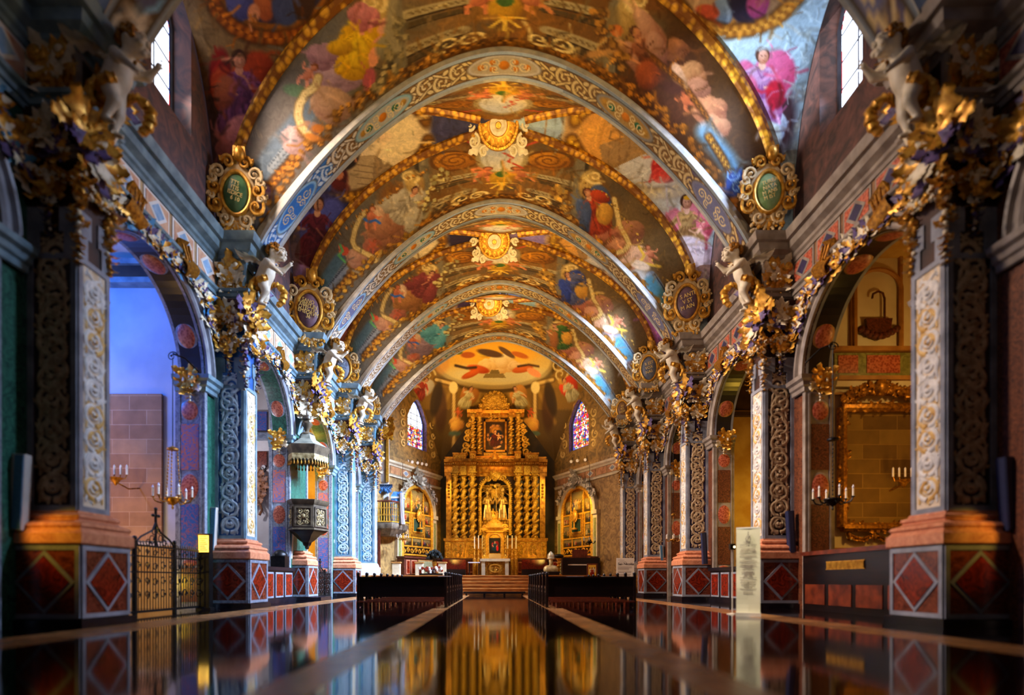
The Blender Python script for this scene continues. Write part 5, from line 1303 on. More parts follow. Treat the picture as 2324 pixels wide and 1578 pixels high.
APSCR = mat('apse_scroll', (170,140,76), (206,176,110), 4, .6)
APDARK = mat('apse_back_dark', (26,16,10), (52,34,20), 2, .7)
APTRIM = mat('apse_trim_stone', (196,180,146), (222,206,172), 3, .5)
STEPR = mat('honey_stone_riser', (110,66,28), (164,108,52), 1.8, .4, kind='vein', stretch=(.4,3,3))  # tread stone darkened, riser shade put into the colour
STEP = mat('honey_stone', (150,96,44), (206,146,76), 1.4, .28, kind='vein', stretch=(.4,3,3))

def pane_mat():
    m, nt, b = _nodes('stained_glass'); N = nt.nodes; L = nt.links
    tc = N.new('ShaderNodeTexCoord'); v = N.new('ShaderNodeTexVoronoi'); v.inputs['Scale'].default_value = 8.5; L.new(tc.outputs['Object'], v.inputs['Vector'])
    r = N.new('ShaderNodeValToRGB'); cols = [(196,36,24),(40,80,190),(236,230,220),(230,150,40),(110,60,150),(236,120,60),(60,120,80),(240,240,250),(180,40,80)]
    sp = N.new('ShaderNodeSeparateColor'); L.new(v.outputs['Color'], sp.inputs[0]); L.new(sp.outputs[0], r.inputs[0]); r.color_ramp.interpolation = 'CONSTANT'
    e = r.color_ramp.elements
    while len(e) < len(cols): e.new(.5)
    for i, c in enumerate(cols): e[i].position = i/len(cols); e[i].color = (*lin(c), 1)
    L.new(r.outputs[0], b.inputs['Base Color']); L.new(r.outputs[0], b.inputs['Emission Color']); b.inputs['Emission Strength'].default_value = 1.5; b.inputs['Roughness'].default_value = .2
    return m
STAIN = pane_mat(); SKYGL = glow('bright_daylight_glass', (226,236,255), 2.6); LEAD = mat('lead_bars', (30,28,34), (50,48,56), 4, .5)
BLUEGL = glow('blue_border_glass', (60,84,190), .8); REDGL = glow('red_border_glass', (214,40,34), 1.0)
def window(n, M, hw, z0, z1, rise, style):
    """leaded window in a wall opening; local x across, y up, z out"""
    mb = MB(); mb.M = M; ring = []; k = 16
    for j in range(k+1):
        u = -1+2*j/k; ring.append((hw*u, z1+rise*(1-abs(u)**(1.6 if style == 'stain' else 2.2))))
    ring = [(-hw, z0)]+ring+[(hw, z0)]
    mb.tube([(a, b, .02) for a, b in ring]+[(-hw, z0, .02)], .06, 6)
    nb = 7 if style == 'stain' else 4; bw = 1 if style == 'stain' else .4
    for j in range(1, nb): z = z0+(z1+rise*.6-z0)*j/nb; mb.box(-hw, z-.015*bw, .0, hw, z+.015*bw, .03)
    for x in ((-hw*.33, hw*.33) if style == 'stain' else (0,)): mb.box(x-.012*bw, z0, .0, x+.012*bw, z1+rise*.75, .03)
    o = mb.build('window_%d' % n, LEAD, None); tag(o, kind='structure')
    def poly(sc, z, mi):
        c = (z0+z1+rise)/2; return [(a*sc, c+(b-c)*(1-(1-sc)*hw/(c-z0)), z) for a, b in ring]
    mb = MB(); mb.M = M; p = poly(1, 0, 0)
    if style == 'stain':
        h = z0+(z1-z0)*.78
        lo = [(-hw,z0,0),(hw,z0,0),(hw,h,0),(-hw,h,0)]; mb.add(lo, [(0,1,2,3)], 0)
        up = [q for q in p if q[1] > h+.01]; up = [(-hw,h,0)]+up+[(hw,h,0)]
        mb.add(up, [tuple(range(len(up)))], 1 if n % 2 else 0)
        b_ = poly(.86, .01, 0)
        for j in range(len(p)): a, c = j, (j+1) % len(p); mb.add([(p[a][0],p[a][1],.012),(p[c][0],p[c][1],.012),(b_[c][0],b_[c][1],.012),(b_[a][0],b_[a][1],.012)], [(0,1,2,3)], 2)
    else:
        mb.add(p, [tuple(range(len(p)))], 1); b_ = poly(.88, 0, 0)
        for j in range(len(p)):
            a, c = j, (j+1) % len(p)
            for i in range(4):
                f = lambda q, r_, t: (q[0]+(r_[0]-q[0])*t, q[1]+(r_[1]-q[1])*t, .012)
                mb.add([f(p[a],p[c],i/4),f(p[a],p[c],(i+1)/4),f(b_[a],b_[c],(i+1)/4),f(b_[a],b_[c],i/4)], [(0,1,2,3)], (2 if (i+j) % 2 else 3) if n % 2 else (3 if (i+j) % 3 else 1))
    mb.build('pane', [STAIN, SKYGL, BLUEGL, REDGL], o, None)
def windows():
    n = 1
    for s in (-1, 1):
        x, y = apse_pt(s, WT); nn = (math.sin(APANG)*s*.3, math.cos(APANG)*.3)
        u = (-(math.cos(APANG))*s, math.sin(APANG), 0) if s < 0 else (-math.cos(APANG), math.sin(APANG), 0)
        u = Vector((apse_pt(s, 1)[0]-apse_pt(s, 0)[0], apse_pt(s, 1)[1]-apse_pt(s, 0)[1], 0))
        if s > 0: u = -u
        window(n, face_frame((x+nn[0], y+nn[1], 0), u, (0,0,1)), WH, WZ0, WZ1, 1.35, 'stain'); n += 1
    for i in range(4):
        for s in (-1, 1):
            yc = (BAYS[i][0]+BAYS[i][1])/2+WIN[i][0]
            window(n, face_frame((s*(WALL+.46), yc, 0), (0, -s, 0), (0,0,1)), WIN[i][1]*.86, WIN[i][2]+.35, WIN[i][3]*.99, WIN[i][1]*1.05, 'plain'); n += 1

# ---------------------------------------------------------------- main altarpiece
AY, AS = 38.5, 38.5/FPX
def ax(px): return (px-1125)*AS
def az(py): return CAMZ+(VPY-py)*AS-PLAT
def relief(mb, x0, z0, x1, z1, y, mi, seed, k=10):
    r = random.Random(seed); cx, cz, w, h = (x0+x1)/2, (z0+z1)/2, (x1-x0)/2, (z1-z0)/2
    mb.M = face_frame((cx, y, cz), (1,0,0), (0,0,1))
    for sx in (-1, 1):
        for i in range(3):
            q = min(w*.5, h*.33); curl3(mb, sx*w*.45, (i-1)*h*.62, q*.8, 1.4, r.random()*6, sx*(1 if i % 2 else -1), .035, mi, .01)
    for i in range(k):
        a = r.random()*6.28; mb.leaf(((r.random()-.5)*w*1.3, (r.random()-.5)*h*1.5, .01), (math.cos(a), math.sin(a), .1), (0,0,1), min(w, h)*.6, min(w, h)*.16, .5, mi, 4)
    mb.leaf((0, -h*.5, .01), (0,1,0), (0,0,1), h, w*.16, .4, mi, 6)
    mb.M = Matrix.Identity(4)
def canvas(name, w, h, parent, loc, seed, bg, fn=None, nx=40, ny=50, m=None):
    u, v = np.meshgrid(np.linspace(-.5, .5, nx), np.linspace(-.5, .5, ny), indexing='ij'); u = u.ravel(); v = v.ravel()
    P = Paint(u*100, -v*100*h/w, bg, seed)
    if fn: fn(P, 100, 100*h/w)
    o = link(name, grid_mesh(name, np.stack([u*w, np.zeros_like(u), v*h], 1), nx, ny, m or CANVAS, P), parent); o.location = loc
    return o
def paint_madonna(P, w, h):
    P.ell(0, 0, 70, 90, (52,34,20), 0, .8, .9); P.ell(2, -h*.2, 26, 26, (190,130,50), 0, .9, .9); P.cloud(0, h*.22, 30, (120,84,50), (50,34,24))
    P.figure(0, 6, 92, (96,30,28), (40,14,16), ((30,34,54),(14,16,26)), (226,176,130)); P.child(17, -4, 34, -.1, (236,190,140))
    for i in range(10):
        a = P.r.random()*6.28; P.child(math.cos(a)*36, math.sin(a)*h*.4, 18, a, (206,150,100))
    P.ell(18, h*.36, 12, 5, (226,190,150), -.4, .3)
def paint_story(P, w, h):
    r = P.r; P.ell(0, -h*.3, w*.6, h*.3, (150,130,84), 0, .8, .8)
    for i in range(r.randint(3, 5)):
        c = r.choice([((170,50,34),(84,22,16)),((60,80,60),(26,40,30)),((196,150,70),(110,76,26)),((200,180,140),(120,100,70)),((60,70,110),(28,32,56))])
        P.figure((r.random()-.5)*w*.75, (r.random()-.3)*h*.3, min(w, h)*.62, c[0], c[1], None, (226,180,134))
    P.ell(0, h*.45, w*.6, h*.1, (52,38,22), 0, .6, .8)

def solomonic(h, rad):
    mb = MB(); n = 64; rings = []
    for i in range(n+1):
        t = i/n; a = t*2*PI*5; rr = rad*(.86+.14*math.cos(a*2)); o = rad*.28
        rings.append([(o*math.cos(a)+rr*math.cos(b), o*math.sin(a)+rr*math.sin(b), h*t) for b in np.linspace(0, 2*PI, 12, endpoint=False)])
    mb.rings(rings)
    r = random.Random(3)
    for i in range(120):
        t = (i+.5)/120; a = t*2*PI*5+PI; p = (rad*1.05*math.cos(a), rad*1.05*math.sin(a), h*t)
        mb.leaf(p, (math.cos(a+1.4), math.sin(a+1.4), .6), (math.cos(a), math.sin(a), 0), rad*1.1, rad*.3, .6, 1, 4)
        if i % 2: mb.blob((p[0]*1.1, p[1]*1.1, p[2]), rad*.24, 1, 6, 4)
    mb.lathe([(rad*1.5,-.22),(rad*1.5,-.12),(rad*1.2,-.08),(rad*1.3,-.03),(rad*.9,0)], seg=14)
    for k in range(10):
        a = 2*PI*k/10
        for z, L in ((h, .28), (h+.14, .26)): mb.leaf((rad*.8*math.cos(a), rad*.8*math.sin(a), z), (math.cos(a)*.35, math.sin(a)*.35, 1), (math.cos(a), math.sin(a), 0), L, .09, .9, 1, 5)
    mb.box(-rad*1.5, -rad*1.5, h+.36, rad*1.5, rad*1.5, h+.44)
    return mb.mesh('solomonic_column', [ALTGOLD, ALTGOLD])

def saint_mesh(flip):
    E = []; f = -1 if flip else 1
    E += limb((0,0,.02), (0,0,.9), .24, .19, 16); E += [(f*.14,-.12,.1,.15), (-f*.16,-.10,.08,.15), (f*.06,-.12,.6,.12)]
    E += limb((0,0,.95), (0,-.02,1.35), .18, .17, 7); E += limb((-.17,0,1.43), (.17,0,1.43), .10, .10, 5)
    E += limb((0,0,1.5), (0,-.03,1.62), .09, .08, 2); E += [(0,-.04,1.76,.125), (0,-.09,1.72,.09), (0,-.155,1.73,.028), (0,-.10,1.62,.07), (0,-.08,1.55,.06)]
    E += limb((f*.22,0,1.42), (f*.34,-.12,1.14), .085, .075, 5)+limb((f*.36,-.13,1.12), (f*.44,-.3,1.32), .08, .05, 4)+hand((f*.45,-.33,1.36), (f*.3,-.5,.8), .02)
    E += limb((-f*.22,0,1.42), (-f*.32,-.08,1.12), .085, .075, 5)+limb((-f*.36,-.1,1.1), (-f*.12,-.28,1.08), .085, .055, 4)+hand((-f*.08,-.3,1.08), (f*1,-.2,0), .02)
    for i in range(7):
        a = -.5+i*.17; E += limb((math.sin(a*3)*.16, -.13, 1.0), (math.sin(a*3)*.26, -.24, .03), .035, .05, 18)
    return meta_mesh('saint', E, .045)

def altarpiece():
    root = thing('altarpiece', (0.14-.28, AY+.7, PLAT), 'towering gilded altarpiece with twisted columns and arched niche at the end of the church', 'altarpiece')
    root.location.x = at(1125, 0, AY).x
    def part(name, mb, mats, sm=.6): return mb.build(name, mats, root, sm)
    D = lambda d: -d
    def bx(mb, a, b, c, d, y0, y1, mi=0): mb.box(ax(a), -y1, az(max(b, d)), ax(c), -y0, az(min(b, d)), mi)
    mb = MB(); bx(mb, 1008, 1271, 1242, 1304, 0, .9, 0); bx(mb, 1006, 1268, 1244, 1272, 0, .98, 1)
    for a, c in ((1062,1076),(1078,1088),(1165,1172),(1175,1186)): bx(mb, a, 1276, c, 1300, .9, .93, 2); bx(mb, a+2, 1278, c-2, 1298, .93, .95, 0)
    mb.box(ax(1092), -.9, 0, ax(1155), 0, az(1300)); mb.box(ax(1008), -.8, 0, ax(1242), 0, az(1303))
    part('marble_base', mb, [REDM2, MAROON, SALMON])
    mb = MB(); bx(mb, 1009, 1226, 1241, 1270, 0, .62, 0)
    for a, c in ((1012,1022),(1026,1054),(1058,1080),(1168,1192),(1196,1224),(1228,1238)):
        bx(mb, a, 1231, c, 1266, .62, .72, 1); bx(mb, a+2, 1233, c-2, 1264, .72, .73, 0); relief(mb, ax(a+3), az(1262), ax(c-3), az(1235), -.74, 1, a)
    bx(mb, 1007, 1222, 1243, 1228, 0, .8, 0); bx(mb, 1008, 1266, 1242, 1271, 0, .78, 0)
    part('predella', mb, [ALTGOLDS, ALTGOLD])
    # main storey wall with arched niche
    mb = MB(); zt, zb = az(1070), az(1224); nx0, nx1 = ax(1090), ax(1158); rn = (nx1-nx0)/2; ncx = (nx0+nx1)/2; zsp = az(1082)-rn
    mb.box(ax(1012), -.25, zb, nx0, .3, zt); mb.box(nx1, -.25, zb, ax(1238), .3, zt)
    n = 20
    for i in range(n):
        a0, a1 = PI*i/n, PI*(i+1)/n; p0 = (ncx-rn*math.cos(a0), zsp+rn*math.sin(a0)); p1 = (ncx-rn*math.cos(a1), zsp+rn*math.sin(a1))
        mb.add([(p0[0],-.25,p0[1]),(p1[0],-.25,p1[1]),(p1[0],-.25,zt),(p0[0],-.25,zt)], [(0,1,2,3)]); mb.add([(p0[0],-.25,p0[1]),(p1[0],-.25,p1[1]),(p1[0],.5,p1[1]),(p0[0],.5,p0[1])], [(0,1,2,3)], 1)
    mb.add([(nx0,.45,zb),(nx1,.45,zb),(nx1,.45,zt),(nx0,.45,zt)], [(0,1,2,3)], 1)
    part('main_wall', mb, [ALTDARK, NICHE])
    mb = MB()
    arc = [(ncx-rn*1.0, -.3, zb+.3)]+[(ncx-(rn+.02)*math.cos(PI*i/24), -.3, zsp+(rn+.02)*math.sin(PI*i/24)) for i in range(25)]+[(ncx+rn, -.3, zb+.3)]
    mb.tube(arc, .11, 8); arc2 = [(p[0]+(p[0]-ncx)*.1, -.34, p[2]+(.14 if p[2] > zsp else 0)) for p in arc]
    for i in range(len(arc2)-1):
        a, b = Vector(arc2[i]), Vector(arc2[i+1]); k = max(1, int((b-a).length/.14))
        for j in range(k): mb.blob(a.lerp(b, j/k), .055, 0, 6, 4)
    for sx in (-1, 1): curl3_at(mb, (ncx+sx*rn*.5, -.42, zsp+rn*.92), .22, sx)
    mb.spray((ncx, -.4, az(1080)), (0,-1,0), .5, 10, 0, None, 3)
    part('niche_arch', mb, [ALTGOLD])
    col = solomonic(az(1080)-az(1222)-.25, .205)
    for p, d in ((1033,.62),(1052,.42),(1073,.66),(1176,.66),(1196,.42),(1214,.62)):
        c = link('twisted_column', col, root); c.location = (ax(p), -d, az(1222)+.05)
    mb = MB()
    for a, c in ((1012,1024),(1226,1238)):
        bx(mb, a, 1072, c, 1222, 0, .5, 0); bx(mb, a+3, 1090, c-3, 1216, .5, .54, 0)
        for i in range(5): mb.blob((ax((a+c)/2), -.55, az(1100+i*7)), .09, 1, 7, 5)
    part('side_pilaster', mb, [ALTGOLDS, GOLDD])
    mb = MB(); prof = [(.35,az(1080)),(.4,az(1079)),(.4,az(1072)),(.46,az(1071)),(.46,az(1058)),(.62,az(1056)),(.66,az(1052)),(.86,az(1050)),(.9,az(1044)),(0,az(1044))]
    segs = [(1008,.0),(1026,.0),(1026,.25),(1082,.25),(1082,0),(1166,0),(1166,.25),(1222,.25),(1222,0),(1242,0)]
    rows = [[(ax(p), -(d+e), z) for d, z in prof] for p, e in segs]; mb.rings(rows, 0, closed=False)
    for p in range(1010, 1242, 5): mb.cbox((ax(p), -.92-(.25 if (1026 < p < 1082 or 1166 < p < 1222) else 0)+.1, az(1054)), (.08,.12,.08), 1)
    for p in (1033,1052,1073,1176,1196,1214): bx(mb, p-7, 1058, p+7, 1079, .4, .82, 1)
    part('entablature', mb, [ALTGOLDS, ALTGOLD])
    mb = MB()
    for a, b, c, d, y1 in ((1010,1036,1026,1046,.5),(1028,1028,1058,1046,.7),(1066,1026,1080,1046,.8),(1080,1034,1168,1046,.5),(1168,1026,1182,1046,.8),(1192,1028,1222,1046,.7),(1224,1036,1240,1046,.5)):
        bx(mb, a, b, c, d, 0, y1, 0); bx(mb, a-1, b, c+1, b+3, 0, y1+.06, 0); bx(mb, a+2, b+5, c-2, d-3, y1, y1+.03, 1)
    part('attic', mb, [ALTGOLDS, ALTGOLD])
    mb = MB(); mb.spray((ax(1123), -1.0, az(1040)), (0,-1,.2), .42, 11, 0, None, 8); mb.blob((ax(1123), -1.0, az(1042)), .16, 0, 10, 8); mb.lathe([(.02,.5),(.1,.3),(.22,0),(.2,-.2)], (ax(1123), -1.0, az(1040)), 12)
    part('gilded_finial', mb, [GOLDY])
    mb = MB(); bx(mb, 1066, 935, 1184, 1036, 0, .2, 0); bx(mb, 1088, 946, 1160, 1034, .2, .34, 0)
    part('upper_wall', mb, [ALTDARK])
    col2 = solomonic(az(945)-az(1026)-.25, .15)
    for p, d in ((1073,.5),(1088,.34),(1160,.34),(1177,.5)):
        c = link('twisted_column', col2, root); c.location = (ax(p), -d, az(1026)+.1)
    mb = MB(); prof = [(.2,az(945)),(.3,az(944)),(.3,az(938)),(.5,az(936)),(.6,az(930)),(0,az(929))]
    mb.rings([[(ax(p), -(d+e), z) for d, z in prof] for p, e in ((1060,0),(1060,.2),(1094,.2),(1094,0),(1156,0),(1156,.2),(1190,.2),(1190,0))], 0, closed=False)
    part('upper_cornice', mb, [ALTGOLDS])
    mb = MB()
    for sx in (-1, 1):
        for i in range(5): mb.M = face_frame((ax(1125+sx*(70-i*2)), -.4, az(1024-i*15)), (1,0,0), (0,0,1)); curl3(mb, 0, 0, .3-.03*i, 1.4, 0, sx*(1 if i % 2 else -1), .08, 0)
    mb.M = Matrix.Identity(4)
    for sx in (-1, 1):
        for i in range(8): mb.blob((ax(1125+sx*(66-i)), -.4, az(1030-i*11)), .13, 0, 7, 5)
    part('side_scroll', mb, [ALTGOLD])
    mb = MB()
    for a, b, c, d in ((1098,950,1102,1024),(1146,950,1150,1024),(1098,950,1150,955),(1098,1020,1150,1024)): bx(mb, a, b, c, d, .34, .48, 0)
    bx(mb, 1098, 1026, 1150, 1034, .34, .44, 1); relief(mb, ax(1102), az(952), ax(1146), az(936), -.5, 1, 9)
    pf = part('picture_frame', mb, [ALTGOLDS, ALTGOLD])
    canvas('painting', ax(1147)-ax(1101), az(956)-az(1021), pf, (ax(1124), -.38, az(988.5)), 4, (36,22,14), paint_madonna, 60, 80)
    mb = MB()
    out = [(1084,930),(1092,916),(1098,905),(1104,894),(1112,886),(1122,883),(1132,886),(1140,894),(1146,905),(1152,916),(1162,930)]
    mb.rings([[(ax(p), -d, az(q)) for p, q in out] for d in (0,.22)], 0)
    for i in range(13):
        a = PI*(.06+.88*i/12); mb.leaf((ax(1123), -.3, az(912)), (math.cos(a), -.1, math.sin(a)), (0,-1,0), .62, .09, .3, 0, 6)
    for p, q in out: mb.spray((ax(p), -.26, az(q)), (0,-1,0), .26, 6, 0, None, p); mb.blob((ax(p), -.24, az(q)), .12, 0, 7, 5)
    for i in range(20): mb.blob((ax(1090+i*3.4), -.3, az(924+3*math.sin(i))), .11, 0, 7, 5)
    part('shell_crest', mb, [ALTGOLD])
    mb = MB(); c = Vector((ncx, .3, zsp+rn*.55))
    for i in range(22):
        a = PI+PI*i/21*1.0; L = .9+.5*(i % 2); d = Vector((math.cos(a), 0, math.sin(a)*1.0)); s_ = Vector((-d.z, 0, d.x))*.025
        mb.add([c-s_, c+s_, c+d*L+s_*1.8, c+d*L-s_*1.8], [(0,1,2,3)])
    for k in (-1, 1): mb.leaf(c, (k, -.1, .25), (0,-1,0), .42, .1, .3, 0, 6)
    mb.blob(c, (.12,.1,.16), 0, 8, 6)
    part('dove_and_rays', mb, [GOLD])
    mb = MB(); mb.box(nx0, -.1, az(1206), nx1, .45, az(1180), 0)
    for i in range(9): mb.blob((nx0+(nx1-nx0)*(i+.5)/9, -.14, az(1184)), .1, 1, 7, 5)
    part('niche_plinth', mb, [GOLDD, ALTGOLD])
    # things standing in and before it
    RX = root.location.x; RY = root.location.y
    def W(px, d, py): return (RX+ax(px), RY-d, PLAT+az(py))
    for i, (px, lab) in enumerate(((1106,''), (1141,'gilded mitred bishop statue with a tall crozier in the altar niche'))):
        o = thing('saint_statue', W(px, -.1, 1180), ('gilded bearded saint statue with one arm raised, in the altar niche' if i == 0 else lab), 'statue', 'pair of saints in the altar niche')
        o.scale = (1.12, 1.12, 1.12); me = saint_mesh(bool(i)); me.materials.append(GOLDST); link('body', me, o)
        mb = MB()
        if i: mb.lathe([(.12,1.84),(.15,1.95),(.09,2.1),(.01,2.2)], (0,-.03,0), 12); mb.tube([(-.4,-.3,.1),(-.4,-.3,2.1)], .025, 6); mb.M = face_frame((-.4,-.3,2.1), (1,0,0), (0,0,1)); curl3(mb, .1, .1, .14, 1.2, PI, -1, .03, 0)
        else:
            mb.blob((0,0,1.82), (.14,.14,.1), 0, 10, 7); mb.tube([(-.2,.0,2.0),(0,-.1,2.05),(.2,.0,2.0)], .02, 5)
        mb.build('mitre_and_crozier' if i else 'hair_and_halo', [GOLDST], o)
    for px, h, lab in ((1119, .62, 'small gilded kneeling figure between the two saints, the one on the bearded saint side'), (1129, .5, 'small gilded crouching figure between the two saints, the one on the bishop side')):
        o = thing('kneeling_figure', W(px, .0, 1180), lab, 'statue', 'small figures at the feet of the saints'); me = saint_mesh(px > 1125); me.materials.append(GOLDY); link('body', me, o); o.scale = (h*.75, h*.75, h*.75)
        mb = MB(); mb.blob((0,.02,1.82), (.13,.13,.1), 0, 8, 6); mb.build('hair', [GOLDD], o)
NICHE = mat('niche_dark_red', (24,10,8), (70,16,12), 1.6, .6)
GOLDST = mat('statue_gilding', (132,96,44), (196,152,76), 6, .38, .4, .2)
def curl3_at(mb, p, r, sx):
    M0 = mb.M; mb.M = face_frame(p, (1,0,0), (0,0,1)); curl3(mb, 0, 0, r, 1.4, 0, sx, .06, 0); mb.M = M0

def tabernacle():
    Y = 36.9; k = Y/FPX; RX = at(1123, 0, Y).x
    o = thing('tabernacle', (RX, Y, PLAT), 'golden domed tabernacle with a small arched picture, in front of the altarpiece niche', 'tabernacle')
    X = lambda p: (p-1123)*k
    Z = lambda q: CAMZ+(VPY-q)*k-PLAT
    mb = MB(); mb.box(X(1094), -.35, Z(1270), X(1152), .5, Z(1262)); mb.box(X(1100), -.2, Z(1262), X(1146), .5, Z(1205)); mb.box(X(1096), -.32, Z(1209), X(1150), .5, Z(1204)); mb.box(X(1092), -.4, Z(1204), X(1154), .5, Z(1200))
    mb.build('body', [GOLDY], o)
    mb = MB(); mb.lathe([(.85,0),(.7,.12),(.62,.3),(.4,.45),(.3,.55),(.16,.62),(.2,.7),(.1,.8),(.03,.95)], (0,.1,Z(1200)), 20); 
    for i in range(10): a = 2*PI*i/10; mb.leaf((.5*math.cos(a), .1+.5*math.sin(a), Z(1196)), (math.cos(a)*.3, math.sin(a)*.3, 1), (math.cos(a), math.sin(a), 0), .36, .09, .8, 0, 5)
    for sx in (-1, 1): curl3_at(mb, (X(1123+sx*22), -.3, Z(1198)), .2, sx)
    mb.build('dome', [GOLDY], o)
    sc_ = solomonic(Z(1212)-Z(1258)-.2, .08)
    for p in (1099, 1147): c = link('twisted_column', sc_, o); c.location = (X(p), -.25, Z(1258))
    mb = MB(); w = X(1138)-X(1108); pts = [(X(1109), -.24, Z(1256))]+[(-w/2*math.cos(PI*i/16), -.24, Z(1227)+w/2*math.sin(PI*i/16)) for i in range(17)]+[(X(1137), -.24, Z(1256))]
    mb.tube(pts, .06, 6); mb.build('arch_frame', [GOLD], o)
    def pc(P, w_, h_):
        P.ell(0, 0, 60, 60, (40,34,24), 0, .8); P.figure(0, 0, 90, (40,70,70), (20,34,40), ((150,30,30),(70,14,16)), (220,170,130)); P.ell(22, 26, 10, 22, (196,30,30), 0, .2)
    canvas('picture', X(1136)-X(1110), Z(1222)-Z(1256), o, (0, -.22, Z(1239)), 2, (30,24,18), pc)
    mb = MB(); mb.box(X(1110), -.36, Z(1268), X(1136), -.3, Z(1258)); mb.build('door', [PLASTERY], o)
    # altar table
    Y2 = 36.2; k2 = Y2/FPX
    o = thing('altar_table', (RX, Y2, PLAT), 'low stone high altar with a carved wreath front, under the golden tabernacle', 'altar')
    X2 = lambda p: (p-1123)*k2
    Z2 = lambda q: CAMZ+(VPY-q)*k2-PLAT
    mb = MB(); mb.box(X2(1090), -.5, Z2(1275), X2(1157), .5, Z2(1269)); mb.build('top', [APTRIM], o)
    mb = MB(); mb.box(X2(1093), -.42, 0, X2(1101), .45, Z2(1275)); mb.box(X2(1146), -.42, 0, X2(1154), .45, Z2(1275)); mb.build('support', [APTRIM], o)
    mb = MB(); mb.box(X2(1101), -.3, 0, X2(1146), .4, Z2(1275), 0); relief(mb, X2(1103), .1, X2(1144), Z2(1278), -.32, 1, 3, 16); mb.M = face_frame((0,-.32,.5), (1,0,0), (0,0,1)); mb.tube([(.36*math.cos(2*PI*i/20), .26*math.sin(2*PI*i/20), .03) for i in range(21)], .06, 6, 1); mb.M = Matrix.Identity(4)
    mb.build('carved_front', [GOLDD, GOLD], o)
    # candles
    cand = None
    for i, (px, top) in enumerate(((1077,1219),(1086,1217),(1095,1217),(1152,1217),(1162,1217),(1171,1219))):
        nm = ['outermost candlestick on the bearded saint side of the tabernacle','middle candlestick on the bearded saint side of the tabernacle','candlestick touching the tabernacle on the bearded saint side','candlestick touching the tabernacle on the bishop side','middle candlestick on the bishop side of the tabernacle','outermost candlestick on the bishop side of the tabernacle']
        h = Z(top)
        t = thing('candlestick', (RX+X(px), Y-.2, PLAT+Z(1270)), 'tall gilt '+nm[i], 'candlestick', 'candlesticks flanking the tabernacle'); hh = Z(top)-Z(1270)
        mb = MB(); mb.lathe([(.13,-Z(1270)+.02),(.13,.0),(.05,.08),(.04,.2),(.08,.28),(.035,.36),(.03,.62),(.09,.68),(.09,.7)], (0,0,0), 12); mb.build('stick', [GOLD], t)
        mb = MB(); mb.lathe([(.035,.7),(.035,hh),(.005,hh+.03)], (0,0,0), 8); mb.build('candle', [CANDLE], t)
    for i, (px, a, b) in enumerate(((1090,1178,1154),(1100,1176,1152),(1134,1176,1154),(1144,1176,1152),(1155,1178,1152))):
        t = thing('niche_candle', (at(px, 0, AY).x, AY+.42, at(0, a, AY).z), ['white candle at the outer edge of the niche below the bearded saint','white candle before the robe of the bearded saint','white candle between the kneeling figures and the bishop','white candle before the robe of the bishop','white candle at the outer edge of the niche by the crozier'][i], 'candle', 'white candles in the altar niche'); hh = at(0, b, AY).z-at(0, a, AY).z
        mb = MB(); mb.lathe([(.1,-.1),(.1,0),(.05,.05)], (0,0,0), 10); mb.build('cup', [GOLD], t); mb = MB(); mb.lathe([(.032,0),(.032,hh),(.005,hh+.03)], (0,0,0), 8); mb.build('wax', [CANDLE], t)

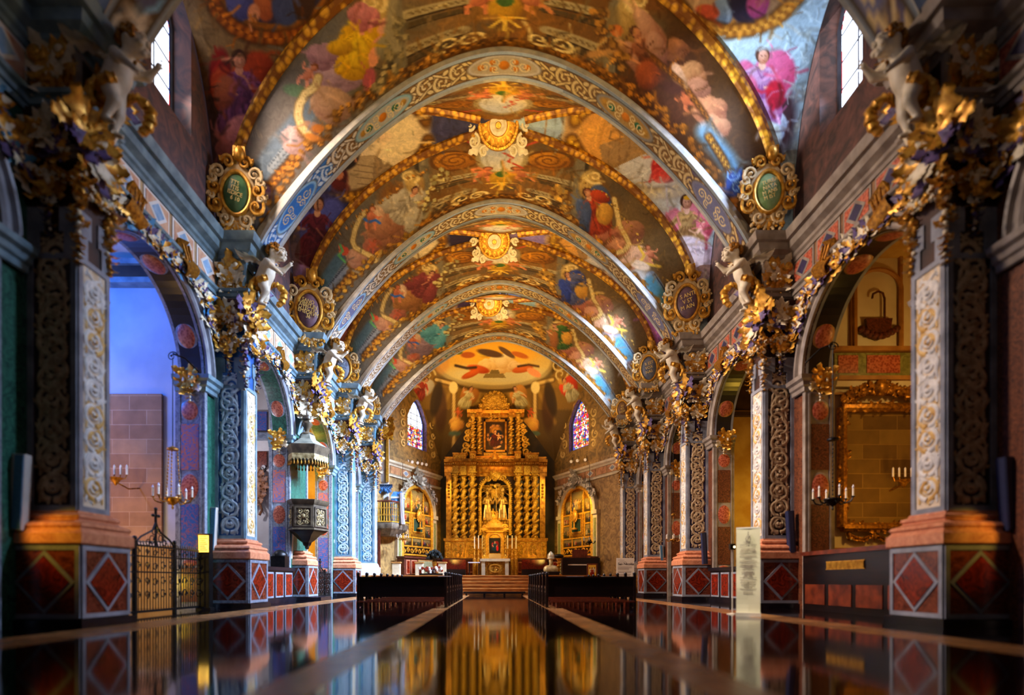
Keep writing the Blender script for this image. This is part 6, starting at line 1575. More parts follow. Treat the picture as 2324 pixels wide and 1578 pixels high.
def side_retable(s):
    t = APW*.575 if s < 0 else APW*.60; x, y = apse_pt(s, t)
    rz = math.atan2(APB[1]-APA[1], APA[0]-APB[0]); rz = rz if s < 0 else -rz
    lab = 'gold arched altarpiece of small painted panels beside the organ balcony' if s < 0 else 'gold arched altarpiece of small painted panels behind the bishop bust'
    o = thing('side_altarpiece', (x, y, PLAT), lab, 'altarpiece', 'arched altarpieces on the slanting apse walls', rz)
    w, z0, zsp = 1.72, 2.45-PLAT, 5.25-PLAT; r = w
    mb = MB(); rows = []
    prof = [(.10,.0),(.10,.22),(.16,.30),(.24,.26),(.30,.26),(.36,.34),(.42,.30),(.42,.0)]
    pts = [(-1, 0, None)]
    for i in range(31):
        a = PI*i/30; rows.append([(-(r+d)*math.cos(a), -q, zsp+(r+d)*math.sin(a)) for d, q in prof])
    mb.rings(rows, 0, closed=False)
    for sx in (-1, 1):
        mb.box(min(sx*(r+.1), sx*(r+.55)), -.24, 0, max(sx*(r+.1), sx*(r+.55)), 0, zsp-.25, 0); mb.box(min(sx*(r+.2), sx*(r+.45)), -.26, .6, max(sx*(r+.2), sx*(r+.45)), -.2, zsp-.5, 1); mb.box(min(sx*(r+.06), sx*(r+.62)), -.34, zsp-.25, max(sx*(r+.06), sx*(r+.62)), 0, zsp, 0)
    mb.build('stone_surround', [APTRIM, GREENP], o, .5)
    mb = MB(); mb.box(-r-.1, -.10, z0-1.0, r+.1, .0, zsp, 1); n = 24; vs = [(-(r+.1)*math.cos(PI*i/n), -.1, zsp+(r+.1)*math.sin(PI*i/n)) for i in range(n+1)]; mb.add(vs, [tuple(range(n+1))], 1)
    mb.tube([(-r-.02, -.2, z0-.5)]+[(-(r+.0)*math.cos(PI*i/30), -.2, zsp+r*math.sin(PI*i/30)) for i in range(31)]+[(r+.02, -.2, z0-.5)], .12, 8, 0)
    mb.build('gilt_arch', [GOLDY, GOLDD], o)
    mb = MB(); b = .05
    zz = [z0, z0+.55, z0+1.15, z0+2.05, zsp-.05]
    for z in zz: mb.box(-r, -.18, z-b, r, -.1, z+b)
    for sx in (-1, 1):
        mb.box(sx*.85-b, -.18, zz[2], sx*.85+b, -.1, zz[4]); mb.box(sx*.58-b, -.18, zz[1], sx*.58+b, -.1, zz[2]); mb.box(sx*.72-b, -.18, zz[4], sx*.72+b, -.1, zsp+r*.9)
    mb.build('gilt_bars', [GOLDY], o)
    mb = MB(); mb.box(-r, -.16, z0+.05, r, -.1, z0+.5, 0)
    for i in range(8):
        mb.M = face_frame((-r+.22+i*.44, -.17, z0+.28), (1,0,0), (0,0,1)); curl3(mb, 0, 0, .18, 1.4, 0, 1 if i % 2 else -1, .04, 1, .0)
    mb.M = Matrix.Identity(4); mb.build('scroll_frieze', [WOOD, GOLDY], o)
    seeds = 10 if s < 0 else 30
    defs = [(-1.15,(zz[1]+zz[2])/2,1.0,.5),(0,(zz[1]+zz[2])/2,1.06,.5),(1.15,(zz[1]+zz[2])/2,1.0,.5),(-1.28,(zz[2]+zz[3])/2,.76,.8),(1.28,(zz[2]+zz[3])/2,.76,.8),(-1.28,(zz[3]+zz[4])/2,.76,zz[4]-zz[3]-.1),(1.28,(zz[3]+zz[4])/2,.76,zz[4]-zz[3]-.1),(0,zsp+.74,1.34,1.4),(-1.1,zsp+.46,.66,.85),(1.1,zsp+.46,.66,.85)]
    for i, (cx, cz, ww, hh) in enumerate(defs):
        canvas('painted_panel', ww, hh, o, (cx, -.14, cz), seeds+i, (84,62,30) if i > 6 else (52,36,22), paint_story, 26, 26)
    mb = MB(); mb.box(-.8, -.2, zz[2]+.08, .8, -.1, zz[4]-.05, 0)
    for i in range(14):
        for sx in (-1, 1): mb.leaf((sx*.66, -.21, zz[2]+.2+i*.19), (sx*.3, 0, 1), (0,-1,0), .22, .08, .6, 1, 4)
    mb.box(-.56, -.24, zz[2]+.35, .56, -.2, zz[4]-.3, 1); mb.box(-.5, -.245, zz[2]+.41, .5, -.235, zz[4]-.36, 2)
    mb.build('reliquary_niche', [GOLDD, GOLDY, GREENV], o)
    mb = MB(); zc = zz[2]+.55; mb.lathe([(.24,0),(.24,.08),(.06,.14),(.05,.5),(.1,.55)], (0,-.4,zc), 14)
    for i in range(16): a = 2*PI*i/16; mb.leaf((.16*math.cos(a), -.4, zc+.9+.22*math.sin(a)), (math.cos(a), 0, math.sin(a)), (0,-1,0), .24, .06, .3, 0, 4)
    mb.blob((0,-.4,zc+.9), (.24,.08,.32), 0, 12, 8); mb.blob((0,-.4,zc+1.35), (.1,.05,.14), 0, 8, 6)
    mb.build('monstrance', [GOLD], o)
    # crest of stucco above the arch
    c = thing('stucco_crest', (x+ -math.sin(rz)*0, y, PLAT), 'grey stucco shield and leaf crest above the gold arched altarpiece '+('beside the organ balcony' if s < 0 else 'behind the bishop bust'), 'ornament', None, rz)
    mb = MB(); zc = zsp+r+.55
    leaf_bunch(mb, (0,-.3,zc), (0,-1,0), .6, 5, [0,1]); mb.blob((0,-.35,zc), (.3,.14,.36), 0, 12, 8)
    for i in range(9):
        a = PI*(.16+.68*i/8); leaf_bunch(mb, (-(r+.5)*math.cos(a), -.32, zsp+(r+.5)*math.sin(a)), (0,-1,0), .26, i+s, [0,1])
    mb.build('leaves', [STUCG, CREAM], c)
    # wainscot altar below
    a = thing('side_altar', (x, y, PLAT), 'dark side altar with red marble panels under the gold altarpiece '+('beside the organ balcony' if s < 0 else 'behind the bishop bust'), 'altar', None, rz)
    mb = MB(); mb.box(-2.5, -.9, 0, 2.5, -.36, 1.12, 0); mb.build('body', [MAROON], a)
    mb = MB(); mb.box(-2.6, -1.0, 1.12, 2.6, -.36, 1.22, 0); mb.build('top', [MAROON if s < 0 else WOODR], a)
    mb = MB()
    for cx, ww in ((-2.1,.4),(-1.45,.62),(1.45,.62),(2.1,.4)): mb.box(cx-ww/2, -.93, .12, cx+ww/2, -.9, 1.0, 1); mb.box(cx-ww/2+.06, -.945, .18, cx+ww/2-.06, -.93, .94, 0)
    mb.build('marble_panel', [REDM, SALMON], a)
    mb = MB(); mb.box(-1.05, -.96, .1, 1.05, -.9, 1.05, 0); mb.box(-.95, -.97, .18, .95, -.955, .97, 1); mb.build('altar_front', [TRIMY, SAGE], a)
GREENP = mat('olive_marble', (110,110,60), (150,150,90), 4, .4, kind='vein')
GREENV = mat('dark_green_velvet', (8,26,18), (20,60,40), 2, .8)
STUCG = mat('grey_stucco', (96,88,72), (150,138,112), 5, .6)
SAGE = mat('sage_brocade', (120,122,90), (160,156,116), 12, .7, kind='voronoi')
# ---------------------------------------------------------------- pulpit and its canopy
def hexa(r, z, n=6, a0=.12, c=(0,0)): return [(c[0]+r*math.cos(a0+2*PI*i/n), c[1]+r*math.sin(a0+2*PI*i/n), z) for i in range(n)]
def pulpit():
    Y = 20.75; c = at(697, VPY, Y)
    o = thing('pulpit', (c.x, Y, 0), 'carved dark wood pulpit with gilt relief panels, over the low iron gate', 'pulpit')
    z = lambda q: CAMZ+(VPY-q)*Y/FPX
    R = .76
    mb = MB(); mb.rings([hexa(r, q) for r, q in ((R*.06,z(1243)),(R*.18,z(1238)),(R*.22,z(1232)),(R*.4,z(1226)),(R*.62,z(1216)),(R*.9,z(1210)),(R,z(1206)),(R*1.02,z(1200)))]); mb.blob((0,0,z(1243)), .08, 0, 8, 6)
    mb.build('tapered_base', [WOOD], o, .4)
    mb = MB(); mb.rings([hexa(r, q) for r, q in ((R*.94,z(1203)),(R*.94,z(1150)))], 0); mb.rings([hexa(r, q) for r, q in ((R*.95,z(1150)),(R*1.0,z(1148)),(R*1.07,z(1142)),(R*1.09,z(1139)),(R*.98,z(1138)))], 0); mb.rings([hexa(r, q) for r, q in ((R*1.04,z(1206)),(R*1.04,z(1203)),(R*.96,z(1200)))], 0)
    mb.build('body', [WOODP], o, .4)
    h = z(1152)-z(1202)
    for i in range(6):
        a = .12+2*PI*(i+.5)/6; n = Vector((math.cos(a), math.sin(a), 0)); u = Vector((-n.y, n.x, 0)); d = R*.94*math.cos(PI/6)
        mb = MB(); M = face_frame(n*d+Vector((0,0,z(1202)+.05)), u, (0,0,1)); mb.M = M
        frame_bars(mb, .62, h-.1, .05, .04, 0); mb.M = Matrix.Identity(4)
        pnl = mb.build('carved_panel', [WOODP], o); mb = MB(); mb.M = M
        for sx in (-1, 1):
            for j in range(3): curl3(mb, sx*.13, .16+j*.2, .1, 1.3, j, sx, .022, 1, .0)
        mb.leaf((0,.08,.01), (0,1,0), (0,0,1), .55, .07, .4, 1, 6); mb.blob((0,.4,.02), (.06,.09,.04), 1, 8, 5)
        for j in range(8): aa = j*.8; mb.leaf((0,.38,.01), (math.cos(aa), math.sin(aa), 0), (0,0,1), .2, .05, .5, 1, 4)
        mb.M = Matrix.Identity(4)
        mb.build('gilded_carving', [WOODP, CARVE], pnl)
    mb = MB(); mb.box(-.5-.4, -.25, z(1240), -.6, .35, z(1040)); mb.build('back_post', [WOOD], o)
    o2 = thing('pulpit_canopy', (c.x, Y, 0), 'fringed dark canopy with a turned finial, hanging over the carved pulpit', 'canopy')
    R2 = .78
    mb = MB(); mb.rings([hexa(r, q) for r, q in ((R2*.7,z(1040)),(R2*.98,z(1040)),(R2*1.0,z(1030)),(R2*1.05,z(1026)),(R2*1.08,z(1018)),(R2*1.0,z(1016)))]); mb.build('cornice', [WOODP], o2, .4)
    mb = MB(); mb.rings([hexa(r, q) for r, q in ((R2*.98,z(1017)),(R2*.8,z(1011)),(R2*.55,z(1003)),(R2*.42,z(999)),(R2*.36,z(990)),(R2*.3,z(986)))]); mb.build('roof', [mat('grey_canopy_roof', (104,104,92), (146,144,126), 4, .5)], o2, .4)
    mb = MB(); mb.lathe([(.26,z(988)),(.2,z(984)),(.08,z(980)),(.1,z(974)),(.19,z(966)),(.2,z(962)),(.1,z(956)),(.16,z(952)),(.14,z(946)),(.05,z(942)),(.02,z(932))], (0,0,0), 16); mb.build('finial', [WOODP], o2)
    mb = MB()
    for i in range(6):
        p, q = Vector(hexa(R2*1.0, 0)[i]), Vector(hexa(R2*1.0, 0)[(i+1) % 6])
        for j in range(6):
            t = (j+.5)/6; v = p.lerp(q, t); dr = (q-p).normalized()*.075
            zz = z(1040); mb.add([(v.x-dr.x, v.y-dr.y, zz+.04), (v.x+dr.x, v.y+dr.y, zz+.04), (v.x+dr.x*.8, v.y+dr.y*.8, zz-.14), (v.x, v.y, zz-.22), (v.x-dr.x*.8, v.y-dr.y*.8, zz-.14)], [(0,1,2,3,4)], 0)
            mb.lathe([(.012,0),(.02,-.05),(.035,-.12),(.02,-.16)], (v.x, v.y, zz-.2), 6, 1)
    mb.build('fringe', [CARVE, GOLDD], o2)
CARVE = mat('gilded_carving', (120,98,56), (196,176,128), 9, .4, .2, .3)

# ---------------------------------------------------------------- organ balcony
def organ():
    Y = 33.6; L = lambda px, py: at(px, py, Y)
    b = L(880, 1200); o = thing('organ_balcony', (b.x, Y, 0), 'small choir balcony with a gilt railing jutting beside the gold arched altarpiece', 'balcony')
    X = lambda p: L(p, 0).x-b.x
    Z = lambda q: L(0, q).z
    pts = [(X(843), .9), (X(843), -.6), (X(862), -1.0), (X(896), -1.0), (X(908), -.5), (X(920), .9)]
    def ring(k, q): cx = sum(p[0] for p in pts)/6; return [(cx+(p[0]-cx)*k, p[1]*k, Z(q)) for p in pts]
    mb = MB(); mb.rings([ring(.55,1218), ring(.8,1208), ring(.96,1203), ring(1.0,1199), ring(1.02,1194), ring(1.0,1190)]); mb.build('floor_slab', [mat('balcony_stone', (60,48,36), (120,104,84), 4, .5)], o, .4)
    mb = MB()
    for i in range(4):
        p, q = Vector((*pts[i+0], 0)), Vector((*pts[i+1], 0))
        if i == 0: continue
        mb.tube([(p.x,p.y,Z(1143)), (q.x,q.y,Z(1143))], .045, 6, 1); mb.tube([(p.x,p.y,Z(1188)), (q.x,q.y,Z(1188))], .035, 6, 0)
        n = max(2, int((q-p).length/.14))
        for j in range(n+1):
            v = p.lerp(q, j/n); h = Z(1145)-Z(1188); mb.lathe([(.018,0),(.03,h*.15),(.015,h*.3),(.035,h*.5),(.015,h*.7),(.03,h*.85),(.018,h)], (v.x, v.y, Z(1188)), 6, 0)
            if j < n:
                w = p.lerp(q, (j+.5)/n); M = face_frame((w.x, w.y, Z(1166)), q-p, (0,0,1)); mb.M = M
                curl3(mb, 0, .2, .06, 1.2, 0, 1, .012, 0, 0); curl3(mb, 0, -.2, .06, 1.2, 3, -1, .012, 0, 0); mb.M = Matrix.Identity(4)
    mb.build('railing', [GOLDY, WOODR], o)
    c = thing('organ_case', (b.x, Y, 0), 'tall white organ front of upright pipes above the choir balcony', 'organ')
    mb = MB(); mb.box(X(846), .1, Z(1192), X(880), .5, Z(965), 0); mb.box(X(846), -.2, Z(1108), X(882), .5, Z(1100), 0); mb.box(X(877), -.2, Z(1095), X(882), .1, Z(985), 1); mb.build('case', [WHITE, GOLD], c)
    mb = MB()
    for i in range(7):
        x = X(851+i*3.6); t = Z(985-8*math.sin(PI*i/6)); mb.lathe([(.01,Z(1098)),(.045,Z(1092)),(.045,t),(.0,t+.01)], (x, -.08, 0), 10)
    mb.build('pipe_rank', [mat('tin_pipes', (206,210,214), (236,238,240), 3, .25, .4)], c)
    mb = MB(); mb.spray((X(878), -.25, Z(970)), (0,-1,0), .7, 12, 0, None, 4); leaf_bunch(mb, (X(880),-.25,Z(985)), (0,-1,0), .5, 9, [0,0,0]); mb.tube([(X(872),.3,Z(985)),(X(873),.3,Z(1095))], .06, 6, 0)
    for i in range(9): mb.blob((X(873+i), -.3, Z(972+(i*7) % 16)), .12, 0, 7, 5)
    mb.build('gilded_crest', [GOLDY], c)
    d = thing('blue_shrine', (b.x, Y, 0), 'blue and white curtained shrine standing on the end of the choir balcony', 'shrine')
    mb = MB(); mb.box(X(891), -.45, Z(1190), X(916), .3, Z(1134), 0); mb.box(X(890), -.5, Z(1134), X(918), .32, Z(1130), 1)
    mb.rings([[(X(890),-.5,Z(1130)),(X(918),-.5,Z(1130)),(X(918),.32,Z(1130)),(X(890),.32,Z(1130))],[(X(895),-.3,Z(1118)),(X(913),-.3,Z(1118)),(X(913),.1,Z(1118)),(X(895),.1,Z(1118))]], 0)
    for i in range(7): mb.tube([(X(892+i*1.6), -.5, Z(1136)), (X(890.5+i*1.6), -.52, Z(1155)), (X(892+i*.8), -.48, Z(1188))], .05, 5, 0)
    for i in range(5): mb.tube([(X(912+i*1.1), -.5, Z(1122)), (X(913+i*1.1), -.54, Z(1160)), (X(915+i*1.4), -.5, Z(1192))], .06, 5, 1)
    mb.build('curtain', [BLUESILK, WHITE], d)
    mb = MB(); mb.box(X(850), -.2, Z(1116), X(886), .3, Z(1112), 0); 
    for i in range(14): mb.leaf((X(852+i*2.5), -.22, Z(1112)), (.5, 0, .7), (0,-1,0), .4, .09, .7, i % 2, 5)
    for i in range(10): mb.blob((X(858+i*3), -.25, Z(1116+3*math.sin(i))), .09, i % 2, 6, 5)
    mb.build('feather_canopy', [BLUESILK, mat('dark_blue_plume', (20,36,60), (60,90,130), 6, .5)], d)
    v = thing('volute_bracket', (at(832, 0, 32.3).x, 32.0, 0), 'stone volute bracket with a gold leaf drop, beside the organ balcony', 'bracket')
    mb = MB(); z = CAMZ+(VPY-1232)*32/FPX; mb.M = face_frame((0,-.25,z), (1,0,0), (0,0,1)); curl3(mb, 0, 0, .42, 2, PI*.4, 1, .1, 0, 0); mb.M = Matrix.Identity(4); mb.box(-.3,-.2,z-.2,.3,.02,z+.3)
    mb.build('scroll', [STUCG], v); mb = MB(); fruit_drop(mb, (0,-.3,z-.45), 1.0, .15, [0,0], 4); mb.build('gilded_drop', [GOLD], v)
BLUESILK = mat('blue_silk', (30,84,150), (90,150,200), 5, .5)

# ---------------------------------------------------------------- pews
def pews():
    L = 2.5
    p = thing('pew', (0,0,0), '', 'pew', 'dark wooden pews in two blocks')
    mb = MB(); mb.box(-L/2, -.25, .30, L/2, -.20, .84); mb.box(-L/2, -.29, .82, L/2, -.15, .87); mb.build('backrest', [WOOD], p)
    mb = MB(); mb.box(-L/2, -.2, .42, L/2, .22, .46); mb.build('seat', [WOOD], p)
    for sx in (-1, 1):
        mb = MB(); x = sx*(L/2-.03)
        mb.box(x-.035, -.3, 0, x+.035, -.2, .92); mb.box(x-.035, .16, 0, x+.035, .25, .62); mb.box(x-.03, -.3, .54, x+.03, .25, .6); mb.box(x-.03, -.3, .02, x+.03, .25, .1)
        for k in range(3): mb.lathe([(.02,.1),(.03,.2),(.016,.3),(.03,.42),(.02,.54)], (x, -.12+.12*k, 0), 6)
        ef = mb.build('end_frame', [WOOD], p); mb = MB(); mb.lathe([(.03,0),(.05,.02),(.055,.05),(.03,.09)], (x, -.25, .91), 10); mb.build('finial', [WOOD], ef)
    mb = MB(); mb.box(-L/2+.1, -.62, .16, L/2-.1, -.44, .2); 
    for sx in (-1, 0, 1): mb.box(sx*(L/2-.3)-.03, -.6, 0, sx*(L/2-.3)+.03, -.2, .16)
    mb.build('kneeler', [WOODR], p)
    n = 8; ordn = ['', 'second', 'third', 'fourth', 'fifth', 'sixth', 'seventh']
    for side, xc in (('organ balcony', -2.85), ('notice board', 2.41)):
        for i in range(n):
            q = p if (i == 0 and xc < 0) else copy_tree(p)
            q.location = (xc, 15.6+1.05*i, 0)
            q['label'] = ('last pew of the block on the %s side, its dark back facing us' % side if i == 0 else 'pew at the front of the block on the %s side, by the altar steps' % side if i == n-1 else 'pew on the %s side, %s row counted from the back' % (side, ordn[i]))
    for px, w, Y, lab in ((1010, .36, 15.48, 'white leaflet lying on the top rail of the pew at the organ balcony side'), (1303, .52, 16.55, 'long white leaflet on a pew back under the bishop bust'), (1378, .38, 16.55, 'yellowish leaflet on a pew back near the notice board')):
        mb = MB(); mb.box(-w/2, -.05, 0, w/2, .05, .012); mb.box(-w/2, -.06, -.0, w/2, -.05, .012+.0)
        o = mb.build('leaflet', [WHITE if px != 1378 else PAPER], None); o.location = (at(px, 0, Y).x, 15.35+ (0 if px == 1010 else 1.05), .871); tag(o, lab, 'leaflet', 'leaflets left on the pews')

# ---------------------------------------------------------------- smaller furniture
def speaker(px, y0, y1, Y, col, lab, w=.17):
    c = at(px, y1, Y); h = at(px, y0, Y).z-c.z
    o = thing('column_speaker', (c.x, Y, c.z), lab, 'speaker', 'slim column loudspeakers on the pillars')
    s = -1 if c.x < 0 else 1; o.rotation_euler = (0, -s*.05, 0)
    mb = MB(); mb.box(-w/2, -.07, 0, w/2, .08, h); cab = mb.build('cabinet', [SPEAKW if col != 'navy' else SPEAKD], o)
    mb = MB(); mb.box(-w/2+.01 if s > 0 else -w/2+.05, -.085, .02, (w/2-.05) if s > 0 else w/2-.01, -.07, h-.02); mb.build('grille', [SPEAKB if col != 'navy' else SPEAKD], cab)
    mb = MB(); mb.box(-.03 if s < 0 else 0, -.02, h*.45, .03 if s > 0 else 0, .02, h*.55); mb.box(min(0, s*.5), -.02, h*.48, max(0, s*.5), .02, h*.52) if abs(c.x) < WALL-.3 else None; mb.build('bracket', [IRON], o)

BULB = mat('opal_bulb', (226,226,236), (240,240,246), 4, .3)
def chandelier(px, ytop, ybot, ycable, Y, chains, lab, metal, q=1.0, bracket=True):
    c = at(px, ybot, Y); zt = at(px, ytop, Y).z-c.z; zc = at(px, ycable, Y).z-c.z
    o = thing('chandelier', c, lab, 'chandelier', 'hanging candle lamps in the side chapels')
    mb = MB(); mb.lathe([(.005,-.1*q),(.03*q,-.06*q),(.02*q,0),(.07*q,.04*q),(.16*q,.11*q),(.2*q,.17*q),(.19*q,.2*q),(.05*q,.19*q)], (0,0,0), 16); mb.build('bowl', [metal], o)
    mb = MB(); 
    for i in range(6):
        a = 2*PI*i/6+.3; d = Vector((math.cos(a), math.sin(a), 0)); pts = [d*(.16*q)+Vector((0,0,.14*q)), d*(.26*q)+Vector((0,0,.06*q)), d*(.38*q)+Vector((0,0,.10*q)), d*(.43*q)+Vector((0,0,.2*q))]
        mb.tube(pts, .014*q+.004, 5); mb.lathe([(.02*q,.19*q),(.05*q,.2*q),(.05*q,.22*q)], (d.x*.43*q, d.y*.43*q, 0), 8); mb.leaf(d*(.26*q)+Vector((0,0,.08*q)), d, (0,0,1), .14*q, .04*q, .7)
    mb.build('arms', [metal], o)
    for i in range(6):
        a = 2*PI*i/6+.3; mb = MB(); mb.lathe([(.024*q,.21*q),(.024*q,.40*q)], (math.cos(a)*.43*q, math.sin(a)*.43*q, 0), 8); cn = mb.build('candle', [CANDLE], o); mb = MB(); mb.lathe([(.012*q,.40*q),(.03*q,.43*q),(.012*q,.48*q),(.0,.5*q)], (math.cos(a)*.43*q, math.sin(a)*.43*q, 0), 8); mb.build('bulb', [BULB], cn)
    mb = MB()
    for i in range(chains):
        a = 2*PI*i/chains+.2; d = Vector((math.cos(a), math.sin(a), 0)); n = 14
        p0 = d*(.18*q if chains > 1 else 0)+Vector((0,0,.2*q)); p1 = d*(.1*q if chains > 1 else 0)+Vector((0,0,zt))
        for j in range(n+1): mb.blob(p0.lerp(p1, j/n), (.022*q, .022*q, .035*q), 0, 6, 4)
        mb.tube([p0, p1], .008, 4)
    mb.lathe([(.02,zt-.02),(.13*q,zt),(.13*q,zt+.04),(.02,zt+.1)], (0,0,0), 12); mb.build('chain', [metal], o)
    mb = MB(); mb.tube([(0,0,zt+.05), (0,0,zc)], .012, 5)
    if bracket:
        s = -1 if c.x < 0 else 1; pts = [(-s*0.0+ (.0), 0, zc)]
        mb.M = face_frame((0,0,zc), (1,0,0), (0,0,1)); curl3(mb, 0, .02, .14, 1.3, 0, 1, .016, 0, 0); mb.M = Matrix.Identity(4)
        mb.tube([(0,0,zc+.1), (.25*(1 if s < 0 else -1),.1,zc+.02), (.5*(1 if s < 0 else -1), .3, zc-.25)], .022, 5)
    mb.build('cable', [IRON], o)
    return o

def spotlight(px, py, Y, lab, aim=(0,-.6,-.4), r=.09, e=12, col=(255,214,140)):
    c = at(px, py, Y); o = thing('spotlight', c, lab, 'spotlight', 'small lit spotlights in the chapels')
    d = Vector(aim).normalized(); o.rotation_euler = d.to_track_quat('Z', 'Y').to_euler()
    mb = MB(); mb.lathe([(r*.6,-.2),(r*.75,-.18),(r,0),(r*.85,.0)], (0,0,0), 14); mb.build('housing', [WHITE], o)
    mb = MB(); mb.lathe([(.0,-.015),(r*.85,-.012)], (0,0,0), 14, cap=False); mb.build('lamp_glass', [GLOWS], o)
    mb = MB(); mb.tube([(0,0,-.15), (.05,.12,-.2), (.05,.25,-.2)], .02, 5); mb.build('arm', [IRON], o)
GLOWS = glow('lit_lamp', (255,224,160), 9.0)

def gate(y0, y1, x, h, lab, cross):
    o = thing('iron_gate', (x, (y0+y1)/2, 0), lab, 'gate')
    w = (y1-y0)/2
    mb = MB(); mb.box(-.03,-w,.06,.03,w,.11); mb.box(-.025,-w,h,.025,w,h+.04); mb.box(-.02,-w,h*.62,.02,w,h*.62+.03); mb.box(-.02,-w,h*.85,.02,w,h*.85+.03)
    for y in (-w, -w*.36, w*.36, w): mb.box(-.035,y-.035,0,.035,y+.035,h+.12); mb.blob((0,y,h+.17), .05, 0, 8, 6)
    mb.build('frame', [IRON], o)
    mb = MB(); n = int(w*2/.1)
    for i in range(n+1): y = -w+2*w*i/n; mb.lathe([(.012,.08),(.012,h*.6),(.012,h)], (0,y,0), 6); mb.leaf((0,y,h), (0,0,1), (1,0,0), .14, .03, .1, 0, 4)
    mb.build('bars', [IRON], o)
    mb = MB(); M = face_frame((0,0,0), (0,1,0), (0,0,1)); mb.M = M
    for i in range(int(w*2/.3)):
        y = -w+.18+i*.3
        for zc, r in ((h*.73,.1),(h*.93,.08),(h*.3,.11),(h*.5,.1)): curl3(mb, y, zc, r, 1.3, i, 1 if i % 2 else -1, .014, 0, 0)
    mb.M = Matrix.Identity(4); mb.build('scrollwork', [IRON], o)
    mb = MB(); mb.M = M; t = cross
    mb.tube([(-w*.36,h+.05,0),(-w*.26,h+.22*t,0),(-.12,h+.4*t,0),(0,h+.62*t,0),(.12,h+.4*t,0),(w*.26,h+.22*t,0),(w*.36,h+.05,0)], .022, 6)
    for sx in (-1, 1):
        for (a, b, r) in ((.16,.2,.13),(.3,.12,.1),(.09,.38,.09)): curl3(mb, sx*a, h+b*t, r*t, 1.4, 0, sx, .016, 0, 0)
    mb.box(-.02, h, -.02, .02, h+.9*t, .02); mb.box(-.1, h+.74*t, -.02, .1, h+.78*t, .02)
    for a, b in ((-.1,.76),(.1,.76),(0,.92)): mb.blob((a, h+b*t, 0), .04, 0, 7, 5)
    mb.M = Matrix.Identity(4); mb.build('crest', [IRON], o)

def rail_block(s, y, lab):
    o = thing('altar_rail', (s*(WALL+.05), y, 0), lab, 'railing', None, 0, -s)
    mb = MB(); mb.box(-.3,-1.3,0,.3,1.3,1.1); mb.box(-.36,-1.36,1.1,.36,1.36,1.22); mb.box(-.36,-1.36,0,.36,1.36,.12); mb.build('body', [BLACKM], o)
    mb = MB()
    for y_ in (-.85, .0, .85): mb.M = face_frame((.3, y_, .18), (0,1,0), (0,0,1)); mb.box(-.34,0,0,.34,.86,.015,1); mb.box(-.28,.06,.015,.28,.8,.025,0)
    mb.M = face_frame((0,-1.3,.18), (1,0,0), (0,0,1)); mb.box(-.26,0,0,.26,.86,.015,1); mb.box(-.2,.06,.015,.2,.8,.025,0); mb.M = Matrix.Identity(4)
    mb.build('marble_panel', [REDM, GREYM if s < 0 else SILVER], o)

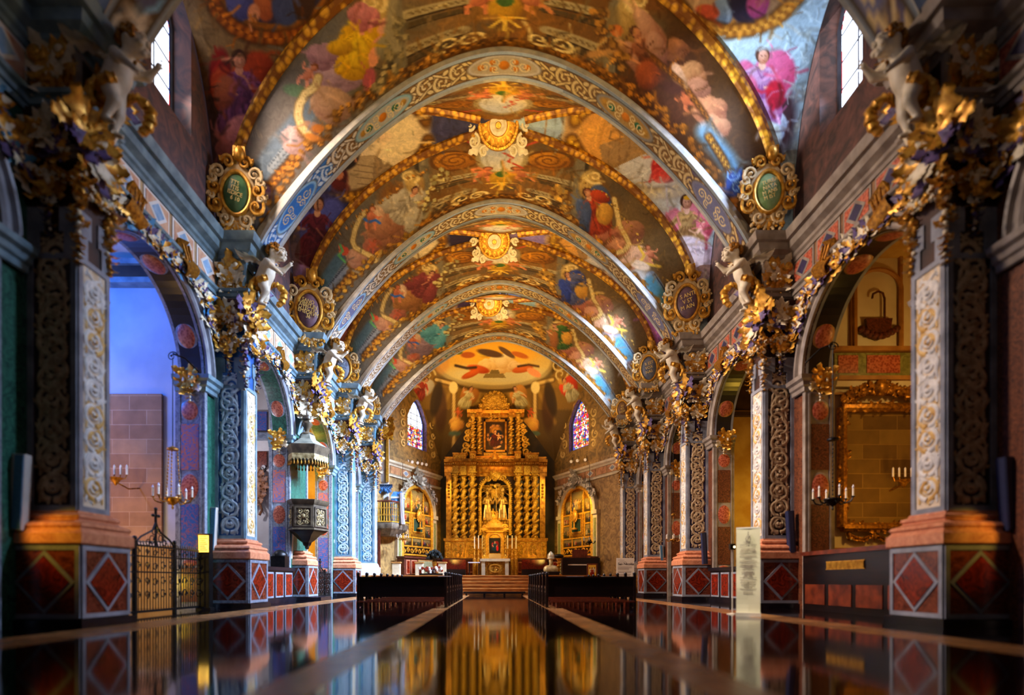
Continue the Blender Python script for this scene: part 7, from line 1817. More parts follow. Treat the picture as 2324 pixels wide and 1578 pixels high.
def banner():
    Y = 13.1; c = at(1698, 1396, 11.6)
    Y = 11.6; c = Vector((at(1698, 0, Y).x, Y, 0))
    o = thing('roll_up_banner', c, 'tall pale roll-up banner with a small crest and centred prayer text', 'banner'); o.rotation_euler = (0, 0, -.42)
    w = .46; z1 = at(0, 1200, Y).z
    mb = MB(); n = 20
    rows = [[(-w/2, .012*math.sin(i*.9), .08+(z1-.08)*i/n), (0, .008*math.sin(i*.7)-.004, .08+(z1-.08)*i/n), (w/2, .012*math.sin(i*.8+1), .08+(z1-.08)*i/n)] for i in range(n+1)]
    for i in range(n):
        for k in range(2): mb.add([rows[i][k], rows[i][k+1], rows[i+1][k+1], rows[i+1][k]], [(0,1,2,3)])
    mb.box(-w/2, .012, .08, w/2, .016, z1); mb.build('sheet', [PAPER], o)
    mb = MB(); mb.box(-w/2-.01, -.06, 0, w/2+.01, .06, .08); mb.build('base', [SPEAKW], o)
    mb = MB(); mb.box(-w/2, -.012, z1, w/2, .022, z1+.025); mb.build('top_rail', [WHITE], o)
    def tx(t, size, zf, bold=0):
        me = text_mesh('text', t, size, INK, .001, 'CENTER', bold); q = link('lettering', me, o); q.rotation_euler = (PI/2, 0, 0); q.location = (0, -.026, zf)
    H = z1
    tx('PREGÀRIA A', .034, H*.842); tx('SANT JUDES TADEU', .036, H*.812, .0006)
    mb = MB(); mb.M = face_frame((0,-.026,H*.885), (1,0,0), (0,0,1))
    mb.tube([(-.035,-.06,0),(-.05,.0,0),(-.02,.05,0),(0,.09,0),(.03,.05,0),(.045,.0,0),(.03,-.06,0),(-.035,-.06,0)], .004, 5); mb.tube([(0,.09,0),(0,.15,0)], .004, 5); mb.tube([(-.015,.13,0),(.015,.13,0)], .003, 5); mb.tube([(-.03,-.05,0),(.0,0,0),(.02,.06,0)], .005, 5); mb.tube([(.03,.03,0),(.045,.07,0)], .004, 5); mb.box(-.035,-.07,0,.035,-.062,.003)
    mb.M = Matrix.Identity(4); mb.build('crest', [INK], o)
    mb = MB(); r = random.Random(5); z = H*.77; 
    for para in (4, 3, 2, 4, 7, 8, 2):
        for i in range(para): ww = .07+.1*r.random(); mb.box(-ww, -.024, z, ww, -.022, z+.011); z -= .026
        z -= .03
    mb.build('text_lines', [mat('ink_grey', (120,106,96), (140,126,112), 4, .7)], o)
    # slender stanchion with a small lit box just beside it
    p = thing('sensor_post', (at(1662, 0, 12.4).x, 12.4, 0), 'thin post with a small black sensor box beside the roll-up banner', 'post')
    mb = MB(); mb.lathe([(.012,0),(.012,at(0,1248,12.4).z)], (0,0,0), 8); mb.lathe([(.12,0),(.12,.01),(.02,.03)], (0,0,0), 14); mb.build('pole', [SPEAKW], p)
    z = at(0, 1248, 12.4).z; mb = MB(); mb.box(-.06,-.04,z,.06,.04,z+.13); mb.build('sensor_box', [IRON], p); mb = MB(); mb.lathe([(.0,0),(.02,0)], (0,0,0), 12, cap=False)
    me = mb.mesh('led', [GLOWS]); q = link('status_light', me, p); q.rotation_euler = (PI/2,0,0); q.location = (.03,-.042,z+.06)

def board():
    Y = 25.6; c = Vector((at(1419, 0, Y).x, Y, 0)); w = 40*Y/FPX; z1 = at(0,1267,Y).z; z0 = at(0,1322,Y).z
    o = thing('notice_board', c, 'white San Nicolás notice board of printed text standing behind the pews', 'sign')
    mb = MB(); mb.box(-w/2,-.02,z0-.1,w/2,.02,z1); mb.build('panel', [PAPERW], o)
    mb = MB(); 
    for sx in (-1, 1): mb.box(sx*w*.4-.025, .02, 0, sx*w*.4+.025, .05, z1-.1); mb.box(sx*w*.4-.04,-.25,0,sx*w*.4+.04,.3,.03)
    mb.build('stand', [IRON], o)
    me = text_mesh('title', 'San Nicolás', .16, INK, .001, 'LEFT', .004); q = link('title', me, o); q.rotation_euler = (PI/2,0,0); q.location = (-w*.42,-.024,z1-.28)
    mb = MB(); r = random.Random(2); z = z1-.42
    mb.box(-w*.42,-.023,z1-.1,-w*.05,-.02,z1-.09); mb.box(-w*.35,-.023,z1-.19,w*.05,-.02,z1-.175)
    for para in (4, 2, 3, 2):
        for i in range(para): mb.box(-w*.42,-.023,z,w*(.2+.18*r.random()),-.02,z+.018); z -= .045
        z -= .04
    mb.build('text_lines', [mat('ink_brown', (130,108,96), (150,126,112), 4, .7)], o)

def small_things():
    # loudspeakers
    speaker(42,1032,1204,9.0-.25,'w','blurred pale column speaker at the edge of the frame beside the dark gilded pillar',.2)
    speaker(481,1152,1250,14.85,'b','white and blue column speaker on the deep blue pillar, over the lit information post')
    speaker(657,1204,1268,20.6,'b','white and blue column speaker under the carved pulpit')
    speaker(753,1225,1272,26.3,'b','white column speaker at the low gate, against the sky blue pillar',.16)
    speaker(2293,1038,1205,9.0-.25,'navy','blurred column speaker with a yellow lit foot past the wooden barrier',.2)
    speaker(1797,1160,1257,14.85,'navy','navy column speaker on the dark pillar behind the roll-up banner')
    speaker(1600,1210,1281,20.6,'navy','navy column speaker on the first violet pillar')
    speaker(1503,1238,1290,26.3,'w','pale column speaker beside the second violet pillar',.16)
    # chandeliers
    chandelier(392,1022,1148,812,13.6,3,'gilt chandelier on three bead chains hanging before the lilac chapel wall',GOLDD,1.0)
    chandelier(1890,1000,1150,790,13.6,1,'black chandelier of white candles hanging before the gilt framed stone panel',IRON,1.0)
    chandelier(1528,1170,1232,960,22.6,1,'small dark lamp hanging in the narrow chapel between the violet pillars',GOLDD,.7,False)
    chandelier(1338,1228,1236,1055,33.5,1,'wide dark lamp hung on a long wire before the bishop side altarpiece',IRON,.9,False)
    chandelier(914,1215,1228,1050,33.2,1,'lamp of red and gold beads hung on a long wire beside the organ balcony',GOLDD,.8,False)
    for px, py, Y, lab in ((262,1085,14.2,'blurred candelabra of white candles in front of the bare stone patch'),(2052,1090,14.6,'blurred candle sconce beside the gilt frame, half hidden by the pillar with white scrolls')):
        c = at(px, py, Y); o = thing('candle_sconce', c, lab, 'sconce'); mb = MB(); mb.lathe([(.01,-.2),(.12,-.05),(.2,.0),(.05,.02)], (0,0,0), 12); mb.tube([(0,.0,-.1),(.0,.5,-.2),(0,1.0,-.1)], .02, 5)
        for i in range(5): mb.tube([(0,0,-.02),((i-2)*.14,-.04,-.03),((i-2)*.16,-.04,.08)], .014, 5)
        mb.build('arms', [GOLDD], o)
        for i in range(5): mb = MB(); mb.lathe([(.025,.08),(.025,.3),(.0,.34)], ((i-2)*.16,-.04,0), 8); mb.build('candle', [CANDLE], o)
    # spotlights
    for px, py, Y, lab in ((405,994,15.1,'white spotlight on the lilac wall above the gilt chandelier'),(1880,985,15.1,'upper lit spotlight beside the gilt framed stone panel'),(1882,1068,15.1,'lower lit spotlight beside the gilt framed stone panel'),(1662,1058,21.1,'upper spotlight on the yellow chapel wall behind the banner'),(1660,1076,21.1,'starry lower spotlight on the yellow chapel wall behind the banner'),(598,1060,21.1,'top spotlight of three by the rose scagliola jamb in the white chapel'),(599,1076,21.1,'middle spotlight of three by the rose scagliola jamb in the white chapel'),(602,1120,21.1,'lowest spotlight of three by the rose scagliola jamb in the white chapel')):
        spotlight(px, py, Y, lab, (-.3 if px > 1120 else .3, -.8, -.3), .07)
    for i, px in enumerate((925,936,948,958,968)): 
        o_y = 36.0+i*.3; spotlight(px, 1047+i*2, 36.0+i*.35, ['first','second','third','fourth','fifth'][i]+' tiny spotlight from the organ along the apse cornice under the pale stained window', (.5,-.7,-.3), .1)
    for i, px in enumerate((1296,1310,1328)): spotlight(px, 1048-i*2, 36.9-i*.5, ['first','second','third'][i]+' tiny spotlight from the altar along the apse cornice under the red stained window', (-.5,-.7,-.3), .1)
    # gates
    gate(10.4,14.45,-WALL-.02,1.5,'tall black wrought iron gate with a scrolled crest under the gilt chandelier',.95)
    gate(22.3,26.1,-WALL-.02,1.05,'low black iron gate with a small crest under the carved pulpit',.7)
    rail_block(-1, 18.9, 'black marble altar rail with red panels, between the deep blue pillar and the pulpit')
    rail_block(1, 18.9, 'dark marble altar rail with an outlined panel, behind the thin sensor post')
    o = thing('offering_box', (-WALL-.0, 19.6, 1.22), 'small black domed box standing on the marble altar rail', 'box'); mb = MB(); mb.box(-.25,-.2,0,.25,.2,.4); mb.build('body', [IRON], o); mb = MB(); mb.lathe([(.26,.4),(.26,.46),(.18,.56),(.1,.62),(.0,.64)], (0,0,0), 14); mb.build('lid', [IRON], o)
    # lit information post
    Y = 14.3; c = at(466, 0, Y); z = lambda q: CAMZ+(VPY-q)*Y/FPX
    o = thing('information_post', (c.x, Y, 0), 'black information post with a glowing yellow panel beside the deep blue pillar', 'sign')
    mb = MB(); mb.box(-.15,-.1,0,.15,.1,z(1258)); mb.box(-.19,-.12,0,.19,.12,.06); mb.build('post', [IRON], o)
    mb = MB(); mb.box(-.16,-.08,z(1258),.16,.06,z(1212)); mb.build('lantern_case', [IRON], o)
    mb = MB(); mb.box(-.13,-.09,z(1254),.13,-.08,z(1216)); mb.build('lit_panel', [glow('lit_panel', (255,214,96), 1.6)], o)
    mb = MB()
    for i in range(8): mb.box(-.1,-.094,z(1250)+i*.05,.1-.03*(i % 3),-.09,z(1250)+i*.05+.018)
    mb.build('text_lines', [INK], o)
    # wooden barrier
    o = thing('wooden_barrier', (WALL+.1, 12.4, 0), 'long dark wooden chapel barrier with a brass grille, beneath the gilt framed stone panel', 'barrier')
    mb = MB(); mb.box(-.18,-2.05,0,.18,2.05,1.40); mb.build('body', [WOOD], o); mb = MB(); mb.box(-.24,-2.08,1.40,.24,2.08,1.5); mb.build('top_rail', [WOODR], o)
    mb = MB()
    for i in range(4): y = -1.5+i*1.0; mb.box(-.2,y-.42,.16,-.18,y+.42,.66)
    mb.build('panel', [WOODR], o)
    mb = MB()
    for i in range(26): mb.box(-.215,-.35+i*.052,1.04,-.19,-.32+i*.052,1.2)
    mb.box(-.205,-.38,1.02,-.185,1.02,1.04); mb.box(-.205,-.38,1.2,-.185,1.02,1.22); mb.build('brass_grille', [GOLD], o)
    # gilt framed stone panel in the chapel on the banner side
    Y = 15.2; a, b = at(1897, 918, Y), at(2090, 1208, Y)
    o = thing('framed_stone_panel', ((a.x+b.x)/2, Y, b.z), 'ashlar stone panel in a heavy carved gilt frame on the ochre chapel wall', 'panel')
    w, h = (b.x-a.x)/2, a.z-b.z
    mb = MB(); mb.box(-w+.2,-.06,.2,w-.2,0,h-.2); mb.build('stone_face', [ASHLAR2], o)
    mb = MB(); pts = [(-w+.12,-.08,.12),(w-.12,-.08,.12),(w-.12,-.08,h-.12),(-w+.12,-.08,h-.12),(-w+.12,-.08,.12)]
    for p, q in zip(pts[:-1], pts[1:]): mb.tube([p, q], .13, 8)
    for i in range(4):
        p, q = Vector(pts[i]), Vector(pts[i+1])
        for j in range(22): mb.leaf(p.lerp(q, (j+.5)/22)+Vector((0,-.1,0)), (rnd.random()-.5, 0, rnd.random()-.5), (0,-1,0), .22, .06, .6)
    mb.build('frame', [GOLDD], o)
    mb = MB()
    for i in range(11): t = -1+2*i/10; mb.spray((t*w*.8, -.1, h+.12+.3*(1-t*t)), (0,-1,0), .26, 7, 0, None, i)
    mb.blob((0,-.12,h+.42), (.2,.12,.24), 0, 10, 7); mb.build('crest', [GOLDD], o)
    mb = MB()
    for i in range(3): festoon(mb, (-w+.3+i*w*.6, -.08, -.02), (-w+.3+(i+1)*w*.6, -.08, -.02), .16, .05, [0,0], i); mb.blob((-w+.3+i*w*.6, -.1, -.12), (.05,.05,.12), 0, 7, 5)
    mb.build('festoon', [GOLDD], o)
    # wall mouldings of that chapel and painted panels
    def wt(n, px0, py0, px1, py1, Y, m, d=.05, cat=None):
        a, b = at(px0, py0, Y), at(px1, py1, Y); mb = MB(); mb.box(a.x, Y-d, b.z, b.x, Y+.06, a.z); return mb, m
    def trim(n, items, m, Y):
        mb = MB()
        for px0, py0, px1, py1, d, mi in items: a, b = at(px0, py0, Y), at(px1, py1, Y); mb.box(a.x, Y-d, b.z, b.x, Y+.08, a.z, mi)
        tag(mb.build('trim_%d' % n, m, None, None), kind='structure')
    trim(9, [(1875,790,2110,800,.14,0),(1875,857,2110,866,.16,0),(1875,866,2110,880,.08,1),(1893,802,2110,854,.03,2),(1900,808,1945,848,.05,3),(1965,808,2040,848,.05,3),(1872,892,1878,1248,.04,0),(1872,1244,2110,1250,.04,0),(1872,892,2110,897,.04,0),(1872,1250,2110,1420,.05,4),(1930,570,1936,790,.05,0),(1872,640,1876,780,.04,0),(2040,570,2046,790,.05,0)], [TRIMY, PLASTER, GREENP, ROSE, MAROON], 15.22)
    o = thing('painted_niche', at(1990, 700, 15.2), 'brown bracket lamp painted in an arched panel high on the ochre chapel wall', 'panel'); q = 15.2/FPX
    mb = MB(); ring = [(-52*q*math.cos(PI*i/20), -.05, (40+46*math.sin(PI*i/20))*q) for i in range(21)]; mb.tube([(-52*q,-.05,-90*q)]+ring+[(52*q,-.05,-90*q)], .06, 6, 0); mb.build('arched_frame', [TRIMY], o)
    mb = MB(); mb.rings([[(-30*q,-y,-26*q),(30*q,-y,-26*q),(24*q,-y,-64*q),(0,-y,-74*q),(-24*q,-y,-64*q)] for y in (0,.1)]); 
    for i in range(9): mb.blob(((-40+i*10)*q, -.08, (-50-16*math.sin(PI*i/8))*q), .1, 0, 7, 5)
    mb.tube([(14*q,-.06,-26*q),(14*q,-.06,20*q),(10*q,-.06,32*q),(0,-.06,36*q),(-12*q,-.06,30*q),(-14*q,-.06,20*q)], .03, 6); mb.build('bracket', [MAROON], o)
    # bare stone patch
    Y = 15.2; a, b = at(243, 895, Y), at(368, 1228, Y)
    o = thing('bare_stone_patch', ((a.x-1.2+b.x)/2, Y, b.z), 'tall rectangle of bare ashlar blocks exposed in the lilac chapel wall', 'stonework'); w = (b.x-a.x+1.2)/2
    mb = MB(); mb.box(-w,-.03,0,w,.05,a.z-b.z); mb.build('ashlar', [ASHLAR], o)
    trim(10, [(150,600,425,612,.3,0),(150,612,425,640,.2,1),(150,640,425,652,.26,0),(150,1232,425,1240,.06,2),(150,1240,425,1400,.05,3)], [BLUEGREY, DARKPL, PLASTERW, PLASTERY], 15.22)  # lower ochre band puts the wall's yellow lamplight into its colour
    trim(11, [(560,985,640,1000,.2,0),(565,935,606,978,.04,1),(560,1025,606,1060,.04,2),(560,1350,640,1236,.04,3)], [GREYM, SWIRLB, REDM2, WHITE], 21.22)
    trim(12, [(1640,868,1730,880,.25,0),(1640,880,1730,930,.06,0),(1640,938,1730,946,.16,0)], [DARKPL], 21.22)
    trim(13, [(690,1076,760,1086,.2,0),(705,1092,740,1140,.04,1)], [TRIMY, ROSE], 26.85)
    # carved relief medallion on the white chapel wall
    o = thing('carved_relief', at(578, 1105, 21.1), 'brown carved oval relief on the white wall behind the deep blue pillar', 'relief'); mb = MB(); mb.blob((0,0,0), (.42,.1,.62), 0, 14, 10)
    for i in range(14): a = 2*PI*i/14; mb.spray((.42*math.cos(a), -.08, .62*math.sin(a)), (0,-1,0), .2, 6, 0, None, i)
    mb.tube([(.2,-.05,-.6),(.3,-.05,-.9),(.2,-.05,-1.1)], .05, 6); mb.build('carving', [mat('brown_carving', (110,66,40), (170,112,70), 7, .5)], o)
    # presbytery things
    def at2(px, py, Y): p = at(px, py, Y); return p
    P = at2(1250, 1310, 31.4); o = thing('bishop_bust', (P.x, 31.4, PLAT), 'silver and gold bust of a mitred bishop on a dark plinth', 'bust'); k = 31.4/FPX
    zb = CAMZ+(VPY-1298)*k-PLAT
    mb = MB(); mb.box(-.45,-.3,0,.45,.3,zb-.06); mb.box(-.52,-.36,zb-.06,.52,.36,zb); mb.build('plinth', [WOOD], o)
    me = meta_mesh('bust', limb((-.24,0,zb+.16), (.24,0,zb+.16), .2, .2, 5)+limb((-.2,0,zb+.04), (.2,0,zb+.04), .2, .2, 4)+limb((0,0,zb+.3), (0,-.03,zb+.5), .1, .09, 3)+[(0,-.04,zb+.62,.14),(0,-.08,zb+.56,.1),(0,-.17,zb+.6,.03),(0,-.12,zb+.48,.08)], .045); me.materials.append(mat('silver_gilt', (200,180,120), (236,220,170), 5, .3, .5)); link('body', me, o)
    mb = MB(); mb.lathe([(.15,zb+.70),(.2,zb+.86),(.17,zb+1.0),(.06,zb+1.12),(.0,zb+1.16)], (0,-.03,0), 16); mb.tube([(.19*math.cos(2*PI*i/16), -.03+.17*math.sin(2*PI*i/16), zb+.76) for i in range(17)], .035, 6); mb.build('mitre', [mat('silver_mitre', (206,196,160), (240,232,200), 6, .3, .4)], o)
    P = at2(1346, 1308, 29.6); o = thing('icon_picture', (P.x, 29.9, .7), 'small gold icon of a robed bishop in a red wooden frame', 'picture'); k = 29.6/FPX
    o.location.z = CAMZ+(VPY-1310)*k; hh, ww = 31*k, 24*k
    mb = MB(); mb.box(-ww/2,-.03,0,ww/2,.03,hh); mb.build('frame', [WOODR], o); mb = MB(); mb.box(-.2,-.02,-o.location.z+.52,.2,.3,0); mb.build('easel', [WOOD], o)
    def icon(P_, w, h): P_.figure(0, 12, 110, (150,40,28), (90,20,16), ((230,220,200),(160,140,110)), (206,150,100)); P_.ring(0, -26, 20, 20, 4, (240,200,90)); P_.ell(-32, -30, 6, 12, (120,60,40)); P_.ell(32, -30, 6, 12, (120,60,40))
    canvas('painting', ww*.74, hh*.78, o, (0, -.036, hh/2), 6, (224,176,70), icon, 40, 50)
    P = at2(986, 1300, 34.2); o = thing('flower_vase', (P.x, 34.2, CAMZ+(VPY-1276)*34.2/FPX), 'dark bunch of flowers in a vase on the side altar by the organ balcony', 'flowers')
    o.location.z = PLAT
    zt = CAMZ+(VPY-1284)*34.2/FPX-PLAT
    mb = MB(); mb.box(-.3,-.3,0,.3,.3,.3); mb.lathe([(.12,.3),(.16,.4),(.07,zt-.1),(.13,zt),(.15,zt+.25),(.1,zt+.3)], (0,0,0), 12); mb.build('vase', [GOLDD], o)
    mb = MB(); r = random.Random(8)
    for i in range(60):
        a, b = r.random()*6.28, r.random()*1.6; d = Vector((math.cos(a)*math.sin(b), math.sin(a)*math.sin(b), math.cos(b))); mb.leaf(Vector((0,0,zt+.4))+d*.1, d, (0,0,1), .55*(.7+.4*r.random()), .09, .6, 0, 4); mb.blob(Vector((0,0,zt+.45))+d*.45, .09, 0, 6, 4)
    mb.build('blooms', [mat('dark_leaves', (14,18,20), (34,42,38), 6, .7)], o)
    # keyboard / console with red book
    o = thing('organ_console', (at(1318,0,32.6).x, 32.6, PLAT), 'dark organ console with a red music book, between the bishop bust and the icon', 'organ')
    mb = MB(); mb.box(-1.1,-.3,0,1.1,.5,.75); mb.box(-1.1,-.1,.75,1.1,.5,1.05); mb.build('cabinet', [WOOD], o); mb = MB(); mb.box(-.8,-.34,.6,.8,-.1,.66); mb.build('keyboard', [CANDLE], o)
    mb = MB(); mb.box(-.5,.0,1.05,.4,.06,1.55); mb.build('music_book', [WOODR], o)
    o = thing('candle_stand', (at(1268,0,32.0).x, 32.0, PLAT), 'turned gilt candle stand between the bishop bust and the organ console', 'stand'); mb = MB(); mb.lathe([(.2,0),(.2,.06),(.06,.12),(.06,.3),(.14,.36),(.05,.44),(.14,.54),(.05,.62),(.14,.74),(.05,.82),(.14,.95),(.16,1.0)], (0,0,0), 12); mb.build('stem', [GOLD], o); mb = MB(); mb.blob((0,0,1.12), (.3,.24,.14), 0, 10, 6); mb.build('dark_bowl', [IRON], o)
    for i, (px, lab) in enumerate(((900,'low stone lectern block in front of the side altar, on the organ balcony edge'),(952,'middle low stone post in front of the sage brocade altar front'),(1004,'small stone post between the side altar and the main altar'))):
        o = thing('stone_post', (at(px,0,33.0).x, 33.0, PLAT), lab, 'post', 'small stone posts before the side altar'); mb = MB(); mb.box(-.22,-.22,0,.22,.22,.75); mb.build('shaft', [APTRIM], o); mb = MB(); mb.box(-.27,-.27,.75,.27,.27,.82); mb.build('cap', [TRIMY], o)
    for i, (px, lab) in enumerate(((985,'red and white poinsettia display on the platform behind the pews'),(970,'red and silver candle holders on the platform behind the pews'))):
        o = thing('flower_display', (at(px,0,31.6).x, 31.6+i*.3, PLAT), lab, 'flowers'); mb = MB(); r = random.Random(i)
        for j in range(26): mb.blob(((r.random()-.5)*1.0, (r.random()-.5)*.3, .12+r.random()*.35), .06+.04*r.random(), r.choice([0,0,1]), 7, 5)
        mb.box(-.5,-.16,0,.5,.16,.12,2); mb.build('blooms', [REDM, WHITE, WOOD], o)
    # wooden door and white base at the foot of the organ balcony
    o = thing('panelled_door', (at(848,0,32.9).x, 32.82, PLAT), 'red brown panelled door half open under the organ balcony', 'door'); mb = MB(); mb.box(-.28,-.05,0,.42,.05,2.9); mb.build('leaf', [WOODR], o); mb = MB()
    for i in range(7):
        for j in range(2): mb.box(-.24+j*.33,-.075,.12+i*.39,.04+j*.33,-.05,.42+i*.39)
    mb.build('panel', [MAROON], o)
    # kneeler bar and chairs before the altar steps
    o = thing('kneeler_bar', (at(1122,0,27.6).x, 27.6, 0), 'low dark kneeling bar across the aisle at the foot of the altar steps', 'kneeler'); mb = MB(); mb.box(-1.55,-.1,.1,1.55,.1,.2)
    for x in (-1.4,-.5,.5,1.4): mb.box(x-.05,-.08,0,x+.05,.08,.1)
    mb.build('bar', [WOOD], o)
    for px, lab in ((1030,'red padded bench beside the altar steps on the organ balcony side'),(1211,'red padded bench beside the altar steps on the notice board side')):
        o = thing('padded_bench', (at(px,0,35.2).x, 35.2, PLAT), lab, 'bench', 'red benches flanking the high altar'); mb = MB(); mb.box(-.75,-.25,0,.75,.25,.42); mb.build('frame', [WOOD], o); mb = MB(); mb.box(-.75,.18,.42,.75,.28,1.05); mb.build('backrest', [REDM], o)
    o = thing('small_table', (at(1076,0,34.4).x, 34.4, PLAT), 'small table with a white cloth beside the altar', 'table'); mb = MB(); mb.box(-.36,-.25,.8,.36,.25,.86); mb.build('cloth', [WHITE], o); mb = MB()
    for a in (-.3,.3):
        for b in (-.2,.2): mb.box(a-.025,b-.025,0,a+.025,b+.025,.8)
    mb.build('legs', [WOOD], o)
ASHLAR = None
def ashlar(name, c1, c2, mort):
    m, nt, b = _nodes(name); N = nt.nodes; L = nt.links
    tc = N.new('ShaderNodeTexCoord'); mp = N.new('ShaderNodeMapping'); mp.inputs['Rotation'].default_value = (PI/2, 0, 0); L.new(tc.outputs['Object'], mp.inputs[0])
    br = N.new('ShaderNodeTexBrick'); br.inputs['Scale'].default_value = 1.0; br.inputs['Brick Width'].default_value = .95; br.inputs['Row Height'].default_value = .40; br.inputs['Mortar Size'].default_value = .012; br.inputs['Mortar Smooth'].default_value = .4
    br.inputs['Color1'].default_value = (*lin(c1), 1); br.inputs['Color2'].default_value = (*lin(c2), 1); br.inputs['Mortar'].default_value = (*lin(mort), 1); L.new(mp.outputs[0], br.inputs['Vector'])
    t = N.new('ShaderNodeTexNoise'); t.inputs['Scale'].default_value = 2.5; t.inputs['Detail'].default_value = 5; L.new(tc.outputs['Object'], t.inputs['Vector'])
    mr = N.new('ShaderNodeMapRange'); mr.inputs[3].default_value = .6; mr.inputs[4].default_value = 1.4; L.new(t.outputs['Fac'], mr.inputs[0])
    mx = N.new('ShaderNodeVectorMath'); mx.operation = 'SCALE'; L.new(br.outputs['Color'], mx.inputs[0]); L.new(mr.outputs[0], mx.inputs['Scale']); L.new(mx.outputs[0], b.inputs['Base Color']); b.inputs['Roughness'].default_value = .85
    bp = N.new('ShaderNodeBump'); bp.inputs['Strength'].default_value = .4; bp.inputs['Distance'].default_value = .02; L.new(br.outputs['Fac'], bp.inputs['Height']); bp.invert = True; L.new(bp.outputs[0], b.inputs['Normal'])
    return m
ASHLAR = ashlar('ashlar_blocks', (186,142,98), (160,114,76), (196,158,120)); ASHLAR2 = ashlar('ashlar_panel', (150,118,60), (110,80,38), (160,124,66))
# ---------------------------------------------------------------- light
def area(loc, aim, sx, sy, power, col, spread=None):
    l = bpy.data.lights.new('area', 'AREA'); l.shape = 'RECTANGLE'; l.size = sx; l.size_y = sy; l.energy = power; l.color = lin(col)
    if spread: l.spread = spread
    o = bpy.data.objects.new('lamp', l); COL.objects.link(o); o.location = loc; o.rotation_euler = (Vector(aim)-Vector(loc)).to_track_quat('-Z', 'Y').to_euler(); return o
def spot(loc, aim, power, col, ang=70, blend=.8, r=.1):
    l = bpy.data.lights.new('spot', 'SPOT'); l.energy = power; l.color = lin(col); l.spot_size = math.radians(ang); l.spot_blend = blend; l.shadow_soft_size = r
    o = bpy.data.objects.new('lamp', l); COL.objects.link(o); o.location = loc; o.rotation_euler = (Vector(aim)-Vector(loc)).to_track_quat('-Z', 'Y').to_euler(); return o
def point(loc, power, col, r=.15):
    l = bpy.data.lights.new('point', 'POINT'); l.energy = power; l.color = lin(col); l.shadow_soft_size = r
    o = bpy.data.objects.new('lamp', l); COL.objects.link(o); o.location = loc; return o
WARM = (255,206,130); GOLDL = (255,190,90); COOL = (190,214,255); WHITEL = (255,244,226); SKYL = (150,196,255)
def lights():
    # floodlights standing on the cornice wash the opposite half of the vault
    for i, b in enumerate(BAYS):
        yc = (b[0]+b[1])/2
        for s in (-1, 1):
            spot((s*6.9, yc-1.2, 10.3), (-s*2.2, yc+1.0, 15.6), 830 if i else 760, (255,216,146), 110, 1, .25)
            spot((s*6.7, b[0]+.2, 10.35), (s*5.6, b[1], 12.6), 110, (255,214,160), 100, 1, .2)
        # crown light
        spot((0, b[0]+.1, 13.2 if i else 12.5), (0, yc+1.2, 16.5), 320, (255,206,116), 120, 1, .3)
    # daylight through the nave windows
    for i in range(4):
        yc = (BAYS[i][0]+BAYS[i][1])/2
        yc += WIN[i][0]
        area((WALL+.2, yc, 13.2), (-6, yc+2.5, 3.0), 1.1, 3, (800,3000,3600,2200)[i], COOL, 1.1)
        area((-WALL-.2, yc, 13.2), (6, yc+2.0, 2.5), 1.1, 3, (1000,520,420,300)[i], (255,226,204), 1.25)
        # sunlit glare on the banner side of the vault
    spot((-7.3, 10.6, 11.4), (6.9, 14.35, 13.8), 26000, (226,238,255), 13, .9, .2)
    spot((-7.3, 16.7, 11.4), (7.3, 20.15, 13.4), 15000, (226,238,255), 10, .9, .2)
    spot((-7.3, 22.6, 11.4), (7.2, 25.4, 12.9), 5000, (236,206,255), 9, .9, .2)
    # soft fill from an unseen lamp above the near nave
    area((0, 2.0, 9.5), (0, 14, 4.5), 8, 3, 30, (240,216,206))
    # chapels
    area((-13.5, 11.6, 8.2), (-10, 15.2, 6.6), 1.5, 1.5, 460, (44,122,255)); point((-10.4, 13.4, 2.4), 60, (255,196,120)); point((-9.6, 12.6, .7), 90, (255,206,60)); point((-11.2, 13.2, 5.0), 60, (236,206,206))
    point((10.6, 13.2, 6.6), 60, (255,196,96)); point((9.9, 13.6, 3.0), 50, (255,190,80))
    point((-10.2, 19.0, 5.0), 160, (240,236,255)); point((10.2, 19.2, 3.4), 110, (255,200,70)); point((-10.0, 24.6, 3.6), 330, (255,206,70)); point((-9.2, 25.0, 6.6), 60, (255,206,80)); point((10.0, 24.4, 4.0), 60, GOLDL); point((-10, 29.4, 4), 120, (255,236,206)); point((10, 29.4, 4), 70, GOLDL)
    # altar lamps
    for s in (-1, 1):
        spot((s*4.5, 33.4, 8.6), (s*1.0, 38.5, 6.0), 2400, (255,218,116), 55, .8, .15)
        spot((s*3.0, 33.2, 2.0), (s*1.5, 38.5, 5.0), 420, (255,206,90), 70, .9, .15)
        x, y = apse_pt(s, APW*.58); spot((x*.62, y-2.6, 7.2), (x, y, 4.2), 1150, (255,212,90), 70, .7, .12)
        spot((s*3.8, 33.6, 9.6), (s*.5, 37.5, 14.5), 1100, (255,206,110), 110, 1, .3)
        spot((s*3.5, 33.4, 9.4), (s*5.6, 36.6, 10.6), 420, (255,206,130), 100, 1, .3)
    spot((0, 34.0, 10.0), (0, 38.2, 11.0), 500, (255,180,80), 70, .9, .2)
    spot((0, 33.6, 4.4), (0, 38.6, 5.4), 160, (255,206,120), 30, .8, .12)
    spot((0, 33.6, 5.4), (0, 37, 3.0), 420, (255,206,90), 60, .8, .12)
    spot((0, 30.0, 7.5), (0, 29.6, .4), 1500, (255,200,100), 60, .8, .2)
    spot((3.4, 7.5, 8.2), (5.0, 11.6, 1.0), 3600, (255,240,206), 11, .7, .1)  # added spot to brighten the banner, no known lamp there
    spot((2.4, 18.5, 8.5), (5.85, 25.6, 1.2), 900, (255,232,206), 9, .7, .1)  # extra spot added only to lift the notice board
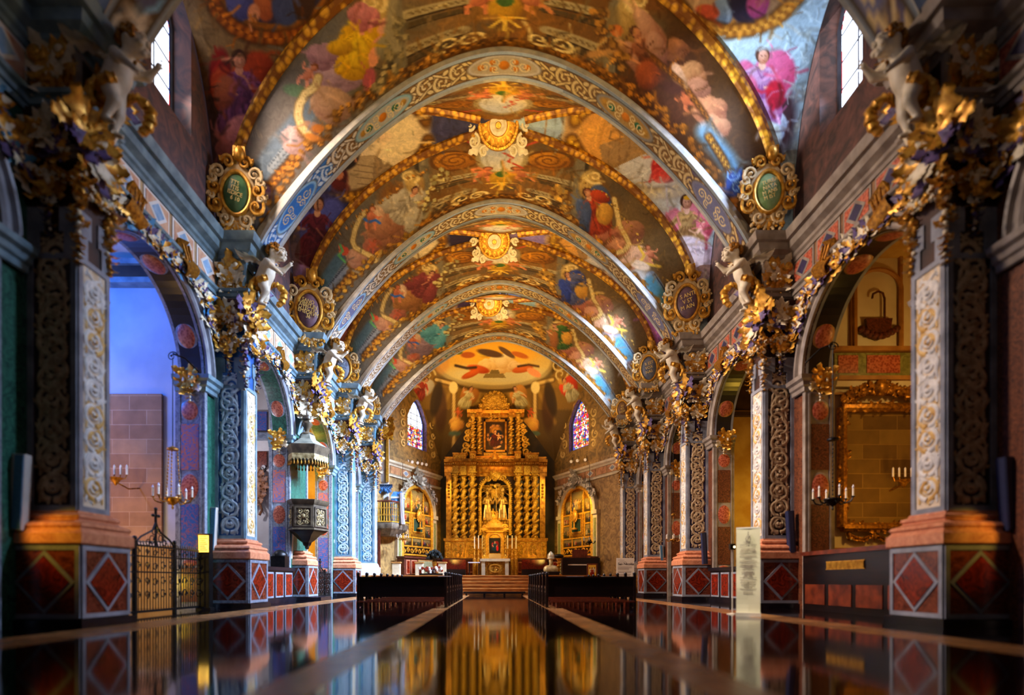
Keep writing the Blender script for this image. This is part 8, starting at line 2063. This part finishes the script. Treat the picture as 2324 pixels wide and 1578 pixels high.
    # pedestal lamps in the floor corners
    spot((-7.75, 8.0, 1.95), (-7.2, 8.9, 1.35), 42, (255,196,60), 62, .8, .05); spot((-8.1, 13.9, 2.05), (-7.35, 14.75, 1.1), 34, (255,190,60), 70, .8, .05); spot((8.0, 8.0, 1.95), (7.45, 8.9, 1.35), 42, (255,196,70), 62, .8, .05)
    w = bpy.data.worlds.new('World'); SC.world = w; w.use_nodes = True; w.node_tree.nodes['Background'].inputs[0].default_value = (.5,.6,1,1); w.node_tree.nodes['Background'].inputs[1].default_value = .3

def camera():
    cd = bpy.data.cameras.new('Camera'); cd.sensor_fit = 'HORIZONTAL'; cd.sensor_width = 36; cd.lens = FPX/2324*36
    cd.shift_x = (1162-VPX)/2324; cd.shift_y = (VPY-789)/2324
    cd.dof.use_dof = True; cd.dof.focus_distance = 24; cd.dof.aperture_fstop = 0.24
    cd.clip_end = 200
    o = bpy.data.objects.new('Camera', cd); COL.objects.link(o); o.location = (CAMX, 0, CAMZ); o.rotation_euler = (PI/2, 0, 0); SC.camera = o
    SC.view_settings.view_transform = 'Standard'; SC.view_settings.look = 'None'; SC.view_settings.gamma = 1; SC.view_settings.exposure = 0.0; SC.view_settings.use_curve_mapping = False
    SC.cycles.max_bounces = 4; SC.cycles.diffuse_bounces = 3; SC.cycles.glossy_bounces = 3; SC.cycles.use_denoising = True; SC.cycles.adaptive_threshold = 0.02
    SC.cycles.sample_clamp_indirect = 4; SC.cycles.sample_clamp_direct = 20

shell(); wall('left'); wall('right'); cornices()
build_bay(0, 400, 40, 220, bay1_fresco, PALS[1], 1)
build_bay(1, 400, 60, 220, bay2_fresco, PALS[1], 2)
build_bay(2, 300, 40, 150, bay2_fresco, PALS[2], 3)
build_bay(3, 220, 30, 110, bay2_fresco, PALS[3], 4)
for k in range(5): build_arch(k, [120, 560, 460, 360, 300][k], [10, 34, 28, 24, 20][k])
pillars(); chapel_arches(); cherubs(); cartouches(); bosses()
apse(); windows(); altarpiece(); tabernacle(); side_retable(-1); side_retable(1)
pulpit(); organ(); pews(); banner(); board(); small_things()
lights(); camera()
